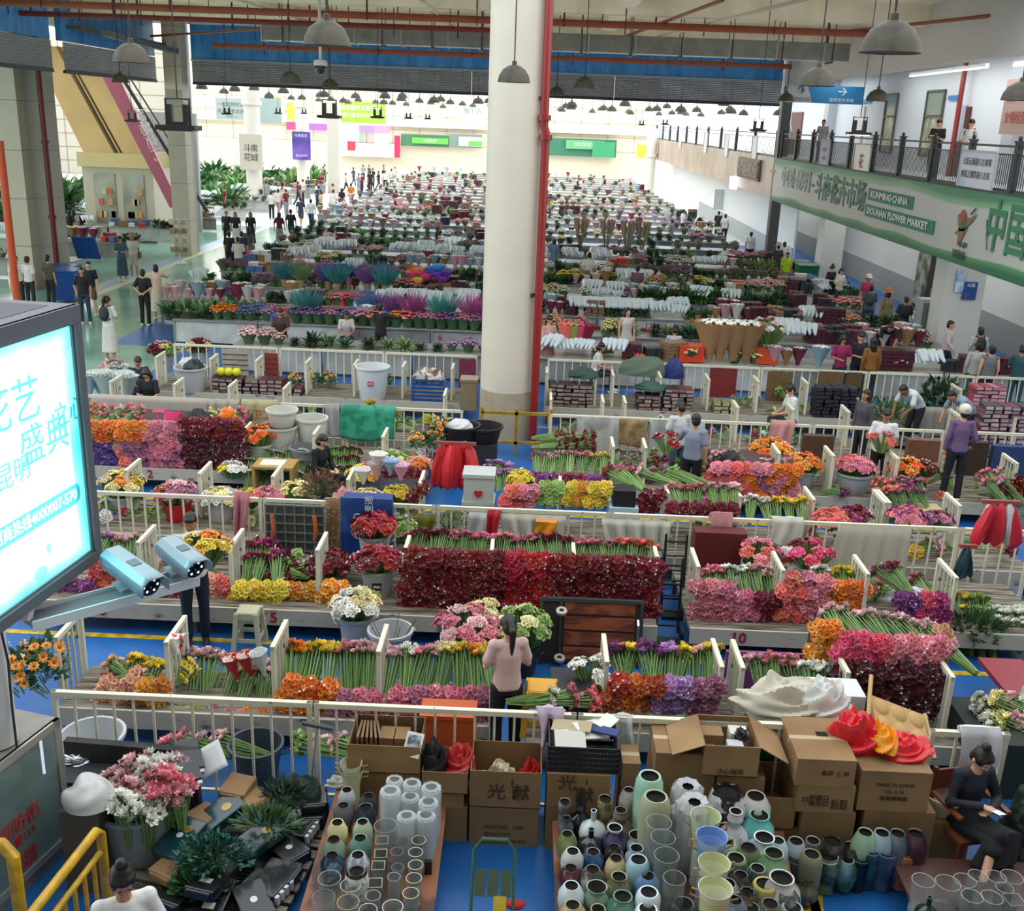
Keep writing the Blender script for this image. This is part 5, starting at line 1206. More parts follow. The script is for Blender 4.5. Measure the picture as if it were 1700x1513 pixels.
def vase(px,py,h,r,kind,m,label,z0=0.0,rim=None,ruff=False,cat='vase',group=None,inner=None,y=None):
 p=G(px,py,z0+h);pr=PROF[kind];ym=7.8-r
 if z0==0 and p.y>ym:p=D(px,py,ym);h=p.z
 b=MB();k=len(pr);mi=[0]*(k-4)+[1 if rim else 0]*2+[2]
 nn=28
 mi=[0]*(k-1)
 for i in range(k-1):
  if i>=k-2:mi[i]=2
  elif rim and i>=k-4:mi[i]=1
 prof=[(a*r,c*h)for a,c in pr]+[(.001,pr[-1][1]*h-.03)];mi.append(2)
 b.lathe(prof,nn,(0,0,0),mi,wob=(lambda t,z:1+(.12*math.sin(t*7)if z>h*.93 else 0))if ruff else None)
 o=b.build('ceramic_vase',[m,rim or m,inner or HOLLOW_SHADE],None,(p.x,p.y,z0),R.uniform(0,6));return tag(o,label,cat,group)
def glass(px,py,h,r,label,z0=VT,sq=False,rimc='e6e2c8',group=None,tint='b4c0c0',ribs=False,alpha=.13):
 p=G(px,py,z0+h);o=empty('glass_vase',(p.x,p.y,z0),.1 if sq else 0);tag(o,label,'vase',group)
 b=MB();n=4 if sq else 24;rr_=r*1.3 if sq else r;w_=(lambda t,z:1+.05*math.sin(t*12))if ribs else None
 M=Matrix.Rotation(PI/4,3,'Z')if sq else None
 b.lathe([(rr_*.9,0),(rr_*.92,.02),(rr_,h),(rr_*.93,h),(rr_*.86,.03),(.001,.028)],n,(0,0,0),0,M=M,wob=w_);b.build('glass_wall',[mat(tint,rough=.06,alpha=alpha,coat=.8)],o,smooth=not sq)
 b=MB();K=4 if sq else 24;pts=[]
 for k in range(K+1):
  t=2*PI*k/K+(PI/4 if sq else 0);pts.append((rr_*.97*math.cos(t),rr_*.97*math.sin(t),h))
 b.tube(pts,.003,5,0,cap=False);b.build('rim',[mat(rimc,rough=.2,coat=.5)],o)
 return o
def gl(c,c2=None,sc=12,lo=.45,hi=.55,rough=.15):
 return two_tone(c,c2,sc,lo,hi,rough=rough,coat=.5)if c2 else mat(c,rough=.16,coat=.6)
onL=' on the left vase table'
for(px,py,h,r,k,m,lab,rim)in((576,1311,.27,.085,'egg',gl('c9c9cc','d8cfc8',6),'grey white glossy vase at the back',None),(612,1321,.27,.09,'egg',mat('3c3f42',rough=.5),'charcoal matte vase beside the wrapped glass',None),(570,1337,.27,.092,'egg',mat('5c5b5e',rough=.7),'mid grey matte vase',None),(607,1340,.27,.09,'barrel',gl('16283e','2c4a66',5),'navy glossy vase behind the pale green one',None),(560,1365,.3,.093,'egg',gl('dccf98'),'cream yellow vase',None),(602,1364,.3,.09,'egg',gl('b9c2a8'),'pale sage vase',None),(554,1393,.3,.098,'egg',gl('7f9a84','92aa92',5),'sage vase with a brown mouth',gl('6a4230')),(598,1391,.28,.1,'egg',gl('5f8a76','6f9a84',4),'teal green plump vase',None),(551,1420,.28,.098,'egg',gl('1e3348','8fa8c0',5,.5,.62),'mirror blue glazed vase',None),(594,1419,.3,.1,'egg',gl('8f9cac','c8ccd0',18),'speckled blue grey vase',None),(592,1446,.34,.092,'cyl',two_tone('8f9c94','dadcd4',22,.42,.5,rough=.3),'white crackled cylinder vase with a black mouth',gl('101010'))):
 vase(px,py,h,r,k,m,lab+onL,VT,rim)
def enamel(px,py,h,r,col,label,z0,inner='cfd4ac',hand=True,kind='jug',body=None):
 p=G(px,py,z0+h);o=empty('enamel_jug',(p.x,p.y,z0),R.uniform(-.3,.3));tag(o,label,'jug')
 pr=[(.62,0),(.64,.02),(.66,.35),(.64,.55),(.8,.8),(1.0,1.0),(.96,.995),(.62,.5),(.001,.49)]
 b=MB();b.lathe([(a*r,c*h)for a,c in pr],32,(0,0,0),[0]*5+[0]+[1]*2,wob=(lambda t,z:1+.012*math.sin(t*22))if 'ribbed' in label else None);b.build('body',[mat(col,rough=.3,coat=.4),mat(inner,rough=.35)],o)
 for s in(-1,1):
  b=MB();b.tube([(s*r*.95,0,h*.93),(s*(r*.95+.05),0,h*.96),(s*(r*.95+.055),0,h*.86),(s*r*.8,0,h*.8)],.008,6);b.build('handle',[mat('a08a6c',rough=.6)],o)
 return o
enamel(583,1266,.45,.1,'d8d2b8','cream enamel jug with rope handles at the back of the left vase table',VT)
enamel(584,1276,.4,.11,'cfc8ac','second cream enamel jug stacked under the first on the left table',VT)
crumple('paper_scrap',G(561,1303,VT+.01),(.22,.14,.1),mat('c8c8c0',rough=.7),'white crumpled paper beside the cream enamel jugs','paper',6,amp=1)
for(px,py,h,r,lab,sq,rc,ribs,al)in((547,1458,.34,.09,'wide clear glass cylinder below the mirror blue vase',0,'9aa0a0',0,.2),(582,1470,.3,.08,'ribbed glass cylinder beside the crackled vase',0,'c8c8b8',1,.3),(537,1490,.3,.09,'smoky glass cylinder at the lower left corner',0,'6a7478',0,.35),(578,1498,.28,.085,'amber ribbed glass cylinder with a gold rim',0,'c8b070',1,.35),(634,1395,.26,.055,'square glass vase with a gold rim, farthest of four',1,'e8dca8',0,.2),(632,1417,.26,.055,'square glass vase with a gold rim, second of four',1,'e8dca8',0,.2),(628,1437,.26,.056,'square glass vase with a gold rim, third of four',1,'e8dca8',0,.2),(623,1466,.26,.058,'square glass vase with a gold rim, nearest of four',1,'e8dca8',0,.2),(619,1487,.26,.06,'plain glass cylinder below the square vases',0,'a8aeae',0,.2),(611,1511,.24,.07,'wide glass with a pale rim at the frame edge',0,'dcd8c0',0,.2),(652,1506,.24,.08,'petal rimmed glass bowl at the frame edge',0,'e8e8e8',1,.35),(640,1371,.42,.095,'big clear glass cylinder in the middle of the table',0,'8f9494',0,.22),(668,1398,.28,.05,'dark slim glass cylinder behind the gold ring row',0,'5a5f62',0,.4),(659,1414,.26,.055,'slim glass cylinder left of the gold rings',0,'80868a',0,.25),(660,1440,.26,.05,'slim ribbed glass beside the square vases',0,'70767a',1,.25),(654,1456,.28,.052,'twisted glass cylinder near the table front',0,'9aa0a2',1,.3),(695,1395,.28,.06,'round glass vase with a gold ring, farthest of five',0,'ecdcae',0,.2),(690,1415,.28,.06,'round glass vase with a gold ring, second of five',0,'d8d0b8',0,.2),(690,1436,.28,.06,'round glass vase with a gold ring, third of five',0,'ecdcae',0,.2),(687,1458,.28,.062,'round glass vase with a gold ring, fourth of five',0,'e8d8a8',0,.2),(682,1483,.28,.064,'round glass vase with a thick gold ring, nearest of five',0,'f0dca0',0,.2)):
 glass(px,py,h,r,lab+(onL if len(lab.split())<11 else ''),VT,bool(sq),rc,ribs=bool(ribs),alpha=al*.65)
for(px,py,h,r,lab)in((648,1316,.5,.085,'tall glass cylinder wrapped in cloudy film, left of the wrapped group'),(681,1325,.42,.075,'film wrapped glass in the middle of the wrapped group'),(684,1303,.46,.075,'clear wrapped glass at the back of the wrapped group'),(716,1310,.5,.08,'film wrapped tall glass at the right back of the table'),(711,1334,.46,.08,'film wrapped glass in front of the right back one'),(707,1356,.42,.078,'film wrapped glass above the brown table edge'),(675,1357,.42,.075,'film wrapped glass above the gold ring row'),(655,1297,.45,.07,'wrapped glass leaning against the cardboard box')):
 o=glass(px,py,h,r,lab,VT,False,'dfe6e8',tint='dfe6e8',alpha=.32);b=MB();rr=random.Random(px);ph=rr.uniform(0,6)
 b.lathe([(r*1.05,.0),(r*1.12,h*.3),(r*1.06,h*.7),(r*1.15,h*.96),(r*1.0,h*1.04),(r*.6,h*1.05)],30,wob=lambda t,z:1+.05*math.sin(t*9+z*20+ph)+.03*math.sin(t*17));b.build('film_wrap',[mat('e8eef0',rough=.18,alpha=.3,coat=.7)],o)
b=MB();b.box((0,0,.06),(.06,.04,.12));tag(b.build('tape_dispenser',[mat('1b1c1e',rough=.3)],loc=G(711,1450,VT),smooth=False),'small black box on the brown table edge beside the gold ringed glasses','box')
onR=' on the right vase table'
WH=gl('d3dadb');CEL=gl('b8cfc4')
for(px,py,h,r,k,m,lab,rim,*z)in((938,1330,.3,.06,'straight',gl('5c5a50','8a8474',8),'mottled grey tube vase at the back corner',None),(941,1358,.24,.07,'globe',gl('4a5258','6a7078',6),'slate grey small vase with a brown mouth',None),(965,1333,.32,.105,'gourd',gl('101214'),'black glossy double gourd vase',None),(1005,1325,.34,.07,'straight',gl('5e5438','8c8058',12),'brown mottled beaker vase',None),(1044,1311,.36,.085,'egg',gl('8f8078','c8c0bc',3),'grey and rose glazed tall vase',None),(986,1346,.36,.12,'bottle',gl('c3cfce'),'pale blue ball bottle with a thin neck',None),(1031,1345,.36,.13,'gourd',mat('6a6252',rough=.6),'taupe matte gourd vase',None),(982,1377,.3,.12,'bottle',gl('1c2226'),'black ball bottle with a thin neck',None),(942,1384,.3,.09,'egg',gl('6f7a44','86905a',5),'olive green vase at the table edge',None),(1021,1374,.3,.11,'globe',gl('2e2248','5a4a78',5),'purple glossy vase with a white mouth',WH),(1020,1406,.27,.085,'egg',gl('1a1a1e','3c2a2a',5),'black glazed vase with a shiny rim',None),(1057,1386,.26,.085,'urn',gl('b9cfca'),'celadon vase with a flared neck',None),(1057,1408,.26,.1,'globe',gl('c9d4dc','aab8c8',10),'white and blue globular vase',None),(951,1413,.28,.1,'egg',gl('c9d2c8','9ab08a',3,.6,.7),'white vase with a green brush mark',WH),(985,1414,.26,.1,'egg',gl('1c3f6a','2a568a',5),'royal blue vase',gl('7a6a5a')),(1023,1424,.3,.09,'egg',gl('c0b07a','d8c89a',4),'honey cream vase with a brown mouth',gl('6a3a1a')),(1060,1427,.36,.095,'cyl',gl('9fc0cc'),'light blue tall cylinder vase',None),(948,1441,.26,.1,'egg',gl('4a2028','5a2a32',4),'maroon vase between two white ones',None),(984,1443,.28,.105,'egg',gl('4c4a46','a8a49c',6),'grey marbled vase',None),(1028,1455,.28,.11,'globe',gl('6c6a48','9a9868',7),'olive gold glazed round vase',None),(1076,1454,.3,.105,'egg',two_tone('4a6a94','6a8ab4',8,rough=.6),'matte blue vase',None),(949,1470,.3,.108,'egg',gl('cfdadd'),'bluish white vase at the left edge',None),(991,1472,.28,.105,'urn',gl('7f9a88','93ad9a',4),'celadon green pitcher vase with a wide mouth',None),(1034,1488,.28,.13,'globe',gl('4e7a62','62907a',5),'jade green round vase',None),(1077,1481,.34,.1,'cyl',gl('ced8de'),'white tall rounded vase',None),(951,1502,.26,.11,'egg',gl('a89470','c0aa86',5),'tan vase at the near left corner',None),(993,1509,.24,.1,'globe',gl('8a8a68','a09e7a',6),'khaki vase with a pale rim',None),(1075,1509,.3,.1,'cyl',gl('d2dade'),'second white rounded vase at the frame edge',None),(1135,1500,.2,.12,'barrel',gl('1c2226','3a4248',5),'dark slate low bowl vase under the glass cylinders',None)):
 vase(px,py,h,r,k,m,lab+(onR if len(lab.split())<12 else ''),VT,rim)
vase(1079,1288,.7,.125,'cyl',two_tone('4fb0a0','bcd8c0',1.4,.35,.6,rough=.15,coat=.5),'tallest vase, glossy aqua with a pale green shoulder',VT-.3+.3)
vase(1089,1322,.68,.13,'cyl',mat('a3a686',rough=.6),'tall matte sage vase in front of the aqua one',VT)
for(px,py,h,r,lab)in((1094,1365,.62,.105,'tall clear glass cylinder behind two others'),(1101,1390,.56,.1,'tall clear glass cylinder in the middle of three'),(1107,1420,.5,.1,'tall clear glass cylinder nearest of three'),(1120,1458,.42,.09,'clear glass vase below the tall glass cylinders')):
 glass(px,py,h,r,lab+onR,VT,False,'8f9896',alpha=.12)
for(px,py,h,r,col,inn,lab)in((1172,1354,.66,.125,'c9d2bc','c9cf9c','pale green enamel jug, farthest of the four in a row'),(1182,1388,.66,.125,'9db4dc','7a9cd0','light blue ribbed enamel jug behind two cream ones'),(1186,1432,.6,.125,'d9dcc0','cfd09c','cream enamel jug, second nearest of the four'),(1188,1474,.56,.13,'dfdfc8','cfd09c','cream enamel jug, nearest of the four')):
 enamel(px,py,h,r,col,lab,VT if py<1400 else VT,inn)
for(px,py,h,r,lab)in((1142,1308,.6,.12,'vase wrapped in crumpled white film at the back'),(1153,1334,.62,.13,'film wrapped vase behind the pale green jug'),(1140,1345,.5,.12,'film wrapped vase left of the pale green jug')):
 p=G(px,py,VT+h);o=vase(px,py,h,r,'straight',gl('b9b2ac','6a5a50',3,.35,.45),lab,VT);b=MB();ph=px*.7
 b.lathe([(r*.9,.0),(r*1.1,h*.3),(r*1.15,h*.7),(r*1.1,h*.98),(r*.8,h*1.06),(r*.4,h*1.02)],34,wob=lambda t,z:1+.07*math.sin(t*8+z*25+ph)+.05*math.sin(t*15-z*40));b.build('film_wrap',[mat('e2e2e6',rough=.15,alpha=.55,coat=.8)],o)
fl_=' on the blue floor'
BR=gl('4a3c30','8a7a68',6)
for(px,py,h,r,k,m,lab,rim,ru)in((1209,1312,.5,.17,'barrel',gl('1c1e20','d0d2ce',5,.45,.5),'large black and white marbled vase with a ruffled black mouth',gl('0c0c0e'),1),(1255,1321,.42,.15,'egg',gl('d6d2c8','8a6e68',2,.55,.62),'white vase with a mauve swirl beside the boxes',gl('c8c2b8'),0),(1222,1347,.46,.14,'gourd',gl('c3bcc4','7a6c78',6,.55,.68),'white gourd vase with violet streaks',None,0),(1261,1353,.36,.15,'globe',gl('5fb8b0','74c8bf',3),'bright turquoise round vase',None,0),(1269,1390,.34,.15,'globe',gl('a8b8c4','d0dade',9),'white and pale blue patterned round vase',WH,0),(1292,1395,.3,.1,'egg',gl('c0ced6'),'pale blue vase beside the patterned round vase',None,0),(1209,1396,.3,.1,'egg',gl('b4cbb8'),'mint vase right of the blue jug',None,0),(1243,1406,.3,.12,'egg',gl('6a7a58','9aa88a',5),'sage vase with a dark brown mouth near the mint one',gl('2a1e18'),0),(1222,1424,.28,.11,'barrel',gl('4a6048','6a8262',6),'moss green wide mouthed vase',gl('8a9a6a'),0),(1285,1416,.34,.14,'globe',gl('6c8c66','86a67e',4),'leaf green glossy round vase',None,0),(1258,1441,.3,.11,'egg',gl('2e423c','5c6a64',7),'dark green grey vase with a pale rim',gl('8a9490'),0),(1230,1452,.28,.1,'egg',BR,'brown striped vase with a gold mouth',None,0),(1298,1457,.34,.17,'globe',gl('b9b2ac','cdc6c0',4),'big white ball vase with a grey mouth',None,0),(1270,1467,.3,.12,'barrel',gl('4c5a38','8a8a58',7),'green brown vase with a yellow rim',gl('c8b45a'),0),(1241,1480,.28,.1,'egg',gl('5a463c','a89484',6),'brown vase with a ruffled dark mouth',gl('1a1210'),1),(1209,1466,.3,.11,'egg',gl('7c8a96','a4b0b8',6),'steel blue vase right of the cream jug',None,0),(1220,1494,.28,.11,'egg',gl('6c7a8a','93a0ac',5),'blue grey vase at the frame bottom',None,0),(1247,1507,.24,.12,'egg',gl('3c3c42','6a6a70',5),'dark pewter vase at the frame bottom',None,0),(1306,1479,.28,.12,'egg',gl('4c5658','909a9a',6),'grey glazed vase leaning on the white ball vase',None,0),(1279,1500,.26,.12,'egg',gl('5a5648','7a766a',5),'dark khaki vase below the yellow rimmed one',None,0),(1316,1506,.24,.11,'barrel',gl('7c907a','9aa890',4),'pale green vase at the frame bottom',None,0),(1342,1462,.24,.1,'globe',gl('5c5a42','7a7858',6),'small brown green vase beside the yellow floor mark',None,0),(1322,1396,.34,.115,'egg',gl('bcc6ce'),'white grey vase, leftmost of the back row before the boxes',None,0),(1350,1395,.34,.11,'egg',gl('4c4644','6a625e',6),'brown grey vase with a pale rim in the back row',gl('a8a8a0'),0),(1382,1396,.34,.125,'barrel',gl('2c2824','55504a',7),'black brown wide vase in the back row',None,0),(1414,1404,.32,.115,'egg',gl('2a2c2c','a8aaa4',5,.5,.62),'black vase with white drips',None,0),(1437,1381,.34,.115,'egg',gl('9ab898','b4ccb0',4),'pale green vase against the box stack',None,0),(1465,1382,.34,.115,'egg',gl('9cb4bc','b8ccd0',4),'pale blue vase against the box stack',None,0),(1491,1383,.34,.115,'egg',gl('5a6470','78828c',4),'slate blue vase against the box stack',None,0),(1521,1383,.36,.12,'egg',gl('40222c','55323a',4),'dark plum vase at the right end against the boxes',None,0),(1324,1421,.34,.11,'straight',mat('3e4046',rough=.6),'slate matte tapered vase in the front row',None,0),(1348,1418,.44,.1,'cyl',mat('8a8a68',rough=.45,coat=.2),'tall olive vase in the front row',None,0),(1375,1420,.36,.11,'straight',gl('2e4232','6a7a60',8),'forest green mottled vase in the front row',gl('8a8a80'),0),(1407,1427,.32,.105,'egg',gl('7ea4ac','2c5848',2,.4,.5),'sky blue vase with a dark green foot',gl('9aaeb0'),0),(1430,1423,.34,.075,'straight',mat('101c24',rough=.3),'slim black teal vase',None,0),(1446,1406,.4,.105,'straight',two_tone('1c3e50','2c5668',8,rough=.5),'deep teal vase in the front row',None,0),(1472,1410,.4,.105,'straight',two_tone('2e3e58','44567a',8,rough=.5),'indigo grey vase in the front row',None,0),(1503,1411,.38,.105,'straight',two_tone('8a5038','a86a4c',12,rough=.7,bump=.4),'rough terracotta vase at the right end of the front row',None,0)):
 on_=px<1318;vase(px,py,h,r,k,m,lab+(('' if on_ else fl_)if len(lab.split())<10 else ''),VT if on_ else 0,rim,bool(ru))
for(px,py,h,r,lab,sq)in((1533,1462,.3,.09,'tall twisted glass vase, leftmost of the glassware at the right',0),(1574,1466,.26,.1,'ribbed round glass jar below the seated woman',0),(1602,1462,.24,.09,'dark tinted glass jar below the seated woman',0),(1623,1454,.3,.075,'clear glass cylinder in front of the seated woman',0),(1654,1456,.3,.08,'second clear cylinder right of the first',0),(1680,1456,.28,.09,'wide clear glass at the right of the glassware',0),(1614,1488,.26,.085,'clear round glass in the nearer glass row',0),(1647,1490,.26,.085,'clear round glass right of its twin in the nearer row',0),(1668,1474,.26,.07,'thin rimmed clear glass between the two rows',0),(1684,1494,.22,.075,'square glass vase with a gold rim at the frame corner',1)):
 glass(px,py,h,r,lab,.3,bool(sq),'a8a8a4',alpha=.14,ribs='ribbed' in lab or 'twisted' in lab)
g0=G(1510,1490,.3);b=MB();b.bb(g0.x,g0.x+1.3,4.6,G(1600,1440,.3).y+.1,.27,.3);
for x in(g0.x+.05,g0.x+1.2):b.bb(x,x+.04,5.6,5.64,0,.27);b.bb(x,x+.04,4.65,4.7,0,.27)
tag(b.build('glass_shelf',[mat('4a2e28',rough=.4)],smooth=False),'low dark red shelf carrying the clear glassware at the right','shelf')
vase(1544,1490,.3,.1,'bottle',gl('16281e'),'dark green glass bottle among the clear glassware',.3)
# boxes in front of the fence
YF=7.95
def bx(px0,px1,pyt,pyb,y,depth,label,z0=None,z1=None,**k):
 z1=D((px0+px1)/2,pyt,y).z if z1 is None else z1;z0=max(0,D((px0+px1)/2,pyb,y).z)if z0 is None else z0
 x0,x1=AX(px0,y,(z0+z1)/2),AX(px1,y,(z0+z1)/2)
 return carton(((x0+x1)/2,y+depth/2,z0),(x1-x0,depth,z1-z0),label,**k),(x0,x1,z0,z1)
o,c=bx(780,898,1282,1342,YF,.48,'open brown box with bags in it on the middle stack',open_=True,flaps=(0,0,0,0),print_=(('光 献',.17,.03,.16,.002),('▮',.06,.06,.28)))
o,c2_=bx(779,893,1344,1405,YF,.48,'closed brown box printed ITEM NO. at the bottom of the middle stack',z0=0,z1=c[2]-.002,print_=(('ITEM NO. 1559',.055,.0,.2),('QUANTITY',.05,-.05,.12),('MEAS 61X41CM',.045,.05,.05)))
xm=(c[0]+c[1])/2
crumple('carrier_bag',(xm-.05,YF+.2,c[2]+.1),(.3,.26,.26),mat('c8c09a',rough=.3,alpha=.9),'pale yellow plastic bag in the open middle box','bag',1,amp=1.0)
crumple('carrier_bag',(xm+.22,YF+.24,c[2]+.1),(.2,.22,.3),mat('b82020',rough=.3),'bright red plastic bag in the open middle box','bag',2,amp=1.0)
crumple('carrier_bag',(xm+.02,YF+.13,c[2]+.1),(.34,.16,.22),mat('b9bec2',rough=.2,alpha=.8),'clear grey plastic bag at the front of the open middle box','bag',4,amp=1.2)
crumple('newspaper_heap',(xm-.2,YF+.2,c[2]+.05),(.26,.3,.2),mat('8a8478',rough=.8),'grey paper heap at the left in the open middle box','paper',9,amp=.8)
o,c=bx(700,776,1283,1318,YF+.02,.4,'open box with dark clothes and a red bag',open_=True,flaps=(0,0,0,0))
crumple('dark_clothes',((c[0]+c[1])/2-.12,YF+.22,c[3]-.12),(.3,.34,.34),mat('1b1a1e',rough=.8),'black bundled clothes spilling over the open box','clothes',21,amp=.9)
crumple('carrier_bag',((c[0]+c[1])/2+.12,YF+.24,c[3]-.08),(.28,.3,.26),mat('c03434',rough=.3),'red plastic bag lying over the black clothes','bag',22,amp=1.2)
o,c3=bx(700,775,1340,1402,YF+.03,.42,'closed box at the bottom left of the middle stack',z0=0);bx(702,770,1318,1340,YF+.04,.4,'flat box between two others left of the middle stack',z0=c3[3]+.002,z1=c[2]-.002)
o,c=bx(577,697,1239,1284,YF+.05,.5,'wide open box with brown paper bags in it',open_=True,flaps=(0,0,0,0))
for k in range(6):
 b=MB();b.bb(-.01,.01,-.14,.14,0,.26);tag(b.build('paper_bag',[mat('7d6448',rough=.9)],loc=(c[0]+.07+k*.035,YF+.3,c[2]+.03),rz=.05*k,smooth=False),'folded brown paper bag standing at the left in the wide open box','paper bag','folded paper bags in the wide box')
for k,x in enumerate((.32,.46)):
 carton((c[0]+x,YF+.32,c[2]+.01),(.13,.2,.24),'small brown carton inside the wide open box, %s'%['left one','right one'][k],seams=False)
b=MB();b.box((0,0,0),(.16,.012,.22),0);b.box((0,-.007,0),(.12,.002,.17),1);o=b.build('picture_card',[mat('d8dcd8'),two_tone('4a5a66','a8b4bc',9)],loc=(c[0]+.58,YF+.12,c[3]-.02),smooth=False);o.rotation_euler=(-.7,0,-.3);tag(o,'white picture card lying in the wide open box','card')
bx(580,697,1286,1345,YF+.06,.46,'closed box underneath the wide open box',z0=0,z1=c[2]-.002)
o,c=bx(908,1012,1287,1340,YF-.02,.48,'closed box with printed characters under the black crate',z0=None,print_=(('光',.17,-.1,.24,.002),('献',.17,.06,.12,.002),('▮',.05,.07,.27)))
bx(905,1015,1342,1412,YF-.02,.48,'closed brown box at the bottom under the black crate',z0=0,z1=c[2]-.002)
xc=(c[0]+c[1])/2+.03;cr_=empty('plastic_crate',(xc,YF+.24,c[3]+.002));tag(cr_,'black slatted plastic crate full of papers on the box stack','crate')
b=MB();w,d_,h_=.62,.46,.24
b.bb(-w/2,w/2,-d_/2,d_/2,0,.015)
for k in range(5):
 z=.015+k*.052;b.bb(-w/2,w/2,-d_/2,-d_/2+.012,z,z+.03);b.bb(-w/2,w/2,d_/2-.012,d_/2,z,z+.03);b.bb(-w/2,-w/2+.012,-d_/2,d_/2,z,z+.03);b.bb(w/2-.012,w/2,-d_/2,d_/2,z,z+.03)
for k in range(22):
 x=-w/2+w*k/21;b.bb(x-.005,x+.005,-d_/2-.002,-d_/2+.008,0,h_);b.bb(x-.005,x+.005,d_/2-.008,d_/2,0,h_)
b.build('crate_body',[mat('17181a',rough=.5)],cr_,smooth=False)
for k,(x,y,z,rz,sx_,sy_,cc,lab)in enumerate(((-.12,-.12,.26,.1,.28,.2,'c8c6ba','cream paper sheet hanging over the front of the black crate'),(-.1,.08,.28,-.2,.36,.16,'a89878','tan paper roll lying across the black crate'),(.1,.14,.27,.5,.4,.12,'d4d4d0','white folded paper behind the blue booklet'),(.18,.02,.29,-.5,.3,.1,'26386e','blue booklet leaning out of the black crate'),(.02,0,.25,.3,.42,.14,'dcdcd8','white paper strip across the middle of the crate'),(.22,.14,.3,.9,.2,.14,'dedcd4','white card at the right back of the crate'))):
 b=MB();b.box((0,0,0),(sx_,sy_,.014));o=b.build('paper',[mat(cc,rough=.6)],loc=(xc+x,YF+.24+y,c[3]+z),rz=rz,smooth=False);o.rotation_euler=(.35 if k==0 else.1,.1*(-1)**k,rz);tag(o,lab,'paper')
bx(1028,1058,1268,1300,YF+.05,.3,'small brown carton behind the tall aqua vase',z0=.0)
FY=7.85
o,c=bx(1326,1414,1350,1394,FY,.62,'bottom box of the right stack printed with four characters',z0=0,print_=(('方口花瓶',.065,0,.14,.001),))
o,c4=bx(1324,1418,1306,1349,FY,.62,'middle box of the right stack printed 25',z0=c[3]+.002,print_=(('25',.065,-.18,.13,.001),('折纸口\n南瓜口',.058,-.06,.12,.001),('白口 紫口\n蓝口 金口\n红口 粉口',.034,.12,.09,0)))
o,c5=bx(1322,1420,1262,1305,FY,.68,'top box of the right stack with a hand hole in its lid',z0=c4[3]+.002,print_=(('易碎 ▯ ▥',.055,.08,.13,0),))
b=MB();b.box((0,0,0),(.1,.07,.006));tag(b.build('hand_hole',[HOLLOW_SHADE],loc=((c5[0]+c5[1])/2+.05,FY+.4,c5[3]+.003),smooth=False),'black slot cut in the lid of the top right box','slot')
o,g1=bx(1428,1545,1348,1388,FY+.02,.6,'lower box right of the printed stack',z0=0)
o,g2=bx(1426,1544,1282,1346,FY+.02,.66,'large upper box under the red bags',z0=g1[3]+.002,print_=(('MADE IN CHINA',.045,0,.27),('No. 2-18',.045,0,.2),('景德镇陶瓷',.05,0,.13)))
gx=(g2[0]+g2[1])/2
crumple('red_bag',(gx-.25,FY+.45,g2[3]),(.5,.45,.36),mat('d42430',rough=.28),'crumpled bright red plastic bag on the boxes, left part','bag',31,amp=1.2,nu=44,nv=34)
crumple('red_bag',(gx+.15,FY+.35,g2[3]),(.5,.4,.16),mat('d8202a',rough=.28),'flat crumpled red plastic bag on the boxes, right part','bag',32,amp=1.3,nu=44,nv=34)
crumple('yellow_bag',(gx-.05,FY+.35,g2[3]+.08),(.24,.42,.2),mat('f09a1c',rough=.3),'orange yellow plastic bag between the red ones','bag',33,amp=1.1)
o,h1=bx(1252,1322,1348,1397,FY+.06,.55,'plain lower box left of the printed stack',z0=0,z1=.34)
o,h2=bx(1262,1320,1325,1347,FY+.06,.55,'tall open box left of the printed stack',z0=h1[3]+.002,open_=True,flaps=(0,0,1,0))
bx(1184,1262,1290,1345,FY+.1,.5,'closed box under the big open box, right one',z0=0)
bx(1082,1182,1252,1335,FY+.12,.5,'wide closed box left under the big open box',z0=0)
zb=D(1220,1286,FY+.12).z
o,e_=bx(1168,1260,1240,1286,FY+.08,.5,'big open box with four spread flaps on top of the stack',z0=max(zb,D(1220,1288,FY+.1).z),open_=True,flaps=(0,25,68,60),fa=.6,print_=(('小心轻放',.06,.0,.05),))
for k,(x,y,s_)in enumerate(((-.15,.3,(.22,.16,.26)),(.1,.3,(.16,.14,.28)),(.05,.15,(.14,.1,.24)))):
 carton(((e_[0]+e_[1])/2+x,FY+.08+y,e_[2]+.01),s_,['tan carton','white small carton','pale carton'][k]+' inside the big open box, %s'%['left','middle back','front right'][k],seams=False,m=[CARD,mat('c9c6bc'),mat('b9bdc0')][k])
crumple('tape_roll_heap',((e_[0]+e_[1])/2+.12,FY+.33,e_[2]+.24),(.14,.14,.1),mat('141416',rough=.4),'black tape and cable heap inside the big open box','cable',35,amp=1)
tpl=G(820,1395,.82);fx0,fx1=AX(787,tpl.y,.8),AX(856,tpl.y,.8);GRT=mat('3f6a4c',rough=.4,metal=.3)
tr_=empty('folding_trolley',((fx0+fx1)/2,tpl.y,0));tag(tr_,'green metal folding trolley standing on the blue floor between the vase tables','trolley');w=(fx1-fx0)/2
b=MB();b.tube([(-w,-.5,.05),(-w,0,.72),(-w+.06,.02,.8),(w-.06,.02,.8),(w,0,.72),(w,-.5,.05)],.013,8);b.build('handle_frame',[GRT],tr_)
b=MB();b.tube([(-w+.06,.02,.8),(w-.06,.02,.8)],.024,10);b.build('grip',[mat('2c4a38')],tr_)
b=MB()
for k in range(3):b.box((-w*.62+k*w*.62,-.14,.52),(w*.5,.02,.2),M=Matrix.Rotation(-.6,3,'X'))
b.build('upper_slats',[mat('4a5a42',rough=.5)],tr_,smooth=False)
b=MB()
for k in range(3):b.box((-w*.62+k*w*.62,-.42,.2),(w*.52,.03,.42),M=Matrix.Rotation(-.55,3,'X'))
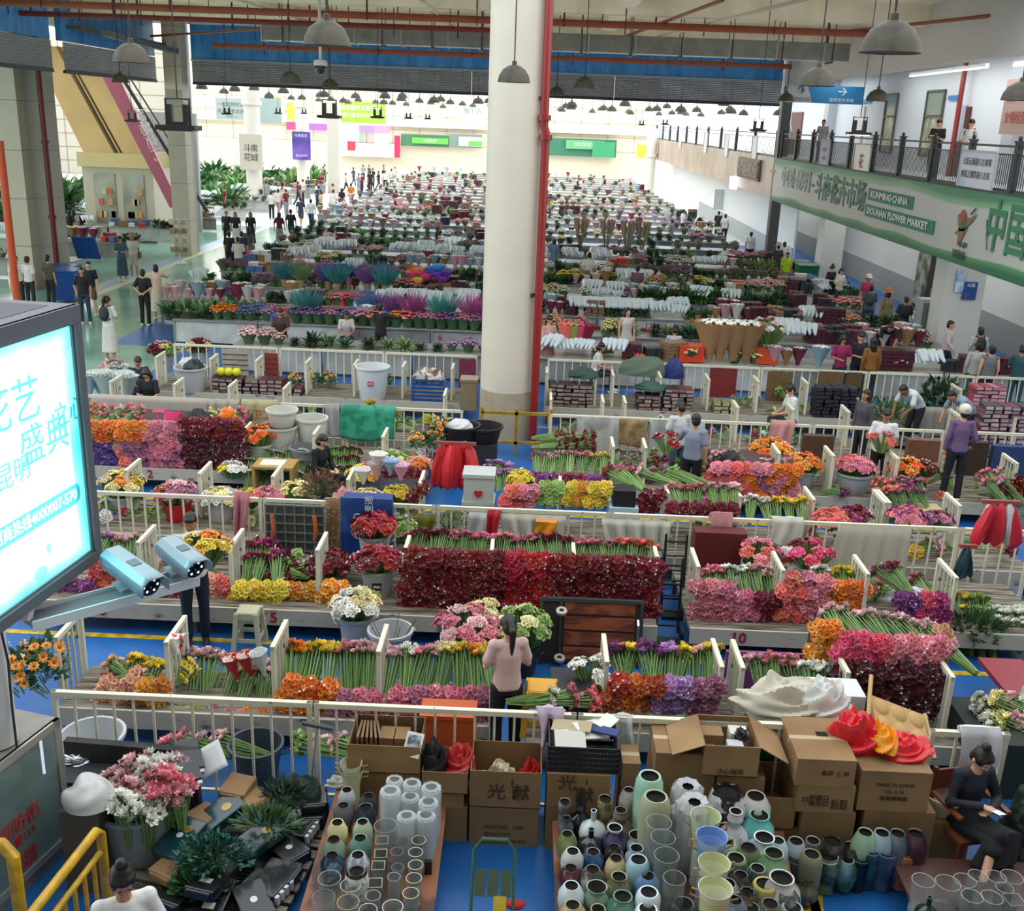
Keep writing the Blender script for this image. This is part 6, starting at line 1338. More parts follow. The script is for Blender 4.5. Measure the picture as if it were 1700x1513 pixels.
b.build('lower_slats',[mat('3f4f3c',rough=.5)],tr_,smooth=False)
b=MB();b.box((.06,-.24,.38),(.1,.02,.16),M=Matrix.Rotation(-.6,3,'X'));b.build('yellow_strap',[mat('c8b030')],tr_,smooth=False)
for s in(-1,1):
 b=MB();b.lathe([(.001,-.015),(.05,-.015),(.05,.015),(.001,.015)],14,M=Matrix.Rotation(PI/2,3,'Y'));b.build('wheel',[mat('222')if 0 else mat('222222')],tr_,loc=(s*w,-.5,.05))
b=MB();b.ell((0,0,0),(.09,.06,.03));tag(b.build('red_cloth',[mat('a8242a',rough=.8)],loc=G(855,1502,.22)),'small red cloth at the foot of the green trolley','cloth')
wp=G(1640,1262,1.13)
pw=person((wp.x-.05,wp.y+.12,0),.25,'person in a dark navy shirt seated with crossed legs looking at a phone','sitphone',top='22262f',bot='15171c',shoe='b9b2aa',hair='bun',sleeve='long',legs='skirt',fem=True,hero=True,skin='d0a284',s=1.0)
b=MB();b.box((0,0,0),(.075,.15,.01),0);b.box((0,0,.006),(.068,.14,.002),1);o=b.build('phone',[mat('16181c',rough=.2),emis('c0d0e0',.8)],pw,loc=(-.02,-.4,.79),smooth=False);o.rotation_euler=(-.3,0,0)
ch=empty('wooden_chair',(wp.x-.05,wp.y+.12,0),.25);tag(ch,'reddish wooden chair under the seated woman','chair');CW=mat('7a3f2a',rough=.45)
b=MB();b.box((0,-.06,.4),(.46,.46,.035));b.build('seat',[CW],ch,smooth=False)
b=MB();b.box((0,.22,.72),(.44,.025,.2));b.box((-.2,.22,.6),(.035,.035,.5));b.box((.2,.22,.6),(.035,.035,.5));b.build('backrest',[CW],ch,smooth=False)
for sx_ in(-.2,.2):
 for sy_ in(-.26,.18):b=MB();b.box((sx_,sy_,.19),(.035,.035,.38));b.build('leg',[CW],ch,smooth=False)
b=MB();b.box((-.24,-.05,.64),(.05,.4,.025));b.box((.24,-.05,.64),(.05,.4,.025));b.build('armrest',[CW],ch,smooth=False)
tub((AX(1566,8.1,.5),8.15,0.45),'pale round basin between the fence and the seated woman',r=.17,h=.18,col='b9a9a0',handles=False,name='basin',rz=0)
carton((AX(1566,8.1,.3),8.15,0),(.38,.36,.445),'brown box under the pale round basin',seams=True)
crumple('camouflage_sack',(G(1700,1300,.5).x,8.12,0),(.75,.5,1.25),two_tone('1e2c26','4a5a4c',9,rough=.8),'tall dark green patterned sack right of the seated woman','sack',41,amp=.4)
crumple('round_bag',(G(1690,1390,.3).x+.1,7.5,0),(.5,.5,.5),mat('a8646a',rough=.6),'dusty pink round bag beside the wooden chair','bag',42,amp=.3)
# ================================================================ STALL ROWS (near)
ZD=.36
def BQ(px,py,y,r,cols,label,n=7,L=.32,**k):
 p=D(px,py,y);bouquet(p-Vector((0,0,L)),r,cols,label,n=n,L=L,**k)
def PX(a,c,y,z=.4):return AX(a,y,z),AX(c,y,z)
for(a,c,y,z,lab)in((85,1460,8.44,1.1,'white painted steel fence panel right behind the cardboard boxes'),(150,1720,13.7,1.1,'white painted steel fence panel behind the long red gerbera stack'),(140,1740,18.75,1.1,'white painted steel fence panel level with the foot of the round column'),(288,1740,23.5,1.1,'white painted steel fence panel just past the round column')):
 if y in(18.75,23.5):
  fence(AX(a,y,z),cx-.75,y,lab);fence(cx+.85,AX(c,y,z),y,lab)
 else:fence(AX(a,y,z),AX(c,y,z),y,lab)
fence(AX(1545,8.44,1.1),AX(1680,8.44,1.1),8.44,'narrow white gate panel beside the seated woman',panel=.9)
for y,L,lst,lab in((9.5,.62,(92,275,452,628,1008,1199,1234,1409,1583),'slatted white stall divider behind the first fence'),(12.02,.62,(228,381,526,670,815,954,1095,1160,1301,1442,1589),'slatted white stall divider in the row with the long red stack'),(14.7,.6,(208,330,452,577,697,931,1048,1110,1230,1352,1471,1478,1595),'slatted white stall divider behind the second fence'),(16.95,.6,(402,520,635,1019,1073,1295,1385,1492,1690),'slatted white stall divider in front of the third fence'),(19.9,.6,(182,288,379,470,737,915,1002,1039,1226,1318,1411,1597,1687),'slatted white stall divider behind the third fence'),(22.2,.6,(258,348,424,507,587,668,750,908,990,1019,1098,1178,1260,1342,1597),'slatted white stall divider in front of the fourth fence')):
 for px in lst:divider(px,0,y,lab,L=L,group=lab)
for(a,c,y0,y1,lab,nums)in((95,815,9.3,10.2,'wooden stall platform behind the first fence, left of the ponytailed woman',()),(995,1625,9.3,10.2,'wooden stall platform behind the first fence, right of the yellow stool',()),(60,1092,11.7,13.55,'long white painted stall platform numbered 3 and 5',((172,'3'),(455,'5'))),(1146,1578,11.7,13.55,'white painted stall platform numbered 10',((1226,'10'),)),(1585,1760,11.9,13.5,'dark wooden platform under the green and yellow stems at the right edge',()),(150,1100,13.9,15.3,'wooden stall platform behind the second fence, left part',()),(1105,1720,13.9,15.3,'wooden stall platform behind the second fence, right part',()),(140,700,16.8,18.6,'wooden platform numbered 2 under the orange and dark red walls',((250,'2'),)),(890,1200,16.8,18.6,'wooden platform before the white tarpaulin',()),(1205,1730,16.8,18.6,'wooden platform under the big pink heap and the bucket bouquets',()),(140,765,19.0,20.5,'wooden platform behind the third fence, left of the round column',()),(912,1740,19.0,20.5,'wooden platform behind the third fence, right of the round column',()),(235,770,21.9,23.35,'wooden platform in front of the fourth fence, left of the round column',()),(905,1740,21.9,23.35,'wooden platform in front of the fourth fence, right of the round column',())):
 x0,x1=PX(a,c,y0);deck(x0,x1,y0,y1,ZD,lab,nums)
# row right behind the first fence
f1=' behind the first fence'
tops(216,272,1100,10.0,'yellow','bunch of {c} gerberas with stems toward the fence, left of the bag');wall(155,222,1128,1175,9.45,'peach','{c} gerbera bunch facing out beside the water bottle');wall(222,274,1130,1178,9.45,'amber','{c} gerbera bunch facing out left of the divider with the bag')
tops(295,375,1088,10.1,['lilac','palepink','palepink'],'{c} bunch with long stems right of the white bag',L=.75,pitch=.15,heads=14,s=1.05);tops(380,455,1110,9.95,['cream','palepink'],'{c} bunch partly in red and white paper cones',L=.7)
T1='{c} bunch with green stems, in the bin '
tops(478,560,1078,10.1,['orange','amber','yellow','yellow'],T1+'left of the middle divider',pitch=.145,L=.66,s=1.12);tops(562,625,1078,10.1,['pink','palepink'],T1+'just left of the middle divider',pitch=.145,L=.66,s=1.12)
tops(645,712,1085,10.1,['palepink','white','pink'],T1+'right of the middle divider',pitch=.145,L=.66,s=1.12);tops(712,815,1080,10.1,['palepink','cream','yellow','amber','yellow'],T1+'behind the ponytailed woman',pitch=.145,L=.66,s=1.12)
tops(1013,1100,1082,10.1,[('purple','yellow','orange')],T1+'right of the yellow stool',pitch=.14,L=.62,s=1.1);tops(1100,1190,1082,10.1,[('yellow','lilac','palepink')],T1+'left of the purple board',pitch=.14,L=.62,s=1.1)
tops(1240,1320,1098,10.0,['palepink','pink'],T1+'beside the purple board',pitch=.15,L=.5);tops(1322,1372,1108,9.95,'white',T1+'left of the big heap',L=.4)
wall(462,552,1128,1180,9.45,'orange','{c} gerbera bunch facing the first fence, left of centre');wall(552,626,1148,1200,9.43,['mauve','pinkmix'],'{c} gerbera bunch facing the fence beside the middle divider');wall(642,815,1142,1200,9.43,['pinkmix','mauve','pink',('orange','pinkmix'),('orange','mauve')],'{c} gerbera bunch low in the bin left of the ponytailed woman')
wall(1006,1098,1122,1180,9.43,['rust','orange','rust'],'{c} gerbera bunch facing the green sheet fence');wall(1095,1196,1128,1182,9.43,['lilac','mauve'],'{c} gerbera bunch beside the empty dividers')
wall(290,460,1175,1200,9.4,['green','pinkmix','orange'],'{c} small bunch low behind the fence under the long stems',s=.8)
HP=' heap right of the purple board'
wall(1385,1565,1105,1180,9.75,['maroon'],'{c} gerbera bunch in the lower wall of the'+HP,pitch=.15);wall(1392,1570,1058,1100,9.85,['hotpink','hotpink','pink','pink',('orange','pink')],'{c} gerbera bunch in the upper band of the'+HP,pitch=.15);wall(1350,1398,1035,1100,10.1,['amber','orange'],'{c} bunch at the left flank of the'+HP,pitch=.15);wall(1558,1580,1045,1100,10.1,['peach','palepink'],'{c} bunch at the right flank of the'+HP,pitch=.15)
x0,x1=PX(1368,1565,9.95,.5);b=MB();b.bb(x0+.06,x1-.04,10.02,11.0,ZD,.82);tag(b.build('flower_crate',[mat('4a3b30',rough=.8)],smooth=False),'dark crate core holding up the flower heap at the right','crate')
tops(1362,1548,1018,11.0,['palepink'],'{c} bunch lying on top of the'+HP,dirv=(-.25,.9,.22),L=.75,pitch=.16,s=1.1,py1=1045)
tops(1612,1712,1165,9.6,['white','cream','palepink','white'],'{c} bunch with stems lying by the patterned sack',dirv=(-.7,.3,.2),L=.55,rows=2,dy=.2)
x0,x1=PX(1600,1740,9.4,.6);b=MB();b.bb(x0,x1,9.0,9.9,0,.62);tag(b.build('dark_crate',[mat('26302c',rough=.8)],smooth=False),'dark crate under the white bunches behind the patterned sack','crate')
def sunflower(px,py,y,label,group=None,s=1.0):
 p=D(px,py,y);o=bunch('amber',p-Vector((0,0,.4*s)),(R.uniform(-.3,.3),-.5,.8),label,group or label,L=.42,heads=5,spread=.13,s=1.25*s,kind='sunflower_bunch');
 leafcluster('sunflower_leaves',p-Vector((0,0,.2)),(.35*s,.35*s,.2),60,LEAF,label+' leaves','foliage',.09,group=(group or label)+' leaves',up=.1)
for i,(px,py,w)in enumerate(((48,1075,'lowest at the pole'),(75,1062,'upper left'),(72,1098,'front middle'),(30,1095,'against the frame edge'))):sunflower(px,py,9.7-.1*i,'orange sunflower bunch behind the fence at the left edge, '+w)
b=MB();b.lathe([(.001,0),(.035,0),(.036,.12),(.03,.15),(.013,.19),(.013,.205)],14);b.lathe([(.016,.205),(.016,.225),(.001,.226)],12,(0,0,0),1);b.lathe([(.0365,.05),(.0365,.1)],14,(0,0,0),2);tag(b.build('water_bottle',[mat('cfdadf',rough=.1,alpha=.5,coat=.8),mat('c0282c'),mat('e0e0e4')],loc=G(172,1148,ZD)+Vector((0,0,0))),'clear water bottle with a red cap on the platform','bottle')
drape('red_print_bag',AX(285,9.62,.9),AX(309,9.62,.9),9.62,1.06,.88,two_tone('c0202a','e2dfd8',14,.42,.45),'small white bag with red print tied on a divider','bag',2,taper=.5)
WRAPS={}
def cone(p,h,r,m,label,d=(0,0,1),cat='bouquet',fl='white',name='wrapped_bouquet',group=None,heads=9,s=1.0,closed=False):
 key=(h,r,m.name,fl,heads,closed)
 if key not in WRAPS:
  b=MB();b.lathe([(r*.18,0),(r*.25,h*.15),(r*.85,h*.78),(r*1.12,h),(r*1.07,h*.99),(r*.8,h*.76),(.001,h*.6)],16,wob=lambda t,z:1+.07*math.sin(t*5)*(z/h));a=b.mesh('wrapped_bouquet',[m])
  hb=MB()
  for i in range(heads):
   an=i*2.4;q=math.sqrt((i+.5)/heads)*r*.85;put_head(hb,(HB if closed else LOWT)[i%3],(q*math.cos(an),q*math.sin(an),h*.98+.05*(1-q/r)),(math.cos(an)*q/r*.5,math.sin(an)*q/r*.5,1),r*6.5/max(3,heads**.5)*1.3)
  WRAPS[key]=(a,hb.mesh('flower_heads',[fmat(fl)if isinstance(fl,str)else fl,YELC,STEMD,GLINTM]))
 a,c=WRAPS[key];o=link(name,a,None,p);link('flower_heads',c,o);o.rotation_mode='QUATERNION';o.rotation_quaternion=Vector((0,0,1)).rotation_difference(Vector(d).normalized());o.scale=(s,s,s)
 return tag(o,label,cat,group)
for i,(px,py)in enumerate(((395,1100),(418,1095),(440,1092))):
 cone(D(px,py+30,9.75),.3,.09,two_tone('b81c2c','e4e0dc',4,.5,.52)if i<2 else mat('c8ccd0'),['left','middle','right'][i]+' of three printed paper cones standing in the long stems',d=(-.2,-.1,1),fl='cream')
drape('grey_cloth',AX(28,9.6,.5),AX(82,9.6,.5),8.5,1.12,.7,mat('8a8290',rough=.8),'grey lilac cloth hung on the fence at the left edge','cloth',5)
tub((G(165,1270,0).x,8.8,0),'pale tub behind the first fence above the dark board',r=.3,h=.42,handles=False);tub((AX(425,8.8,.3),8.8,0),'dark blue grey tub low behind the first fence',r=.26,h=.4,col='3c444c')
for(a,c,col,w)in((255,380,'pink','under the long green stems'),(480,575,'green','left of the wide open box'),(650,700,'green','above the orange crate')):
 tops(a,c,1235,8.85,[col,'palepink'],'{c} bunch lying low behind the fence '+w,dirv=(-.9,.2,.1),L=.55,pitch=.2,rows=1)
b=MB();x0,x1=PX(697,790,8.8,.7);b.bb(x0,x1,8.75,9.05,.4,.8);b.bb(x0,x1,8.74,9.06,.78,.82);tag(b.build('orange_crate',[mat('b8501c',rough=.5)],smooth=False),'orange plastic crate behind the fence above the dark clothes','crate')
b=MB();b.bb(x0+.05,x1-.05,8.78,9.0,0,.4);tag(b.build('dark_crate',[mat('2c2a2a')],smooth=False),'dark crate under the orange crate','crate')
for i,(a,c,zt)in enumerate(((1080,1140,1.0),(1180,1300,.98))):
 x0,x1=PX(a,c,8.4,.8);drape('green_sheet',x0,x1,8.56,zt,.05,mat('1e5638',rough=.6),'dark green plastic sheet behind the fence, %s the big open box'%['left of','right of'][i],'sheet',i,back=.02)
x0,x1=PX(893,937,8.44,1.1);drape('lilac_cloth',x0,x1,8.44,1.12,.78,mat('b9a6b8',rough=.9),'pale lilac cloth hung over the fence beside the black crate','cloth',3,amp=.05,taper=.3,flare=.06)
x0,x1=PX(1590,1658,8.44,1.0);drape('white_cloth',x0,x1,8.44,1.12,.62,mat('d8d8d8',rough=.9),'white cloth hung over the gate above the seated woman','cloth',4,amp=.03)
x0,x1=PX(1022,1052,8.44,1.0);drape('clear_bag',x0,x1,8.44,1.08,.72,mat('d8dcdc',rough=.2,alpha=.6),'clear plastic bag hung on the fence left of the big open box','bag',8,amp=.05)
crumple('cream_sheet',(AX(1318,8.9,1.0),8.95,.96),(1.1,.6,.34),mat('c2bba8',rough=.7),'crumpled cream plastic sheet heaped on the fence stall','sheet',51,amp=.9,nu=40,nv=30)
crumple('white_sheet',(AX(1368,8.85,1.1),8.85,1.0),(.5,.45,.38),mat('d2d2cc',rough=.5),'crumpled whitish sheet on the right end of the cream heap','sheet',52,amp=1.2,nu=40,nv=30)
carton((AX(1385,9.2,.95),9.2,.72),(.5,.35,.35),'plain white box behind the whitish sheet',m=mat('d4d6da',rough=.5),seams=False)
b=MB();x0,x1=PX(1250,1430,9.0,.7);b.bb(x0,x1,8.7,9.4,.0,.7,0);tag(b.build('stall_counter',[mat('7a705e',rough=.8)],smooth=False),'shabby counter under the cream plastic sheet','counter')
cq=empty('folding_chair',D(1500,1178,8.75)+Vector((0,0,-.16)),.1);cq.rotation_euler=(.45,.38,.1);tag(cq,'tan quilted folding chair lying against the fence','chair');QM=mat('c09a62',rough=.7)
for i in range(3):
 for j in range(2):b=MB();b.ell((-.22+i*.2,-.1+j*.2,0),(.105,.105,.045));b.box((-.22+i*.2,-.1+j*.2,0),(.2,.2,.04));b.build('cushion_pad',[QM],cq)
b=MB();b.tube([(-.4,-.2,-.02),(-.36,.35,.12)],.02,7);b.tube([(.34,-.25,-.02),(.34,.25,-.02)],.02,7);b.build('wooden_arm',[mat('c8a870')],cq)
def stool(p,col,label,rz=0,h=.45,w=.32,name='plastic_stool',tip=None):
 o=empty(name,p,rz);tag(o,label,'stool');m=mat(col,rough=.4);b=MB()
 b.box((0,0,h-.015),(w*.78,w*.78,.03));st=b.build('seat',[m],o,smooth=False);st.modifiers.new('b','BEVEL').width=.012
 for sx in(-1,1):
  for sy in(-1,1):q=MB();q.beam((sx*w*.36,sy*w*.36,h-.02),(sx*w*.5,sy*w*.5,0),.055,.055);q.build('leg',[m],o,smooth=False)
 b=MB()
 for k in range(4):
  M=Matrix.Rotation(k*PI/2,3,'Z');b.box(M@Vector((0,w*.385,h*.9)),(w*.75,.014,h*.16),0,M=M);b.box(M@Vector((0,w*.46,h*.3)),(w*.85,.014,h*.1),0,M=M)
 b.build('skirt',[m],o,smooth=False)
 if tip:o.rotation_euler=tip
 return o
stool(G(411,1082,0)+Vector((0,.12,0)),'b9b596','beige plastic stool standing in the aisle beside platform 5',h=.52)
stool((AX(898,9.2,.6),9.35,ZD),'d29a1e','yellow plastic stool behind the first fence beside the ponytailed woman',h=.5,w=.36)
b=MB();x0,x1=PX(872,930,9.1,.3);b.bb(x0,x1,9.05,9.7,ZD-.05,ZD);b.bb(x0,x0+.05,9.1,9.6,0,ZD-.05);b.bb(x1-.05,x1,9.1,9.6,0,ZD-.05);tag(b.build('low_table',[WOODD],smooth=False),'low worn wooden bench under the yellow stool','bench')
carton((AX(953,9.8,.5),9.9,0),(.5,.5,.62),'black crate right of the yellow stool',m=mat('15181c',rough=.5),seams=False)
BQ(985,1090,9.9,.12,'white','white wrapped bunch standing between the crate and the divider',n=3,L=.45);tops(905,1000,1160,9.2,['white','pink','coral'],'{c} flower bunch lying across the stall by the lilac cloth',dirv=(.95,.1,.05),L=.5)
b=MB();x0,x1=PX(1205,1335,10.9,.4);b.bb(x0,x1,10.9,10.95,0,.5);tag(b.build('purple_board',[two_tone('7a3a66','8e4a78',2)],smooth=False),'purple board standing in the aisle behind the empty dividers','board')
b=MB();x0,x1=PX(1645,1720,10.9,.3);b.bb(x0,x1,10.3,11.3,.3,.36,0);b.bb(x0,x1,10.3,10.4,0,.3,1);tag(b.build('red_cart',[mat('8e3038',rough=.5),mat('3a2422')],smooth=False),'dark red low cart at the right edge on the blue floor','cart')
# row with the long red stack
RS='the long red stack'
wall(668,1092,922,1030,12.0,['darkred','darkred','red','darkred','darkred'],'{c} gerbera bunch facing out in '+RS,pitch=.155,s=1.05,centre=mat('3a0a12'))
tops(676,812,890,12.75,['wine','pinkmix'],'{c} bunch with stems on top of '+RS+', left bay',L=.62,pitch=.135,s=.95);tops(818,952,898,12.75,['pinkmix','wine'],'{c} bunch with stems on top of '+RS+', middle bay',L=.62,pitch=.135,s=.95);tops(958,1090,905,12.72,['pinkmix','coral'],'{c} bunch with stems on top of '+RS+', right bay',L=.62,pitch=.135,s=.95)
x0,x1=PX(676,1088,12.2,.5);b=MB();b.bb(x0,x1,12.35,13.4,ZD,.7);tag(b.build('stall_bed',[mat('3a2a2c',rough=.8)],smooth=False),'dark bed of wrapped stems under '+RS,'stall bed')
wall(385,470,968,1008,11.95,['yellow','yellow','yellow'],'{c} gerbera bunch in front of the bay numbered 5',centre=DARKC);wall(448,522,970,1006,12.05,['yellow','amber'],'{c} gerbera bunch right part of the bay numbered 5');wall(532,572,965,1008,11.98,'amber','{c} gerbera bunch left of the white flower bucket')
wall(60,150,960,1015,12.0,'purple','{c} gerbera bunch behind the camera arm');wall(150,212,925,1010,12.1,'coral','{c} netted flower bunch behind the two cameras',pitch=.14);wall(240,300,975,1020,12.0,['mauve','wine'],'{c} bunch facing out left of the man with yellow flowers');wall(345,380,960,1015,12.0,['peach','coral'],'{c} bunch facing out right of the man with yellow flowers')
tops(400,470,925,12.6,['magenta','wine','magenta'],'{c} bunch lying behind the yellow gerberas',L=.5);tops(470,522,945,12.7,['green','wine'],'{c} bunch with long dark stems beside the red tub',dirv=(.8,.3,.1),L=.5);tops(170,230,895,12.9,['lilac','palepink'],'{c} bunch behind the first security camera',L=.5);tops(385,460,905,13.3,'magenta','{c} bunch at the foot of the grey rack',L=.4)
leafcluster('dry_flower_heap',D(350,930,12.8),(.5,.4,.3),160,mat('4a4038',var=.2),'dark dried flower heap right of the man with yellow flowers','dried flowers',.05)
def redtub(px,py,y,r,lab,cols,n=9,tr=.22,th=.42,tl=None,z=None,col='a9adb0',st=None,**k):
 p=D(px,py,y);zb=max(0,p.z-.2-th)if z is None else z
 tub((p.x,y,zb),tl or 'grey bucket holding the '+lab,r=tr,h=th,col=col,sticker=st,name='bucket')
 bouquet((p.x,y,zb+th-.12),r,cols,lab,n=n,L=max(.25,p.z-zb-th+.22),s=1.0,**k)
redtub(622,862,13.0,.3,'tall dark red bouquet before the blue bag',['darkred','red']);redtub(627,918,12.35,.3,'dark red bouquet in the bucket with a black sticker',['darkred','red'],st='1c1c1e');redtub(549,925,12.6,.3,'dark red bouquet left of the stickered bucket','darkred',col='6c7478')
redtub(592,990,11.45,.26,'white gerbera bouquet in the aisle bucket',['white','cream'],z=0,th=.5);tub((AX(648,11.1,.4),11.1,0),'grey bucket with a few bare stems in the aisle',r=.26,h=.5)
b=MB();
for k in range(6):b.tube([(0,0,.1),(.3*math.cos(k*1.3),.2*math.sin(k*1.3),.62)],.006,5)
tag(b.build('bare_stems',[mat('6a6a4a')],loc=(AX(648,11.1,.4),11.1,.0)),'bare brown stems standing in the grey aisle bucket','stems')
redtub(780,1018,11.0,.34,'pink wrapped bouquet left of the ponytailed woman',['pink','pinkmix','palepink'],z=0,th=.36,n=12,col='b9bdbf');redtub(868,1018,11.1,.22,'pale green bouquet in a black bucket',['cream','green'],z=0,th=.4,col='16181a');BQ(805,995,11.3,.1,'cream','single cream bunch above the pink bouquet',n=2)
x0,x1=PX(898,1066,11.3,.5);ct=empty('flatbed_cart',(x0,11.35,0));ct.rotation_euler=(-.22,0,0);tag(ct,'brown flatbed cart tipped on its edge with two casters, before '+RS,'cart');w=x1-x0
b=MB();b.bb(0,w,-.02,.02,.02,.78,0)
for k in range(4):b.bb(.28,w-.08,-.035,-.02,.06+k*.19,.22+k*.19,1)
b.build('board',[mat('35261f',rough=.6),two_tone('5e2f1c','8e4a2a',3,rough=.5,stretch=(1,1,4))],ct,smooth=False)
b=MB();b.bb(-.02,.02,-.06,.06,0,.8);b.bb(w-.02,w+.02,-.06,.06,0,.8);b.bb(0,w,-.05,.05,.78,.82);b.bb(.22,.26,-.05,.0,0,.8);b.build('steel_frame',[mat('4a4a4c',metal=.5,rough=.4)],ct,smooth=False)
for zz in(.1,.68):b=MB();b.lathe([(.03,-.02),(.065,-.02),(.07,0),(.065,.02),(.03,.02)],18,M=Matrix.Rotation(.5,3,'X'));b.build('caster',[mat('a9a698',rough=.5)],ct,loc=(.24,-.13,zz))
b=MB();b.tube([(w-.05,-.1,.2),(w-.05,-.16,.25),(w-.05,-.16,.55),(w-.05,-.1,.6)],.018,8);b.build('handle',[mat('c0c0c0',metal=.9,rough=.2)],ct)
for i,(px,y,lab)in enumerate(((1112,12.1,'dark folded hand truck in the gap before the red suitcase, nearer one'),(1120,12.9,'dark folded hand truck in the gap, farther one'))):
 x=AX(px,y,.6);o=empty('hand_truck',(x,y,0));tag(o,lab,'hand truck');m=mat('2a2e32',metal=.5,rough=.4)
 b=MB()
 for s in(-.14,.14):b.tube([(s,0,.1),(s,.1,1.1)],.018,7)
 for k in range(5):b.beam((-.14,.02*k,.2+.2*k),(.14,.02*k,.2+.2*k),.02)
 b.build('frame',[m],o)
 for s in(-1,1):b=MB();b.lathe([(.001,-.02),(.09,-.02),(.09,.02),(.001,.02)],16,M=Matrix.Rotation(PI/2,3,'Y'));b.build('wheel',[mat('17181a',rough=.5)],o,loc=(s*.19,.0,.09))
 b=MB();b.bb(-.15,.15,-.24,0,.02,.04);b.build('toe_plate',[m],o,smooth=False)
N10=' in the bays above number 10'
wall(1150,1225,965,1028,11.98,['pink','pinkmix'],'{c} gerbera bunch, left'+N10);wall(1225,1292,985,1028,11.98,['pinkmix','darkred'],'{c} gerbera bunch, middle'+N10);wall(1296,1372,955,1030,11.98,['coral','pink'],'{c} gerbera bunch, right'+N10)
tops(1158,1285,950,12.6,['pink','white','palepink'],'{c} bunch lying behind the pink wall'+N10,L=.5);tops(1352,1432,950,12.6,['white','yellow','yellow'],'{c} bunch with stems right of the coral wall',L=.5);wall(1375,1440,968,1010,12.05,'orange','{c} gerbera bunch right of the coral wall, facing out');tops(1445,1492,945,12.7,['mauve','wine'],'{c} bunch between two dividers right of the orange ones',dirv=(-.5,.6,.4),L=.6);wall(1490,1575,988,1045,12.0,['purple','hotpink','magenta'],'{c} gerbera bunch left of the wide divider at the right')
crumple('white_bag',D(1505,985,12.9)-Vector((0,0,.2)),(.8,.5,.35),mat('c9cccc',rough=.4),'white plastic bag behind the purple gerberas','bag',61,amp=.7)
tops(1585,1640,995,12.6,['yellow','green'],'{c} bunch with thin upright stems at the right edge',L=.7,rows=2);tops(1640,1700,1015,12.4,'white','{c} bunch lying at the right edge of the row',L=.4,rows=2);crumple('grey_pink_cloth',D(1680,1010,13.0)-Vector((0,0,.2)),(.8,.5,.35),mat('a9989c',rough=.8),'grey pink cloth heap at the right edge','cloth',62,amp=.9);leafcluster('fern_heap',D(1610,1050,12.1),(.9,.5,.25),220,LEAF,'green fern heap at the right edge of the row','foliage',.08,long=2)
def sheet(a,c,y,zt,zb,m,lab,seed=1,cat='sheet',name='plastic_sheet',**k):
 x0,x1=PX(a,c,y,(zt+zb)/2);return drape(name,x0,x1,y,zt,zb,m,lab,cat,seed,back=.06,**k)
F2=13.68
sheet(1382,1502,F2,1.06,.12,mat('bcb9a8',rough=.6),'large off-white sheet hung on the second fence at the right',5,amp=.02,taper=-.12);sheet(1278,1330,F2,1.12,.72,mat('cfccc0',rough=.8),'short white cloth hung over the second fence',6,'cloth');sheet(1172,1208,F2,1.15,.05,mat('c08a8c',rough=.9),'dusty pink cloth hung long over the second fence',7,'cloth',amp=.05,taper=.1)
sheet(999,1115,F2,.98,.55,mat('c2c0b2',rough=.6),'cream sheet pouch tied to the second fence',8,amp=.05,taper=.15);sheet(830,942,F2,1.0,.5,mat('bdbcae',rough=.6),'white sheet sling tied to the second fence above the red stack',9,amp=.05,taper=.2);sheet(887,922,F2-.04,.95,.74,mat('dc8a1c',rough=.4),'orange bag on the second fence above the red stack',10,'bag');sheet(808,830,F2-.03,1.05,.5,mat('b01c2a',rough=.4),'red bag hanging on the second fence',11,'bag',taper=.3);sheet(776,806,F2-.03,1.0,.55,mat('aeb2ac',rough=.4),'printed grey white bag on the second fence',12,'bag')
sheet(388,414,F2,1.15,.5,mat('b87a80',rough=.9),'pink cloth hanging on the second fence at the left',13,'cloth',amp=.05,taper=.4);sheet(540,572,F2,1.12,.3,two_tone('8a6a4c','c0a080',30,.55,.6,rough=.8),'brown dotted apron hung beside the blue bag',14,'apron',taper=.2);sheet(690,722,F2-.02,.95,.4,mat('6e6a22',rough=.4),'olive plastic sheet corner on the second fence',15,taper=.6)
x0,x1=PX(572,652,13.45,.8);b=MB();b.bb(x0,x1,13.3,13.55,ZD,1.3,0);b.bb(x0-.02,x1+.02,13.27,13.3,ZD,1.32,1);o=tag(b.build('blue_bag',[mat('1c3c78',rough=.5),two_tone('1d3f7c','2b5296',3)],smooth=False),'big dark blue bag with white letters behind the tall red bouquet','bag');text('YTO',.16,mat('c8d0dc'),(x0+.22,13.26,.95),(PI/2,-PI/2,0),o);text('圆通速递',.13,mat('c8d0dc'),(x0+.38,13.26,1.1),(PI/2,-PI/2,0),o)
x0,x1=PX(442,538,13.5,.7);rk=empty('wire_rack',(x0,13.5,ZD));tag(rk,'grey metal mesh rack standing against the second fence','rack');b=MB();w=x1-x0
for k in range(7):b.beam((w*k/6,0,0),(w*k/6,0,.74),.02)
for k in range(6):b.beam((0,-.01,.05+.135*k),(w,-.01,.05+.135*k),.018)
b.build('mesh_panel',[mat('8a8c88',metal=.5,rough=.4)],rk,smooth=False);b=MB();b.bb(0,w,.03,.06,0,.72);b.build('back_board',[mat('4a5450')],rk,smooth=False)
for s in(.12,.85):b=MB();b.tube([(w*s,-.05,.25),(w*s+.03,-.09,.4),(w*s,-.05,.6)],.03,8);b.build('grip',[mat('b8603a')],rk)
b=MB();x0,x1=PX(1150,1235,13.4,.6);b.bb(x0,x1,13.35,13.6,ZD,1.0);tag(b.build('red_board',[mat('5c1c1e',rough=.5)],smooth=False),'dark red suitcase board behind the dusty pink cloth','board')
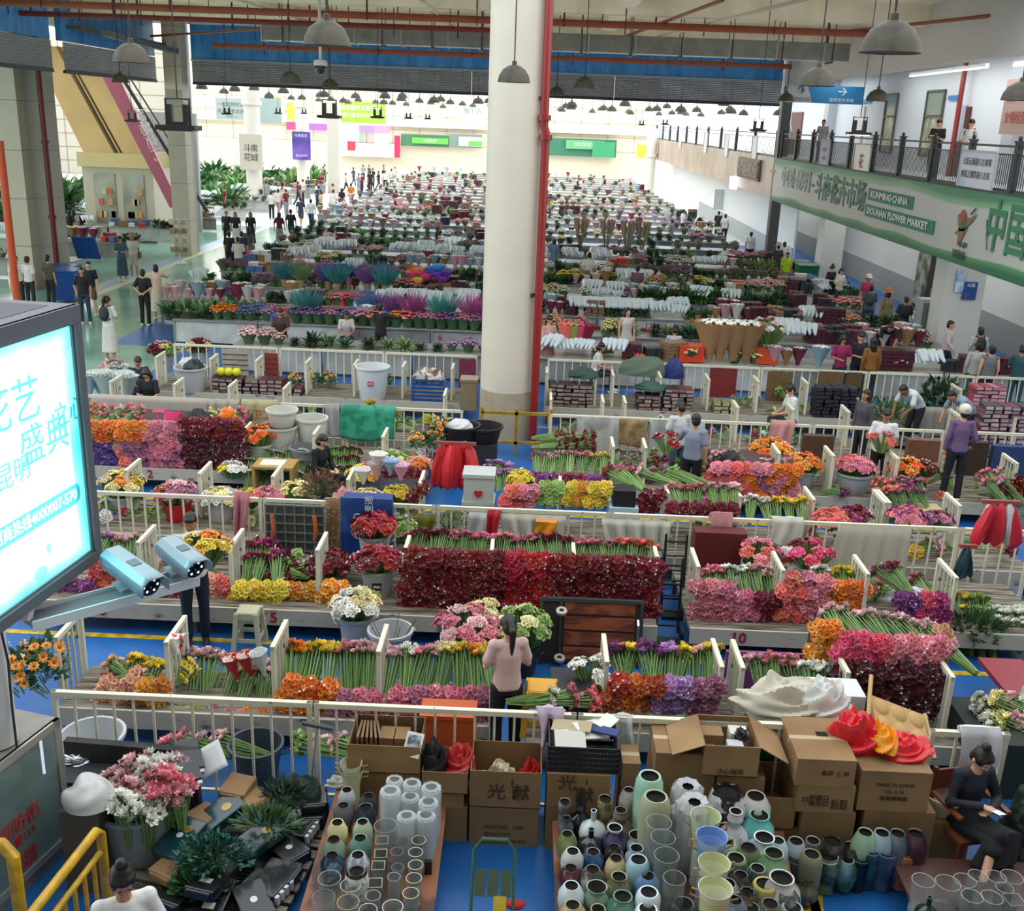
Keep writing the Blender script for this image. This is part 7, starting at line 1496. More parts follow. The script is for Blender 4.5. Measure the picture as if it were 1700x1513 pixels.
redtub(1262,905,13.2,.24,'coral pink bouquet behind the second fence bars',['pink','coral'],z=ZD,th=.3,n=6);redtub(1345,905,13.2,.26,'crimson and rose bouquet left of the large off-white sheet',['darkred','hotpink'],z=ZD,th=.3,n=6,tl='blue grey bucket holding the crimson and rose bouquet')
crumple('printed_bag',D(1308,920,13.2)-Vector((0,0,.3)),(.5,.3,.5),two_tone('a33a30','c9c8c2',5,.4,.44,rough=.4),'printed white bag with red patches between two bouquets','bag',64,amp=.6)
def umb(px,py0,py1,y,lab,cols,wpx,seed=0):
 a=D(px,py0,y);z0=D(px,py1,y).z;rr=random.Random(seed);w=(AX(px+wpx/2,y,1)-AX(px-wpx/2,y,1));o=empty('folded_parasol',(a.x,y,z0));tag(o,lab,'parasol');h=a.z-z0
 for k in range(7):
  xx=-w/2+w*(k+.5)/7;b=MB();ph=rr.uniform(0,6)
  b.lathe([(.01,0),(w*.11,h*.12),(w*.13,h*.5),(w*.1,h*.85),(w*.03,h)],12,wob=lambda t,z:1+.3*math.sin(t*3+ph+z*4));b.build('folded_panel',[mat(cols[k%len(cols)],rough=.45)],o,loc=(xx,rr.uniform(-.1,.05),0)).rotation_euler=(rr.uniform(-.2,.1),-xx*.5/w,0)
 b=MB();b.beam((-w*.4,-.04,h),(w*.4,-.04,h),.05);b.build('rib_bar',[mat('9a4a44')],o,smooth=False)
umb(757,735,812,15.9,'bright red folded parasol bundle left of the white crates',['c01e26','b81c22','d22a30'],84,1);umb(1660,832,905,12.9,'red and white folded parasol bundle at the right edge',['c42030','d8d0d0','c42030','cc2a38'],80,2);umb(1605,905,960,12.7,'dark green folded parasol leaning left of the red and white one',['16323a','1c4048'],36,3)
# row behind the second fence
S2=' behind the second fence'
def crates(px0,px1,py0,py1,y,col,lab,n=2,name='storage_crate'):
 z1=D(px0,py0,y).z;x0,x1=PX(px0,px1,y,z1)
 for k in range(n):
  h=(z1-ZD)/n;o=empty(name,((x0+x1)/2,y,ZD+h*k));tag(o,lab+', '+['lowest','upper','top'][k]if n>1 else lab,'crate');w=(x1-x0)/2;b=MB();b.bb(-w,w,0,.4,0,h-.06);b.build('body',[mat(col,rough=.5)],o,smooth=False);b=MB();b.bb(-w-.02,w+.02,-.02,.42,h-.06,h-.004);b.build('rim',[mat(col,rough=.4)],o,smooth=False)
crates(770,820,787,835,14.75,'b9bcb8','white plastic crate left of the pink bunches',2);text('♥',.12,mat('b02028'),(AX(795,14.7,1),14.74,.85),(PI/2,0,0),bpy.data.objects['storage_crate.001']).location=(0,-.03,.12)
redtub(200,790,14.9,.3,'yellow cream bouquet behind the fence at the left',['cream','yellow','amber'],n=8,z=ZD,th=.25);redtub(292,808,14.6,.32,'purple and orange wrapped bouquet with white paper',['mauve','rust','wine','palepink'],n=9,z=ZD,th=.3,col='b81c24',tl='red bucket behind the second fence');redtub(365,820,14.7,.34,'misty white filler bouquet left of the grey rack',['cream','white'],n=9,z=ZD,th=.3);BQ(408,812,14.9,.2,['yellow','orange'],'yellow orange bunch beside the misty filler',n=4);BQ(443,808,14.6,.15,['coral','pink'],'coral bunch left of the third divider',n=4)
redtub(492,808,14.8,.16,'cream flowers in a white tub by the brown dried heap','cream',n=5,z=ZD,th=.3,col='c8cac4');leafcluster('dried_flower_heap',D(535,822,14.6),(.7,.45,.4),420,mat('8a5a40',var=.2),'rust brown dried flower heap behind the grey rack','dried flowers',.04);crumple('pink_net',D(572,822,14.2)-Vector((0,0,.2)),(.4,.3,.35),mat('c88a8c',rough=.6),'pink net sheet beside the brown dried heap','net',71,amp=.9)
BQ(610,812,14.7,.3,['white','palepink','cream'],'whitish mixed bouquet above the blue bag',n=8);BQ(660,806,14.9,.2,'yellow','yellow bouquet behind the whitish mixed one',n=5);BQ(667,860,14.1,.22,['cream','green'],'pale green daisy bunch at the fence right of the blue bag',n=8);wall(680,708,800,835,14.7,'darkred','{c} bunch left of the red parasol bundle');leafcluster('green_filler',D(745,880,13.9),(.7,.4,.35),300,mat('7a8a50',var=.15),'yellow green filler behind the fence above '+RS,'foliage',.05)
for i,(px,py,m)in enumerate(((603,790,'d8d4d8'),(625,780,'c9a9b4'),(648,775,'8ab0d4'),(665,783,'d89ac0'),(628,765,'d8d0cc'))):cone(D(px,py+14,15.0),.25,.13,mat(m,rough=.3),['white','blush','pale blue','pink','cream'][i]+' paper cone in the pastel group above the whitish bouquet',fl='white')
wall(836,890,806,842,14.5,['coral','pink'],'{c} bunch right of the white crates');wall(893,930,800,838,14.55,[('darkred','green')],'{c} bunch in the dark and green wall'+S2);wall(940,972,802,838,14.55,['yellow','amber'],'{c} bunch right of the divider'+S2);wall(975,1010,800,842,14.5,[('peach','yellow'),('coral','yellow')],'{c} bunch left of the black boots box');wall(1058,1100,815,850,14.5,'darkred','{c} gerbera bunch right of the black boots box')
tops(1000,1055,785,15.3,['wine','pinkmix'],'{c} bunch with slanting stems before the white tarpaulin',dirv=(-.5,.6,.2),L=.6);tops(1055,1130,785,15.3,['palepink','mauve','green'],'{c} bunch with slanting stems left of the couple',dirv=(-.7,.4,.15),L=.6);tops(1110,1228,812,14.95,['pink','palepink'],'{c} bunch with stems right of the couple',L=.42);wall(1112,1232,835,855,14.45,'darkred','{c} gerbera bunch low at the fence right of the couple');tops(1238,1338,832,14.75,['white','yellow','yellow'],'{c} bunch with stems before the big pink heap',L=.42)
BQ(1383,845,14.5,.3,['coral','salmon'],'salmon bouquet behind the fence at the right',n=9);BQ(1422,840,14.6,.2,['darkred','magenta'],'crimson bouquet touching the salmon one',n=6);BQ(1510,842,14.5,.34,['lilac','magenta','pink'],'lilac magenta bouquet before the woman in purple',n=12);BQ(1558,848,14.5,.18,['wine','mauve'],'wine bouquet right of the lilac one',n=5)
x0,x1=PX(1010,1058,14.5,.9);b=MB();b.bb(x0,x1,14.3,14.7,ZD,.95,0);b.bb(x0+.05,x1-.05,14.35,14.65,.95,1.2,1);tag(b.build('shopping_box',[mat('a9c8d4',rough=.4),mat('121214',rough=.7)],smooth=False),'light blue and white box with black boots in it','box')
# row in front of the third fence
W3=' against the draped white sheet'
wall(196,245,700,788,16.85,[('orange',('coral','mauve'))],'{c} gerbera bunch in the tall wall at the left, orange side',pitch=.15);wall(245,300,702,788,16.85,[('pink',('mauve','pinkmix'))],'{c} gerbera bunch in the tall wall at the left, pink side',pitch=.15);wall(302,402,696,790,16.85,[('darkred','maroon')],'{c} gerbera bunch in the tall dark wall',pitch=.15);wall(148,194,700,790,16.9,[('orange',('violet','violet','peach'))],'{c} wrapped bunch beside the light box edge',pitch=.16)
tops(150,240,682,17.6,['coral','pink','palepink','pink'],'{c} bunch on the tall wall'+W3,L=.4,dirv=(.5,.5,.2),rows=2);tops(345,410,688,17.6,['cream','palepink','pink'],'{c} bunch on the dark wall'+W3,L=.5,dirv=(.6,.4,.2),rows=2)
x0,x1=PX(160,400,17.5,1);b=MB();b.bb(x0,x1,17.1,18.3,ZD,1.0);tag(b.build('stall_bed',[mat('4a3438')],smooth=False),'dark bed of stems behind the tall gerbera walls','stall bed')
stool(D(270,688,17.3)+Vector((0,0,-.15)),'d8246c','hot pink plastic stool lying on the tall gerbera wall',h=.34,w=.36,tip=(1.2,.3,.8));crumple('black_bag',D(328,692,17.2)-Vector((0,0,.1)),(.5,.4,.28),mat('1a1c20',rough=.6),'black bag on top of the dark red wall','bag',81,amp=.5);crumple('orange_bag',D(377,694,17.2)-Vector((0,0,.08)),(.34,.3,.3),mat('e8801c',rough=.3),'orange plastic bag on top of the dark red wall','bag',82,amp=.8)
F3=18.7
sheet(152,345,F3,1.1,.6,mat('b4aca0',rough=.7),'dusty white sheet draped on the third fence at the left',21,amp=.02);sheet(348,400,F3,1.1,.6,mat('a9a496',rough=.7),'greyish sheet right of the dusty white one',22);o=sheet(402,462,F3,1.12,.6,mat('b5ac82',rough=.7),'beige sack cloth with red characters on the third fence',23,'sack');text('环卫工',.2,mat('b04438'),(AX(428,F3,.9),F3-.07,.88),(PI/2,0,0),o);sheet(542,566,F3,1.1,.5,mat('9a9c9a',rough=.6),'grey strip of sheet left of the green net',24);sheet(566,656,F3,1.1,.45,two_tone('2a8a6e','3fa888',5,rough=.4),'teal green net sheet on the third fence',25,amp=.015)
sheet(957,1028,F3,1.05,.05,two_tone('8e9290','b4b6b0',2,rough=.4),'grey white tarpaulin left of the brown patch',26);sheet(1028,1074,F3-.04,1.05,.55,two_tone('7a6444','98805a',6,rough=.8),'brown cloth patch on the tarpaulin',27,'cloth');sheet(1074,1165,F3,1.05,.05,two_tone('8e9290','aeb2ae',2,rough=.4),'grey white tarpaulin behind the couple',28);sheet(1276,1316,F3,1.14,.6,mat('c8918c',rough=.9),'salmon pink cloth over the third fence',29,'cloth',amp=.04)
for i,(a,c,zt,col,w)in enumerate(((1328,1378,1.0,'5c3e2e','brown suitcase board behind the orange bouquets'),(1500,1552,1.0,'7a5038','red brown board behind the orange and crimson bouquet'),(1588,1632,1.0,'3a261c','dark brown board behind the woman in purple'),(1640,1700,.95,'27406c','dark blue cage cart against the third fence'))):
 x0,x1=PX(a,c,18.5,.6);b=MB();b.bb(x0,x1,18.35,18.5,ZD-.1,zt);tag(b.build('leaning_board',[two_tone(col,col,4)if 0 else mat(col,rough=.6,ndark=.25)],smooth=False),w,'board')
for(px,py,y,r,h,col,lab,z)in((465,712,17.5,.3,.42,'b9b9b0','cream tub standing on the yellow crate',.62),(468,690,17.55,.27,.3,'c6c6be','white tub nested on top of the cream one',1.02),(517,700,17.7,.28,.55,'c9cac4','tall white tub right of the nested tubs',.6),(508,745,17.2,.28,.4,'7c8286','grey tub below the tall white tub',ZD)):tub((AX(px,y,z+h),y,z),lab,r=r,h=h,col=col,handles=False)
for k in range(3):b=MB();b.bb(-.25,.25,-.2,.2,0,.075);tag(b.build('yellow_crate',[mat('c4b424',rough=.5)],loc=(AX(463,17.4,.5),17.5,ZD+k*.085),smooth=False),'flat yellow crate under the cream tub','crate','flat yellow crates under the tubs')
redtub(431,713,17.3,.2,'orange bouquet right of the divider of the dark wall','orange',n=6,z=ZD,th=.4)
tops(415,512,752,17.2,'white','{c} chrysanthemum bunch in the heap left of the seated man',L=.4,rows=3,dy=.22,pitch=.2,closed=False,s=1.1);BQ(385,765,16.7,.2,['white','yellow'],'white daisy bunch right of the dark wall foot',n=5)
b=MB();x0,x1=PX(425,492,16.6,.7);b.bb(x0,x1,16.3,16.8,.62,.66,0);b.bb(x0+.1,x0+.5,16.4,16.7,.66,.67,1);b.bb(x0,x0+.05,16.3,16.8,0,.62,0);b.bb(x1-.05,x1,16.3,16.8,0,.62,0);tag(b.build('sorting_table',[mat('b08a4a',rough=.6),mat('d8d8d0')],smooth=False),'tan sorting table with white paper left of the seated man','table')
tops(530,600,745,17.2,['white','green','mauve','wine'],'{c} mixed bunch right of the seated man',L=.4,rows=3,dy=.22,closed=False);BQ(603,772,16.6,.3,['yellow','yellow','amber'],'yellow bouquet right of the seated man',n=8);BQ(650,748,17.0,.32,['cream','green'],'greenish white daisy bouquet left of the sunflowers',n=9);BQ(695,758,16.9,.22,['peach','orange'],'small orange bouquet left of the red parasols',n=6);wall(640,712,772,795,16.5,'darkred','{c} bunch below the daisy bouquets');redtub(575,800,16.2,.16,'pale stems','cream',n=3,z=0)if 0 else None
for i,(px,py)in enumerate(((700,722),(722,714),(735,700))):sunflower(px,py,18.0,'dark leafy sunflower bunch before the round column, %s'%['left','middle','right'][i],s=.9)
for(px,y,z,lab)in((765,18.0,.75,'black basin with a white cloth in it before the column'),(803,18.1,.72,'black basin at the foot of the round column')):tub((AX(px,y,z+.3),y,z),lab,r=.34,h=.3,col='231f20',handles=False,name='basin')
crumple('white_cloth',(AX(762,17.9,1),18.0,.98),(.5,.45,.2),mat('c8c8c8',rough=.8),'white cloth bundled in the black basin','cloth',83,amp=.3);b=MB();x0,x1=PX(742,825,18.1,.5);b.bb(x0,x1,17.8,18.4,0,.72);tag(b.build('dark_crate',[mat('2e2c2a')],smooth=False),'dark crates under the two black basins','crate')
yx0,yx1=AX(800,19.6,.8),AX(915,19.6,.8);gr_=empty('column_guard',(0,0,0));tag(gr_,'yellow square tube guard frame around the column foot','guard rail');YG=mat('a8882c',rough=.5,ndark=.3)
for z in(.25,.85):b=MB();b.beam((yx0,19.6,z),(yx1,19.6,z),.06);b.beam((yx1,19.6,z),(yx1,21.6,z),.06);b.build('rail',[YG],gr_,smooth=False)
for x in(yx0,(yx0+yx1)/2,yx1):b=MB();b.bb(x-.03,x+.03,19.57,19.63,0,.95);b.build('post',[YG],gr_,smooth=False)
tops(806,850,772,16.8,'lilac','{c} bunch right of the red parasols',L=.35,rows=2);BQ(865,780,16.5,.2,'yellow','yellow bunch above the white crates',n=6);tops(885,1010,760,17.4,['pink','palepink','pink','yellow'],'{c} bunch with broad stems before the white tarpaulin',L=.62,pitch=.15,dirv=(.1,.75,.3));wall(880,1008,786,805,16.45,['purple','wine','purple'],'{c} bunch under the broad stems');tops(920,990,728,18.2,'wine','{c} bunch on end beside the column guard',dirv=(1,.1,.05),L=.5,rows=2);tops(1030,1110,765,17.5,['mauve','wine'],'{c} bunch left of the couple',dirv=(.9,.2,.1),L=.5,rows=2)
PK=' of the big heap right of the couple'
wall(1176,1326,770,832,16.6,[('pink',('coral','pink')),('coral',('coral','orange')),('pink',('mauve','orange')),('orange',('pink','orange'))],'{c} gerbera bunch in the front wall'+PK,pitch=.16);tops(1225,1310,768,17.3,['palepink'],'{c} bunch with stems on top'+PK,L=.6,rows=2);tops(1180,1225,755,17.3,'palepink','{c} bunch on the left top'+PK,L=.4,dirv=(-.4,.4,.5));crumple('black_bag',D(1212,762,17.0)-Vector((0,0,.1)),(.36,.3,.3),mat('16171a',rough=.6),'black bag on top'+PK,'bag',84,amp=.4)
x0,x1=PX(1185,1320,17,.6);b=MB();b.bb(x0,x1,16.8,17.8,ZD,.85);tag(b.build('stall_bed',[mat('4a3438')],smooth=False),'bed of stems inside the big pink heap','stall bed')
redtub(1282,735,17.9,.36,'orange yellow bouquet under the salmon cloth',['amber','orange'],n=11,z=ZD,th=.3);redtub(1336,760,17.4,.26,'orange bouquet right of the big pink heap',['amber','orange'],n=8,z=ZD,th=.3);redtub(1421,765,17.2,.34,'large pink bouquet in a grey bucket before the man in white',['pink','coral','pinkmix'],n=14,z=ZD,tr=.3,th=.36);redtub(1508,768,17.3,.2,'orange bouquet beside the crimson one',['amber','orange'],n=7,z=ZD,th=.3);BQ(1535,765,17.4,.2,'darkred','crimson bouquet beside the orange one',n=5)
tops(1448,1530,800,16.7,['salmon','pink','mauve'],'{c} small bunch lying left of the woman in purple',L=.3,rows=2,dirv=(-.3,.3,.6));tops(1625,1665,785,16.9,['pink','palepink'],'{c} bunch with green stems right of the woman in purple',dirv=(-.6,.5,.5),L=.6,rows=2);tops(1655,1720,800,16.8,['wine','darkred','mauve'],'{c} bunch at the right edge by the big divider',L=.35,rows=2,dirv=(.2,-.2,.9))
b=MB();x0,x1=PX(1522,1562,16.5,.4);b.bb(x0,x1,16.2,16.7,ZD,ZD+.015);tag(b.build('paper_sheet',[mat('c8b88a')],smooth=False),'tan paper sheet on the platform left of the woman in purple','paper')
# rows behind the third and before the fourth fence: wrapped rose parcels
_pk={}
def pstack(px0,px1,py0,y,cols,lab,pitch=.17,h=.085,z0=ZD,edge='9a8a80',name='rose_parcel',rows=None):
 z1=D(px0,py0,y).z;x0,x1=PX(px0,px1,y,.6);n=max(1,round((x1-x0)/pitch));k=rows or max(1,int((z1-z0)/h))
 for j in range(k):
  for i in range(n):
   c=R.choice(cols)
   if c not in _pk:b=MB();b.box((0,0,0),(.155,.4,.075),0);b.box((0,-.19,0),(.14,.04,.055),1);_pk[c]=b.mesh('rose_parcel',[mat(c,rough=.7,var=.25),mat(edge,rough=.7,var=.3)],False)
   tag(link(name,_pk[c],None,(x0+(i+.5)*(x1-x0)/n+R.uniform(-.015,.015),y+.2+R.uniform(-.04,.04),z0+.04+j*h),R.uniform(-.12,.12)),lab,'parcel',lab)
MRN=['4a1c26','3a1820','5c2a30','2a1c20','6a5a50']
pstack(350,470,622,22.0,MRN,'maroon paper rose parcel in the wide stack left of the sunflowers');pstack(470,500,640,22.0,MRN,'maroon rose parcel beside the sunflower stall');pstack(912,985,636,22.0,MRN,'dark maroon rose parcel in the stack right of the red riser');pstack(1058,1096,652,22.0,MRN,'maroon rose parcel in the middle stack under a green net');pstack(1102,1150,640,22.0,MRN,'maroon rose parcel left of the dark red board');pstack(1352,1422,640,22.0,['15161c','1c1e26'],'black wrapped parcel in the dark wall behind the woman in grey',edge='2a2c34')
pstack(1612,1665,640,22.0,['a04a5a','8a3a4a','c07a84'],'rose pink parcel in the stack at the right',edge='c8a0a4');pstack(1185,1225,666,22.0,['7a7050','5a523c'],'khaki parcel under the dark red board',edge='b0a880');pstack(1160,1215,664,19.8,['6a6448'],'khaki parcel beside the blue bag stall')if 0 else None;pstack(1625,1700,668,20.0,['6a3a48','3a3a40','8a5a66'],'mixed dark parcel before the man in blue grey',edge='b0a0a4');pstack(185,260,0,19.6,['2a4038','26282c'],'dark wrapped parcel on the platform left of the maroon stack',rows=2,edge='6a6a6a')
tub((AX(618,22.1,1),22.15,ZD),'big white plastic tub with a red sticker behind the green net',r=.36,h=.72,col='d2d8d8',handles=False,sticker='b83a30',rz=0);tub((AX(315,22.0,.8),22.1,ZD),'large pale tub full of bags and tools at the left',r=.35,h=.55,col='b9bab4',handles=False);crumple('tool_bag',(AX(322,22.1,1),22.1,ZD+.42),(.5,.4,.35),mat('1c2a2e',rough=.5),'dark bag stuffed in the large pale tub','bag',91,amp=.7);crumple('white_sheet',D(310,600,22.4)-Vector((0,0,.2)),(.4,.3,.35),mat('d0d2d2',rough=.5),'white bag above the large pale tub','bag',92,amp=.8)
x0,x1=PX(682,736,21.9,.7);bc=empty('blue_crate',((x0+x1)/2,22.0,ZD));tag(bc,'blue slatted crate full of waste left of the round column','crate');w=(x1-x0)/2;b=MB();b.bb(-w,w,0,.5,0,.02)
for k in range(6):z=.02+k*.085;b.bb(-w,w,-.01,.01,z,z+.05);b.bb(-w,-w+.02,0,.5,z,z+.05);b.bb(w-.02,w,0,.5,z,z+.05)
b.build('crate_body',[mat('1c4a8e',rough=.4)],bc,smooth=False);crumple('waste_heap',((x0+x1)/2,22.25,ZD+.4),(.75,.5,.35),two_tone('6a5040','c8c4bc',7),'heap of paper and leaves in the blue slatted crate','waste',93,amp=.9)
crates(765,792,630,690,21.4,'8f7e62','tall brown carton left of the column',1,'tall_carton')
for(a,c,y,zt,zb,col,lab)in((1177,1222,23.35,1.08,.4,'7a2624','dark red board leaning on the fourth fence'),(1272,1313,23.35,1.05,.3,'6e5638','brown board leaning on the fourth fence'),(1358,1400,23.35,1.1,.75,'6e5638','small brown board above the black parcel wall'),(1405,1430,23.35,1.1,.75,'5e4830','smaller brown board beside it on the fourth fence'),(440,462,23.35,1.0,.4,'8a2a2c','red lattice board on the fourth fence at the left'),(370,412,23.35,1.05,.45,'a9a494','grey slatted board on the fourth fence at the left'),(762,790,23.35,1.05,.2,'7a2c48','plum corrugated board beside the round column')):
 x0,x1=PX(a,c,y,(zt+zb)/2);b=MB();b.bb(x0,x1,y-.03,y,zb,zt);[b.bb(x0,x1,y-.045,y-.03,zb+q*(zt-zb)/5,zb+(q+.12)*(zt-zb)/5,1)for q in(1,2,3,4)]if 'slat' in lab or 'lattice' in lab else None;tag(b.build('leaning_board',[mat(col,rough=.7,ndark=.2),mat('4a3c38')],smooth=False),lab,'board')
for i,px in enumerate((487,520,545,640)):sunflower(px,622,22.9,'wrapped sunflower bunch hanging before the fourth fence, %s'%['leftmost','second','third','nearest the white tub'][i],s=.8)
for i in range(3):tag(MB().ell((0,0,0),(.1,.1,.1)).build('yellow_melon',[mat('d8d428',rough=.4)],loc=(AX(365+i*13,22.2,1),22.25,D(370,618,22.2).z)),'bright yellow ball on top of the maroon parcels','ball','three bright yellow balls on the parcels')
crumple('green_net',(AX(968,22.3,1),22.3,1.0),(.7,.5,.22),mat('2c4a3c',rough=.7),'dark green net over the parcels right of the riser','net',95,amp=.6);crumple('green_net',(AX(1082,22.3,.8),22.3,.78),(.8,.5,.2),mat('335446',rough=.7),'dark green net over the middle parcel stack','net',96,amp=.6);crumple('green_tarpaulin',(AX(1068,23.0,1),23.2,.9),(1.1,.6,.5),mat('5a6a58',rough=.8),'grey green tarpaulin heap beside the blue backpack','tarpaulin',97,amp=.5);crumple('blue_backpack',(AX(1118,23.2,1),23.2,.85),(.5,.4,.55),mat('1c2c6c',rough=.6),'royal blue backpack hanging on the fourth fence','backpack',98,amp=.25);crumple('red_jacket',(AX(1062,23.5,1.2),23.6,.9),(.5,.4,.45),mat('c0443c',rough=.7),'red jacket on the fourth fence right of the seated women','jacket',99,amp=.4)
drape('cream_tablecloth',*PX(1535,1585,21.4,.8),21.5,.8,.15,mat('a8a492',rough=.8),'cream cloth over a table right of the man in white','cloth',30);crumple('silver_bags',(AX(1530,20.2,.5),20.1,ZD),(1.3,.6,.22),mat('3a3e42',rough=.2,coat=.6),'shiny black and silver bags behind the third fence','bags',101,amp=1.3);crumple('silver_bags',(AX(1640,20.0,.5),19.8,ZD),(1.0,.5,.25),mat('55595c',rough=.2,coat=.6),'shiny wrapped bags beside the man in blue grey','bags',102,amp=1.3)
leafcluster('fern_heap',(AX(1480,21.9,.6),22.0,ZD),(1.2,.7,.5),260,LEAF,'green leaf heap behind the man in the white T-shirt','foliage',.1,up=.6);leafcluster('fern_heap',(AX(1290,20.0,.6),20.0,ZD),(1.2,.5,.3),240,mat('7a9a70',var=.2),'pale green leaf heap beside the bent person in white','foliage',.08);leafcluster('fern_heap',(AX(1560,23.1,.8),23.0,ZD),(.9,.5,.8),240,mat('2c4a2c'),'tall dark fern stand at the fourth fence right','foliage',.14,up=.8)
def scatter(px0,px1,y0,y1,n,cols,lab,z=ZD+.02,s=(.55,1.0)):
 for i in range(n):
  y=R.uniform(y0,y1);c=R.choice(cols);p=Vector((AX(R.uniform(px0,px1),y,z),y,z+.05));bunch(c,p,(R.uniform(-1,1),R.uniform(-1,1),R.uniform(.05,.5)),lab,lab,L=.36,s=R.uniform(*s),heads=14,spread=.09,closed=R.random()<.5)
for a,c,y0,y1,n,cols,w in((390,560,12.2,13.3,16,['wine','magenta','green','darkred'],'behind the yellow gerberas'),(235,380,12.2,13.3,16,['mauve','wine','pink','lilac'],'behind the man with yellow flowers'),(1150,1570,12.3,13.3,34,['pink','palepink','wine','green','white'],'in the deep of the bays numbered 10'),(1110,1700,14.3,15.2,30,['coral','wine','palepink','green','yellow'],'on the boards behind the second fence, right part'),(160,690,14.2,15.2,40,['cream','wine','white','pink','yellow','green'],'on the boards behind the second fence, left part'),(410,720,16.9,18.2,30,['wine','white','green','mauve'],'on the boards before the nested tubs'),(1020,1170,17,18.2,14,['wine','mauve','green'],'on the boards before the tarpaulin'),(1340,1700,16.9,18.2,26,['salmon','mauve','green','wine'],'on the boards around the woman in purple'),(480,760,19.2,20.4,24,['green','wine','yellow','white'],'on the boards behind the green net'),(920,1300,19.2,20.4,26,['wine','mauve','white','green'],'on the boards behind the tarpaulin'),(1230,1360,22.1,23.2,14,['white','green','cream'],'before the fourth fence, between the boards'),(150,280,9.6,10.1,6,['yellow','peach'],'beside the water bottle')):scatter(a,c,y0,y1,n,cols,'{c} loose flower bunch lying '+w)
for i,px in enumerate((150,165,182,200,215)):cone((AX(px,21,.8),20.8+.25*(i%2),ZD),.62,.24,mat('c0ccc8',rough=.4,alpha=.85),'white film wrapped bouquet beside the light box, %s'%['leftmost','second','third','fourth','rightmost'][i],fl='white',heads=22)
redtub(190,605,23.0,.3,'blush and white roses in clear buckets by the green aisle',['palepink','white','peach'],n=6,closed=True);redtub(270,575,24.3,.4,'tall rose mix beside the fourth fence end',['cream','wine','palepink','green'],n=11,closed=True);redtub(330,570,25.0,.35,'crimson rose mix beyond the fourth fence end',['darkred','wine','cream'],n=9,closed=True);leafcluster('filler_heap',(AX(175,22.3,.6),22.3,.3),(1.2,.8,.35),260,mat('7a78a8',var=.2,hue=.05),'lavender and blue filler heap by the light box','dried flowers',.05)
# ================================================================ LAMPS
SHD=two_tone('3a362b','4e493b',3,rough=.6);CORDM=mat('2e2a26',rough=.6)
_lm={}
def dome(px,py,w,label,z1=9.6):
 y=951/w/.955;p=D(px,py,y)
 if y<24:z1=10.4
 if 'dome' not in _lm:
  b=MB();b.lathe([(.275,0),(.272,.01),(.25,.1),(.19,.2),(.1,.26),(.04,.275),(.04,.33),(.02,.34),(.001,.34)],32,(0,0,0),0);b.lathe([(.27,.003),(.245,.1),(.18,.19),(.001,.24)],28,(0,0,0),1)
  _lm['dome']=b.mesh('pendant_lamp',[SHD,mat('d8dcd8',rough=.35)]);b=MB();b.ell((0,0,.1),(.06,.06,.09),0,12,8);_lm['bulb']=b.mesh('bulb',[mat('e4e6e2',rough=.2)])
 o=link('pendant_lamp',_lm['dome'],None,p);link('bulb',_lm['bulb'],o);b=MB();b.tube([(0,0,.33),(0,0,z1-p.z)],.012 if w>30 else.016,6);b.build('cord',[CORDM],o);return tag(o,label,'lamp')
for px,py,w,lab in((543,76,78,'large grey dome lamp over the blue band left of the round column'),(219,104,61,'grey dome lamp before the golden escalator'),(200,137,28,'small dome lamp below the escalator dome lamp'),(482,137,35,'dome lamp left of the dome security camera'),(548,146,28,'small dome lamp right of the ceiling camera'),(853,137,54,'dome lamp hanging in front of the round column'),(970,147,36,'dome lamp right of the red riser before the shutter'),(924,158,27,'dim dome lamp touching the red riser'),(1477,88,98,'largest dome lamp, before the white gallery front'),(1356,143,58,'dome lamp at the blue direction sign'),(1456,168,37,'dome lamp before the gallery wall between the windows'),(1305,168,26,'small dome lamp left of the direction sign'),(1692,167,58,'dome lamp cut by the frame edge at the gallery'),(1201,176,19,'dome lamp at the start of the far gallery railing'),(1107,180,15,'dome lamp left of the far gallery'),(1211,184,15,'tiny dome lamp over the far gallery'),(335,148,20,'dome lamp right of the cream pier'),(422,150,18,'dome lamp before the poster column'),(636,154,16,'dome lamp left of the lime banner top'),(668,163,17,'dome lamp right of the lime banner')):dome(px,py,w,lab)
rl=random.Random(5);k=0
for row,y in enumerate((52,60,68,76,84)):
 for i in range(13):
  x=-17+i*2.35+rl.uniform(-.3,.3);z=7.0+rl.uniform(-.1,.1);b=None
  o=link('pendant_lamp',_lm['dome'],None,(x,y,z));link('bulb',_lm['bulb'],o)
  if('c',0)not in _lm:q=MB();q.tube([(0,0,.33),(0,0,4)],.015,5);_lm['c',0]=q.mesh('cord',[CORDM])
  link('cord',_lm['c',0],o);tag(o,'small dome lamp among the many hanging in the far hall','lamp','small dome lamps of the far hall')
for y in range(50,90,8):b=MB();b.bb(-20,11.5,y+1.9 if y>50 else 51.9,y+2.1 if y>50 else 52.1,10.9,11.1);tag(b.build('lamp_truss',[mat('8a8a86')],smooth=False),'steel truss carrying the dome lamps of the far hall','truss','far hall trusses','structure')
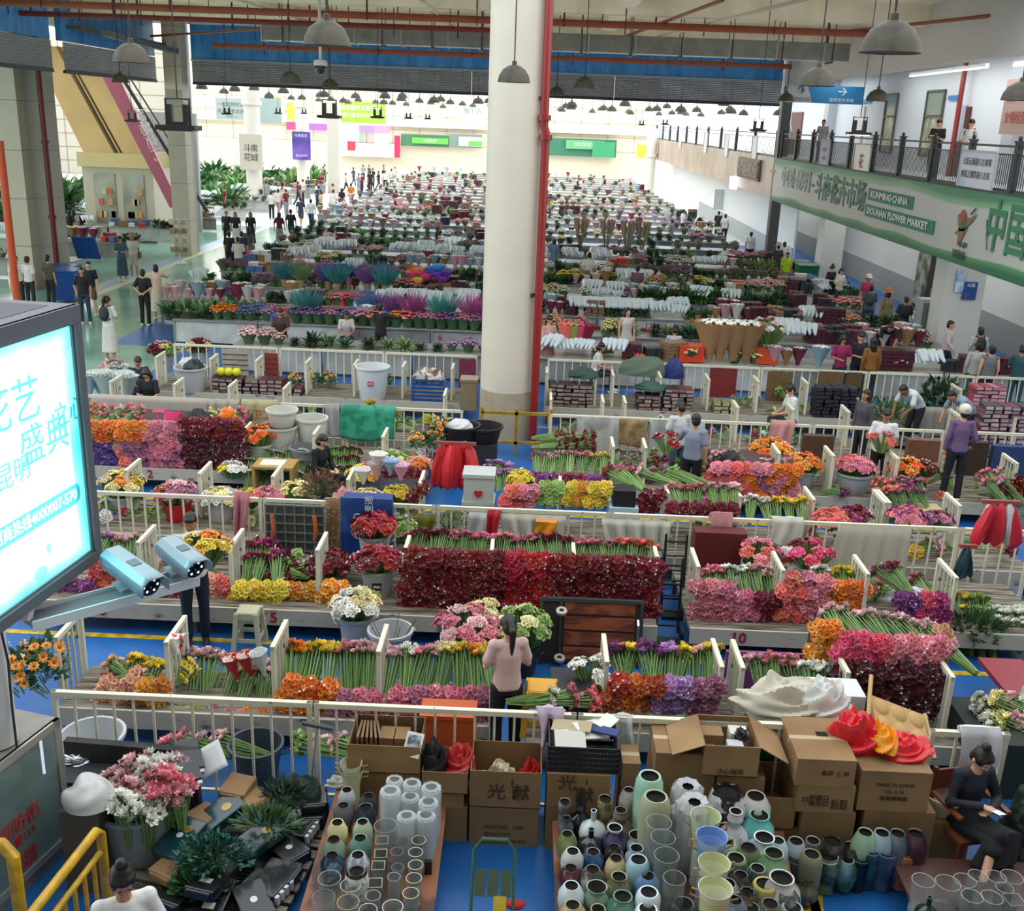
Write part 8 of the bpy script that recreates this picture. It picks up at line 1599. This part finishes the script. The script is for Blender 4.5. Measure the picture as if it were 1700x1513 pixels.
def flood(px,py,w,label,size=.5,lit=False):
 y=1730*size/w/.955;p=D(px,py,y);o=empty('floodlight',p);tag(o,label,'floodlight');m=mat('17181a',rough=.4);s=size
 b=MB();b.bb(-s/2,s/2,-s*.3,s*.3,0,s*.12);b.bb(-s*.25,s*.25,-s*.1,s*.1,s*.12,s*.2);b.bb(-s*.26,-s*.14,-.04,.04,s*.2,s*.62);b.bb(s*.14,s*.26,-.04,.04,s*.2,s*.62);b.build('housing',[m],o,smooth=False)
 b=MB();b.tube([(-s*.3,0,s*.1),(-s*.3,0,s*.75),(s*.3,0,s*.75),(s*.3,0,s*.1)],s*.035,6);b.build('bracket',[m],o)
 b=MB();b.bb(-s*.42,s*.42,-s*.25,s*.25,-.012,0);b.build('lens',[emis('ffffff',3)if lit else mat('3a3c40',rough=.2)],o,smooth=False)
 b=MB();b.tube([(0,0,s*.75),(0,0,(9.6 if y<47 else 11)-p.z)],.01,5);b.build('cord',[CORDM],o)
for px,py,w,lab,s in((297,216,66,'largest black floodlight hung before the cream square column',.55),(220,202,23,'small black floodlight before the pink escalator panel',.4),(547,196,38,'wide framed black floodlight before the square pale column',.55),(627,196,22,'black floodlight before the right end of the lime banner',.4),(462,189,13,'small black floodlight left of the purple poster',.4),(505,189,11,'small black floodlight over the purple poster',.4),(377,190,17,'black floodlight before the pale blue banner',.4),(678,197,14,'small floodlight right of the lime banner',.4),(710,198,12,'second small floodlight right of the lime banner',.4),(1065,208,12,'small floodlight over the far right floor',.4),(1104,207,13,'small floodlight by the far gallery start',.4),(1258,218,26,'black floodlight by the steel post',.4)):flood(px,py,w,lab,s)
flood(1425,224,37,'lit white floodlight before the pink board on the gallery',.5,True)
o=empty('dome_camera',D(532,108,30));tag(o,'white and black ceiling dome camera before the blue band','security camera');b=MB();b.lathe([(.001,-.02),(.16,-.02),(.19,.03),(.17,.12),(.04,.14),(.04,1.9)],20);b.build('housing',[mat('c8c8c4')],o);b=MB();b.ell((0,0,-.08),(.14,.14,.17),0,16,10);b.build('camera_dome',[mat('14161a',rough=.08)],o)
# ================================================================ FAR STALLS
_ft={}
def fmesh(kind,c):
 key=(kind,c)
 if key in _ft:return _ft[key]
 rr=random.Random(len(_ft));b=MB()
 if kind=='flower_bunch':
  for i in range(34):
   a=i*2.4;q=math.sqrt((i+.5)/34);put_head(b,LOWT[i%3],(.24*q*math.cos(a),.24*q*math.sin(a),.36-.12*q*q+rr.uniform(-.03,.03)),(q*math.cos(a)*.7,q*math.sin(a)*.7,1),rr.uniform(.8,1.25))
  b.lathe([(.1,0),(.13,.1),(.22,.26),(.1,.31)],10,(0,0,0),2);m=[fmat(c),YELC,STEMD,GLINTM]
 elif kind=='flower_sleeve':
  for k in range(5):
   x=(k-2)*.13;d=Vector((0,-.75,.35));M=rot_to(-d)
   b.lathe([(.03,0),(.06,.2),(.1,.42),(.07,.44),(.001,.3)],9,(x,-.3+.06*(k%2),.28),3,M=rot_to((0,.8,.35)))
   for q in range(6):put_head(b,LOWT[q%3],(x+rr.uniform(-.05,.05),.1+rr.uniform(-.03,.05),.46+rr.uniform(-.02,.04)),(rr.uniform(-.3,.3),.3,1),.8)
  m=[fmat(c),YELC,STEMD,mat('c8d4d8',rough=.25)]
 elif kind=='dried_fan':
  for i in range(150):
   a=rr.uniform(-1,1)*.62;e=rr.uniform(-.45,.45);L=rr.uniform(.5,.85);d=Vector((math.sin(a),math.sin(e),math.cos(a))).normalized();s=Vector((1,.3,0))*.012
   b.add([(0,0,.15),tuple(d*L*.6+s),tuple(d*L),tuple(d*L*.6-s)],[(0,1,2,3)],0)
  b.lathe([(.07,0),(.11,.2),(.1,.2),(.06,.02)],12,(0,0,0),1);m=[mat(FC.get(c,c),rough=.7,var=.25,hue=.03),mat('a08a64',rough=.8)]
 elif kind=='paper_cone_bouquet':
  b.lathe([(.05,0),(.07,.1),(.2,.42),(.23,.5),(.18,.42),(.001,.35)],14,(0,0,0),1,wob=lambda t,z:1+.1*math.sin(t*4)*z)
  for i in range(12):a=i*2.4;q=math.sqrt((i+.5)/12);put_head(b,LOWT[i%3],(.15*q*math.cos(a),.15*q*math.sin(a),.48+.04*(1-q)),(q*math.cos(a)*.6,q*math.sin(a)*.6,1),1.1)
  m=[fmat('white' if c not in FC else c),mat(c if c not in FC else FC[c],rough=.6,var=.15),STEMD,GLINTM]
 elif kind=='leaf_plant':
  for i in range(110):
   a=rr.uniform(0,6.3);e=rr.uniform(.1,1.3);d=Vector((math.cos(a)*math.cos(e),math.sin(a)*math.cos(e),math.sin(e)));L=rr.uniform(.2,.5);s=d.cross(Vector((0,0,1))).normalized()*.03
   b.add([d*L*.3,d*L*.7+s,d*L+Vector((0,0,-.06)),d*L*.7-s],[(0,1,2,3)],0)
  b.lathe([(.1,-.02),(.13,.12),(.11,.12)],10,(0,0,0),1);m=[mat(c,rough=.5,var=.25,hue=.02),mat('4a4038')]
 elif kind=='pampas':
  for i in range(26):
   a=rr.uniform(-.25,.25);e=rr.uniform(-.2,.2);d=Vector((math.sin(a),math.sin(e),1)).normalized();b.tube([d*.3,d*1.0],.008,4,1);b.tube([d*.9,d*1.2,d*1.55],[.02,.06,.015],6,0)
  m=[mat('a3927a',rough=.9),mat('8a8058')]
 elif kind=='parcel_stack':
  for j in range(5):
   for i in range(3):b.box(((i-1)*.18,0,.045+j*.09),(.165,.4,.08),0,rz=rr.uniform(-.1,.1))
  m=[mat(c,rough=.6,var=.25)]
 else:
  b.bb(-.2,.2,-.16,.16,0,.26);b.bb(-.21,.21,-.17,.17,.24,.27);m=[mat(c,rough=.6,var=.1)]
 _ft[key]=b.mesh(kind,m,kind!='carton');return _ft[key]
FCN={'2c4a2e':'deep green','3f6b3c':'dark green','5f8a4a':'green','7a9a62':'pale green','a07a50':'kraft brown','7a3040':'dark red','c8c8c8':'white','d09aa4':'pink','8aa8b8':'blue grey','4a1c26':'maroon','8a6a50':'tan','b0522e':'orange','2a2c30':'black','4868a0':'blue','3f8a86':'teal','7a5090':'purple','9a4a86':'plum','8c6c48':'brown','c23a2c':'red','d8d8d4':'white'}
def zone(x,y):
 s='left' if x<cx else 'right'
 if x<-13:s='across the green aisle';return ' on the stalls across the aisle'
 if y>50:return ' on the far hall tables, %s of the column'%s
 return ' on tables %s, %s of the column'%('past the fourth fence' if y<30 else 'halfway to the shutters' if y<39 else 'nearest the shutters',s)
def fitem(kind,c,x,y,z,s=1.0,lab=None,rz=None,group=None):
 o=link((CNAME.get(c,FCN.get(c,'')).replace(' ','_')+'_'+kind).strip('_'),fmesh(kind,c),None,(x,y,z),R.uniform(-.5,.5)if rz is None else rz);o.scale=(s,s,s)
 l=lab or '%s %s%s'%(cw(c)if c in FC else FCN.get(c,''),kind.replace('_',' '),zone(x,y));return tag(o,l,{'carton':'box','leaf_plant':'plant','parcel_stack':'parcels','pampas':'dried grass'}.get(kind,'flowers'),group or l)
PAL={'LN':(['violet','lilac','purple','pink','hotpink','mauve','blue','orange'],5),'RN':(['white','white','palepink','lilac','pink','cream','peach','mauve'],5),'F':(['white','white','palepink','wine','maroon','pink','purple','mauve','cream','maroon','lilac','white'],5)}
KF=['flower_bunch']*9+['flower_sleeve']*4+['paper_cone_bouquet']*5+['leaf_plant']*6+['parcel_stack']*3+['carton']*1
def fill_row(x0,x1,y,depth,z,pitch,pal,skip=lambda x:False,kf=KF):
 x=x0+.1
 ky,kc=None,None;run=0
 while x<x1-.1:
  if run<=0:ky=R.choice(kf);kc=R.choice(PAL[pal][0]);run=R.randrange(1,5)
  run-=1
  if not skip(x):
   for r in range(2 if depth>.7 else 1):
    c=kc
    if ky=='leaf_plant':c=R.choice(['3f6b3c','2c4a2e','7a9a62','2c4a2e'])
    elif ky=='paper_cone_bouquet':c=R.choice(['a07a50','c8c8c8','d09aa4','8aa8b8','7a3040'])
    elif ky=='parcel_stack':c=R.choice(['4a1c26','4a1c26','8a6a50','2a2c30'])
    elif ky=='carton':c=R.choice(['8c6c48','c23a2c','d8d8d4','4868a0'])
    fitem(ky,c,x+R.uniform(-.05,.05),y+.28+r*.5+R.uniform(-.06,.06),z+(.0 if r==0 else.03),R.uniform(.6,1.1))
  x+=pitch*R.uniform(.8,1.25)
  if R.random()<.05:x+=pitch*1.5
def table_row(x0,x1,y,depth,z,nseg,nums=(),lab='',skipx=()):
 w=(x1-x0)/nseg
 for i in range(nseg):
  o=stall_table(x0+i*w,x0+(i+1)*w,y,y+depth,z,'grey market table'+zone(x0+(i+.5)*w,y),group='grey tables'+zone(x0+(i+.5)*w,y),side=R.choice(['a9aca8','b4b6b0','8e908c','c0c2bc']));
  if y>36:[bpy.data.objects.remove(c_)for c_ in list(o.children)if c_.name.startswith('legs')]
 for px,t in nums:text(t,.3,mat('a82830'),(AX(px,y,z-.2),y+.05,z-.2),(PI/2,0,0),None)if 0 else None
xL,xR=-11.3,10.9
colgap=lambda y:(lambda x:False)
YR=[25.3,28.3,31.3,34.4,37.5,40.6,43.7,46.6]
for i,y in enumerate(YR):
 l=AX(385,y,.7)if y<27 else AX(285,y,.7)if y<30 else xL
 r=AX(1740,y,.7)if y<28 else AX(1580,y,.7)if y<33 else AX(1440,y,.7)if y<40 else xR
 dep=1.15;table_row(l,r,y,dep,.72,9 if i<4 else 7)
 if y<27:fill_row(AX(400,y,.7),r,y,.6,.72,.42,'RN');continue
 fill_row(l,cx,y,dep,.72,.31,'LN' if y<38 else 'F');fill_row(cx,r,y,dep,.72,.32,'RN' if y<38 else 'F')
for j in range(19):
 y=50.2+j*3.5;l=-12.5 if y>60 else-11.5;table_row(l,10.2,y,1.2,.72,4);fill_row(l,10.2,y,.9 if y<76 else.6,.74,.5+.0125*(y-50),'F',kf=['flower_bunch']*8+['leaf_plant']*4+['paper_cone_bouquet']*3+['parcel_stack']*2)
for j in range(9):
 y=38.5+j*6.0;x0=-24 if j else-22;table_row(x0,-17.0,y,1.4,.7,2);fill_row(x0,-17.0,y,1.1,.72,.45,'LN' if j%3==1 else 'RN')
for i in range(75):
 y=R.uniform(66,96);x=R.uniform(-32,-19);fitem('leaf_plant',R.choice(['3f6b3c','5f8a4a']),x,y,.1,R.uniform(3,5.5),'large green potted plant in the plant yard left of the poster column',group='plants of the yard left of the poster column')
for i in range(14):y=R.uniform(56,62);fitem('leaf_plant','3f6b3c',R.uniform(-31,-26.5),y,.05,R.uniform(4,6),'tall dark green plant left of the kiosk',group='dark plants left of the kiosk')
def at(kind,c,px,y,lab,s=1.0,z=.74,rz=0.0):fitem(kind,c,AX(px,y,z+.3),y,z,s,lab,rz)
for i,(px,y,c)in enumerate(((546,34.6,'4868a0'),(578,34.8,'4868a0'),(560,34.2,'3f8a86'),(610,34.4,'7a5090'),(632,35.0,'4868a0'),(640,34.2,'3f8a86'),(500,34.6,'7a9a62'),(472,34.6,'3f8a86'),(510,29.0,'3f8a86'),(614,29.1,'4868a0'),(647,29.1,'7a5090'),(685,29.0,'9a4a86'),(737,29.0,'3f8a86'),(783,28.9,'9a4a86'))):at('dried_fan',c,px,y-.1,'%s dyed grass fan in a straw pot left of the column'%FCN[c],1.25)
for i in range(17):at('flower_bunch',['violet','violet','violet','mauve','violet','lilac','pink','coral','blue','orange','hotpink','mauve','mauve','purple','violet','mauve','purple'][i],492+i*18.5,28.45,'potted dyed bouquet in the front row above number 6',1.15)
for i in range(10):at('flower_bunch',['coral','pink','hotpink','coral','pink','pink'][i%6],545+i*17,31.5,'round pink bouquet in the second row above number 6',.9)
for i,(px,py,c)in enumerate(((684,458,'e0527a'),(697,452,'e87a5a'),(708,462,'d84a9a'),(716,450,'4a70d0'),(725,458,'7a4ac0'),(735,466,'8a40a8'),(694,468,'f0d040'),(728,446,'4aa0d8'),(742,455,'6a48b8'))):p=D(px,py,34.7);b=MB();b.lathe([(.001,-.1),(.1,-.06),(.2,.05),(.23,.12),(.12,.16),(.001,.1)],14,wob=lambda t,z:1+.08*math.sin(t*6));tag(b.build('crepe_flower',[mat(c,rough=.6)],loc=p),'bright crepe paper flower of the many coloured pile left of the column','paper flower','many coloured crepe paper flowers')
for i in range(16):fitem('carton','d8d8d4',AX(745+(i%8)*5,34.6,1),34.5+.35*(i//8),.74+.12*(i//8),.7,'white foam roll in the pile touching the round column',group='white foam rolls')
for i in range(10):at('flower_sleeve','white',962+i*11.5,31.6,'white sleeved flower bundle in the neat row right of the column',1.0,rz=0)
for i in range(16):at('leaf_plant',['3f6b3c','5f8a4a'][i%2],1075+(i%8)*18,34.6+.5*(i//8),'green foliage bundle in the long green bank right of the column',1.5)
for i in range(9):at('flower_bunch',['coral','wine','hotpink'][i%3],978+i*12.5,29.3,'red pink bunch in the short front row right of the column',.8,.5)
for i in range(8):at('flower_bunch','yellow',[936,948,960,996,1006,1016,1150,1160][i],38.2,'yellow bunch in the bright yellow group right of the column',1.1)
for px,y in((963,47.2),(1006,47.0),(1040,46.5),(1065,46.7)):at('pampas','d8',px,y,'tall beige pampas grass sheaf standing on the tables right of the column',1.0)
for i,px in enumerate((1178,1196,1218,1240)):at('paper_cone_bouquet','a07a50',px,25.5,'tall kraft paper cone, %s of four in the row right of the orange crate'%['first','second','third','last'][i],1.9,.8,0)
for i in range(4):at('flower_bunch','green',1185+i*18,25.8,'pale green bunch above the kraft cones',1.1,1.35)
for px,y,c,s,lab in((1147,25.6,'e0441e',1.5,'bright orange crate left of the kraft paper cones'),(1272,25.7,'d8501e',1.4,'orange bucket crate under the pink and white blooms')):
 FCN[c]='orange';at('carton',c,px,y,lab,s)
redtub(1275,530,25.9,.45,'tall pink and white bouquet in the orange crate',['palepink','white','peach'],n=9,z=.9,th=.3)
for i in range(5):at('parcel_stack','4a1c26',[1370,1385,1470,1482,1494][i],[31.6,31.6,25.6,25.6,25.6][i],'maroon parcel stack on the tables below the banner',1.1)
for i,(px,c)in enumerate(((942,'coral'),(952,'green'),(962,'hotpink'),(972,'wine'))):at('paper_cone_bouquet',c,px,26.6,'bright round balloon bouquet by the woman in pink, %s'%['coral','green','hot pink','wine'][i],1.2)
for i in range(18):fitem('leaf_plant','3f6b3c',AX(285+i*8,30.1,.9),30.0+.5*(i%2),.4,1.5,'dark spiky green plant in the low bed beside the green aisle',group='spiky plants beside the green aisle')
for px,t in((730,'6'),(596,'1')):o=text(t,.26,mat('a82830'),(AX(px,28.3,.5),28.34,.5),(PI/2,0,0));tag(o,'red painted number %s on the grey table front left of the column'%('six' if t=='6' else 'one'),'stall number')
tag(text('12',.26,mat('a82830'),(AX(1077,31.3,.5),31.34,.5),(PI/2,0,0)),'red painted stall number 12 right of the white sleeves','stall number')
for i,(x,y,c,lab)in enumerate(((AX(113,34.3,.7),34.3,'1d4f9a','large blue wheeled bin beside the nearest left column, front one'),(AX(108,35.6,1),35.6,'1a4588','blue wheeled bin with its lid open behind the front one'),(AX(1338,43.5,.7),43.5,'1f6a3c','green wheeled bin by the white square column'),(AX(1327,44.6,.7),44.6,'22262a','black wheeled bin behind the green one'))):
 o=empty('wheeled_bin',(x,y,0));tag(o,lab,'bin');b=MB();v=[(-.3,-.33,.08),(.3,-.33,.08),(.3,.33,.08),(-.3,.33,.08),(-.4,-.42,1.0),(.4,-.42,1.0),(.4,.42,1.0),(-.4,.42,1.0)];b.add(v,[(0,3,2,1),(4,5,6,7),(0,1,5,4),(1,2,6,5),(2,3,7,6),(3,0,4,7)]);b.build('body',[mat(c,rough=.4)],o,smooth=False)
 b=MB();b.box((0,.0,1.04),(.84,.9,.06));l_=b.build('lid',[mat(c,rough=.35)],o,smooth=False)
 if i==1:l_.rotation_euler=(-1.1,0,0);l_.location=(0,.9,.9)
 for s in(-1,1):b=MB();b.lathe([(.001,-.03),(.09,-.03),(.09,.03),(.001,.03)],12,M=Matrix.Rotation(PI/2,3,'Y'));b.build('wheel',[mat('1a1a1a')],o,loc=(s*.3,.3,.09))
p=D(1556,490,30.0);b=MB();b.bb(-.35,.35,0,.5,.05,1.75,0);b.bb(-.3,.3,-.01,0,.2,1.65,1);tag(b.build('display_fridge',[mat('aab0ae',rough=.3),mat('6a7672',rough=.1)],loc=(AX(1545,30.5,1),30.5,0),smooth=False),'grey upright display fridge left of the white poster column','fridge')
o=empty('spinning_rack',(AX(297,44,1),44,0));tag(o,'white wire spinning rack of beige cards at the foot of the cream column','rack');b=MB();b.tube([(0,0,0),(0,0,2.0)],.03,8);b.lathe([(.3,0),(.3,.04),(.02,.06)],14);b.build('pole',[mat('d0d0cc')],o)
for k in range(4):b=MB();[b.box((.28*math.cos(a_*PI/3),.28*math.sin(a_*PI/3),.6+k*.38),(.16,.16,.2))for a_ in range(6)];b.build('card_tier',[mat(['a08a6a','c8c0b0'][k%2])],o,smooth=False)
# ================================================================ PEOPLE in the hall
def H(px,py,rz,label,pose='stand',y=None,z=0.0,**k):
 """feet seen at pixel (px, py), or standing at depth y"""
 p=G(px,py,z)if y is None else Vector((AX(px,y,1.0),y,z));return person((p.x,p.y,z),math.radians(rz),label,pose,**k)
B,WH_,NV,GY='1c1e22','d8d8d4','22304a','8a8f98'
H(842,0,-165,'person in a pale pink T-shirt with a long black ponytail seen from behind','hold',y=9.25,top='d8b8b4',bot='15161a',hair='pony',fem=True,hero=True,stripe='d0d0d0',s=.98)
H(328,1068,25,'person in a white shirt hugging a big bunch of yellow flowers','hug',top='dcdcda',bot='16202e',shoe='14161a',sleeve='long',hero=True,skin='a8714e',s=1.02)
q=D(340,885,10.55);BQ(336,882,11.05,.3,['yellow','cream','amber'],'yellow and cream bunch held by the man in the white shirt',n=7,L=.45)
H(1150,0,160,'person in a grey T-shirt from behind holding up a red gerbera bunch','reachL',y=17.0,top='8c94a2',bot='111317',hero=True);H(1126,0,200,'person in a white top beside the man in grey, face toward him','hold',y=17.8,top='c8cccc',bot='4a6078',hair='bun',fem=True);BQ(1109,716,16.7,.1,'red','red gerbera bunch held up by the man in grey',n=2,L=.4)
H(1464,0,-15,'person in a white T-shirt looking down at coral flowers in his hands','hold',y=17.9,top='dcdcdc',bot='1a1c20',hero=True,skin='a8714e');BQ(1468,715,17.5,.1,['coral','pink'],'coral flower bunch in the hands of the man in white',n=2,L=.4)
H(1576,832,175,'person in a purple jacket and white knitted cap seen from behind','stand2',z=ZD,top='6e5478',bot='16171c',sleeve='long',hero=True,hat=('d4ccb8','wool'),fem=True)
H(1432,0,-60,'person in a dark grey jacket walking along the third fence','stand',y=19.4,top='4e4c52',bot='1a1c22',sleeve='long',hair='bob',fem=True,s=.98);H(1521,0,-60,'person in a white T-shirt bending beside the cream tablecloth','bend',y=21.2,top='d0d4d4',bot='1c1e22',skin='8e6244');H(1605,0,-70,'person in a blue grey shirt bending over shiny bags','bend',y=20.8,top='8aa0aa',bot='2a2c30');H(1318,0,-80,'person in white bending over silver bags at the third fence','sit',y=20.6,z=.2,top='d4d6d4',bot='33363a',hair='bun',fem=True)
H(527,0,60,'person in black seated left of the mixed flowers, looking down','sit',y=16.6,top='14161c',bot='14161c',sleeve='long',hair='bob',fem=True,s=.98);H(632,0,150,'person in a black suit reaching sideways beyond the fourth fence','reach',y=26.6,top='15171b',bot='121418',sleeve='long');H(466,0,10,'person in a brown T-shirt seated reading behind the fourth fence','sit',y=27.2,z=.15,top='4a3a38',bot='1a1c20')
H(247,0,0,'person in dark clothes crouching beside the white wrapped bouquets','sit',y=20.6,top='1c2026',bot='16181c',hair='long',fem=True);H(228,0,30,'person seated in dark blue behind the white wrapped bouquets','sit',y=21.6,top='22303c',bot='1a2430')
G1='person in black shirt and trousers with hands clasped behind the back on the green floor'
H(243,541,178,G1,'behind',top='15171b',bot='131519');H(264,530,195,'person in a pale vest and skirt pointing right beside the man in black','point',top='d4b8a4',bot='d0ccb4',legs='skirt',fem=True,hair='bob',sleeve='long');H(185,600,170,'person in white with a small black backpack and ponytail on the green floor','hold',top='d8d8d6',bot='d0c8c0',legs='skirt',hair='pony',fem=True,bag=('26282c','pack'));H(143,538,20,'person in a black vest and jeans standing by the blue bins','stand2',top='1c1e22',bot='26384c',fem=True,hair='bob');H(154,525,10,'person in a dark T-shirt and shorts behind the woman in jeans','stand',top='1a1e26',bot='5a4e40',legs='shorts')
for px,lab,t,a in((29,'person in a white shirt with a dark strap at the left edge','d4d4d2',20),(48,'person in a white shirt from behind in front of the tiled pilaster','dcdcda',170),(82,'person in an olive grey top left of the blue bins','5a5648',160)):H(px,0,a,lab,'stand',y=32.5 if px!=82 else 33,top=t,bot='2a2c30')
H(205,468,10,'person in denim holding a straw hat at the lilac stall','hold',top='4a6478',bot='3a5064',legs='skirt',fem=True,hair='bob');H(224,463,10,'person in white shorts with a bag strap and straw hat at the lilac stall','stand',top='d8d4cc',bot='c8c4b8',legs='shorts',fem=True,hat=('a88a5a','sun'),bag=('6a4a44','side'))
LFT=' in the green aisle group'
for px,py,a,t,bo,lg,lab,ps in((383,455,170,B,B,'pants','person in black with a yellow bag at the left of the aisle group','stand'),(398,468,190,WH_,'5a6068','pants','person in a white shirt and grey trousers facing the tables','hold'),(404,455,175,'2c3038',B,'pants','person in a dark jacket behind the one in white','stand'),(415,445,185,'5a5a60','7a7a80','skirt','person in a grey dress right of the aisle group','stand'),(378,410,0,'1c2430',B,'pants','person in navy greeting others at the stall corner','stand'),(393,412,10,B,WH_,'skirt','person in a black top and white skirt beside the one in navy','stand'),(418,412,0,'15181a','15181a','skirt','person in a long black dress with a handbag','stand2'),(465,412,170,'6a1c26',GY,'skirt','person in a dark red top with a grey skirt','walk'),(484,405,175,B,'3a3c40','shorts','person in a black T-shirt walking away','walk'),(500,378,175,'3c4250','4a5058','shorts','person with a blue grey shirt walking away farther on','walk'),(517,382,180,WH_,'3a4858','pants','person in white with a backpack walking away','walk'),(554,360,175,'e0e0de',B,'pants','person in a white shirt and black trousers in the bright aisle','stand'),(583,346,180,'c87a28','2a2c30','pants','person in an orange top in the bright aisle','walk'),(568,357,170,'2a1c20','2a1c20','skirt','person in a long dark dress beside the man in white','stand'),(530,352,170,'1c3a5a',B,'pants','person in a blue top among the aisle walkers','walk'),(615,318,180,B,B,'pants','lone person in dark clothes at the far bright floor','stand'),(470,345,160,WH_,WH_,'skirt','person in a pale dress by the second far column','stand'),(463,360,175,'d8ccc8','9a8c88','pants','person in a blush top left of the aisle walkers','walk'),(120,412,180,B,B,'skirt','person in a black dress by the yellow flowers at the left','stand'),(127,410,180,'d0c8bc','c0b4a0','skirt','person in white and beige beside the black dress','stand')):H(px,py,a,lab+(LFT if 'aisle group' not in lab and px<430 and py>430 else ''),ps,top=t,bot=bo,legs=lg,fem=lg=='skirt',hair='long' if lg=='skirt' else 'short')
rp=random.Random(3)
for i in range(58):
 y=rp.uniform(62,105);x=rp.choice([rp.uniform(-20,-12.8),rp.uniform(-17,-13),rp.uniform(-11,9)]);
 if x>-12:y=51.8+3.5*rp.randrange(15)-.1
 c=rp.choice([WH_,B,'6a1c26','3a4858','c8b8a8',GY]);cn={WH_:'white',B:'black','6a1c26':'red','3a4858':'blue','c8b8a8':'beige',GY:'grey'}[c];l='distant person in a %s top among the stalls of the far hall'%cn;person((x,y,0),rp.uniform(0,6.3),l,rp.choice(['stand','walk','hold']),top=c,bot=rp.choice([B,NV,GY]),group=l)
for px,y,a,t,bo,ps,lab,kw in((1040,27.4,10,'c9c6c0','c9c6c0','stand','person with long black hair in a sleeveless cream dress',dict(legs='dress',fem=True,hair='long',sleeve='none')),(990,25.0,80,'d0d0c8','22242a','sit','person in a white top seated under the parasol pole',dict(fem=True,hair='bob')),(1003,26.2,30,'5a5648','22242a','sit','person in an olive top seated behind the one in white',dict(fem=True,hair='long')),(1120,27.4,175,'c4c4c8','3a2c28','sit','person in white seated from behind right of the cream dress',dict(hair='bun',fem=True)),(910,25.8,30,'c89a8c','b88878','hold','person in a flowered pink dress beside the red riser',dict(legs='dress',fem=True,hair='bob')),(1160,30.2,-20,'8a6a3a','6a5030','sit','person in a mustard top seated at the grey table',{}),(1057,36.2,170,'6a545c','3a3034','stand','person in a dusty mauve shirt before the green bank',{}),(977,39.4,190,WH_,'2a2c30','stand','person in a white shirt with a dark bag left of the yellow bunches',{}),(1143,37.8,60,WH_,'3a4a60','sit','person in a white T-shirt and jeans perched on a table',dict(fem=True,hair='pony')),(919,43.6,180,'6a88a8','6a88a8','stand','person in a light blue dress right of the riser',dict(legs='dress',fem=True,hair='bob')),(1203,60,180,WH_,'2c2e34','stand','person in white walking by the grey stair wall',{}),(1192,62,180,'2a2c30','2c2e34','stand','person in dark beside the one in white at the stair wall',{}),(1395,24.8,0,'8e2050','2a2c30','hold','person in a magenta top at the table before the banner',dict(fem=True,hair='long')),(1424,25.2,10,'22242a','22242a','hold','person in a striped black shirt between magenta and ochre',{}),(1445,24.6,185,'8a5a24','2a2c30','stand','person in an ochre sweater with long dark hair from behind',dict(fem=True,hair='long',sleeve='long')),(1572,27.4,60,'c9b8b8','2a3448','walk','person in a pale shirt striding at the white poster column',dict(sleeve='long')),(1622,26.6,175,'b0b4b4','1c1e22','stand','person in a grey T-shirt with a black backpack',dict(bag=('121418','pack'))),(1617,24.6,175,'a9ada8','4a585c','stand','person in a light grey hoodie from behind',dict(sleeve='long',fem=True,hair='bun')),(1640,24.2,175,'6a7074','15171b','stand','person in a grey vest with bare arms from behind',dict(sleeve='none')),(1690,24.4,150,'2c5a5c','2c5a5c','hold','person in a teal shirt cut by the right frame edge',{}),(1442,33.6,170,'4a5660','24405c','stand','person with a dark grey backpack by the white lilies',dict(bag=('3a4248','pack'))),(1470,32.6,200,'8a7c5c','6a6048','stand','person in khaki with an orange sun hat',dict(hat=('c06a3c','sun'),fem=True,hair='bob')),(1500,31.4,170,'2c3430','1c1e22','hold','person in dark green with a black backpack right of the sun hat',dict(bag=('16181c','pack'))),(1378,38.5,30,'1c1c22','2a2a30','hold','person in black near the left foot of the banner',dict(fem=True,hair='bun')),(1393,37.6,30,'c8c8c4','3a3a40','hold','person in white beside the one in black under the banner',dict(fem=True,hair='bob')),(1438,36.0,10,'a82c4c','2a2c30','stand','person in pink red under the banner',dict(hat=('d8d0c8','cap'))),(1557,34.0,0,WH_,'2a2c30','stand','person in white at the red pipe under the banner',{}),(1305,42,10,'a8d020','2c2e34','stand','person in a neon yellow vest by the green bin',{}),(1300,46,180,WH_,'2c2e34','stand','person in white behind the neon vest',{}),(1290,45,180,'3a3c3a','3a3c3a','stand','person in dark with a straw hat left of the neon vest',dict(hat=('a8a088','sun'))),(1245,50,170,WH_,'2a2c30','stand','person in white left of the steel post',{}),(1468,28.6,0,'15171b','15171b','bend','person in black bent over the table of mixed goods',{}),(574,28.0,20,'d0c8c4','2a2c30','sit','person with curly hair seated among the violet bouquets',dict(fem=True,hair='bob')),(672,31.0,20,'d4d0cc','2a2c30','sit','person in white peering over the second row left of the column',dict(fem=True,hair='bun'))):H(px,0,a,lab,ps,y=y,top=t,bot=bo,**kw)
for px,a,t,bo,ps,lab,kw in((1553,10,'121418','2a2c30','phone','person in a black T-shirt looking at a phone on the gallery',dict(hero=True)),(1606,20,'d0d0cc','2c2e34','hold','person in a white polo with a black backpack on the gallery',dict(bag=('15171b','pack'))),(1362,20,'9a9c9c','2a2c30','stand2','person in a grey T-shirt leaning at the gallery railing',{}),(1303,10,'c8c8c8','22242a','hold','person in a light shirt by the far gallery door',{})):p=XP(px,250,11.3);person((11.3,p.y,5.05),math.radians(a-55),lab,ps,top=t,bot=bo,phone=ps=='phone',**kw)
bpy.data.scenes.remove(_tmp)
bpy.context.view_layer.update()
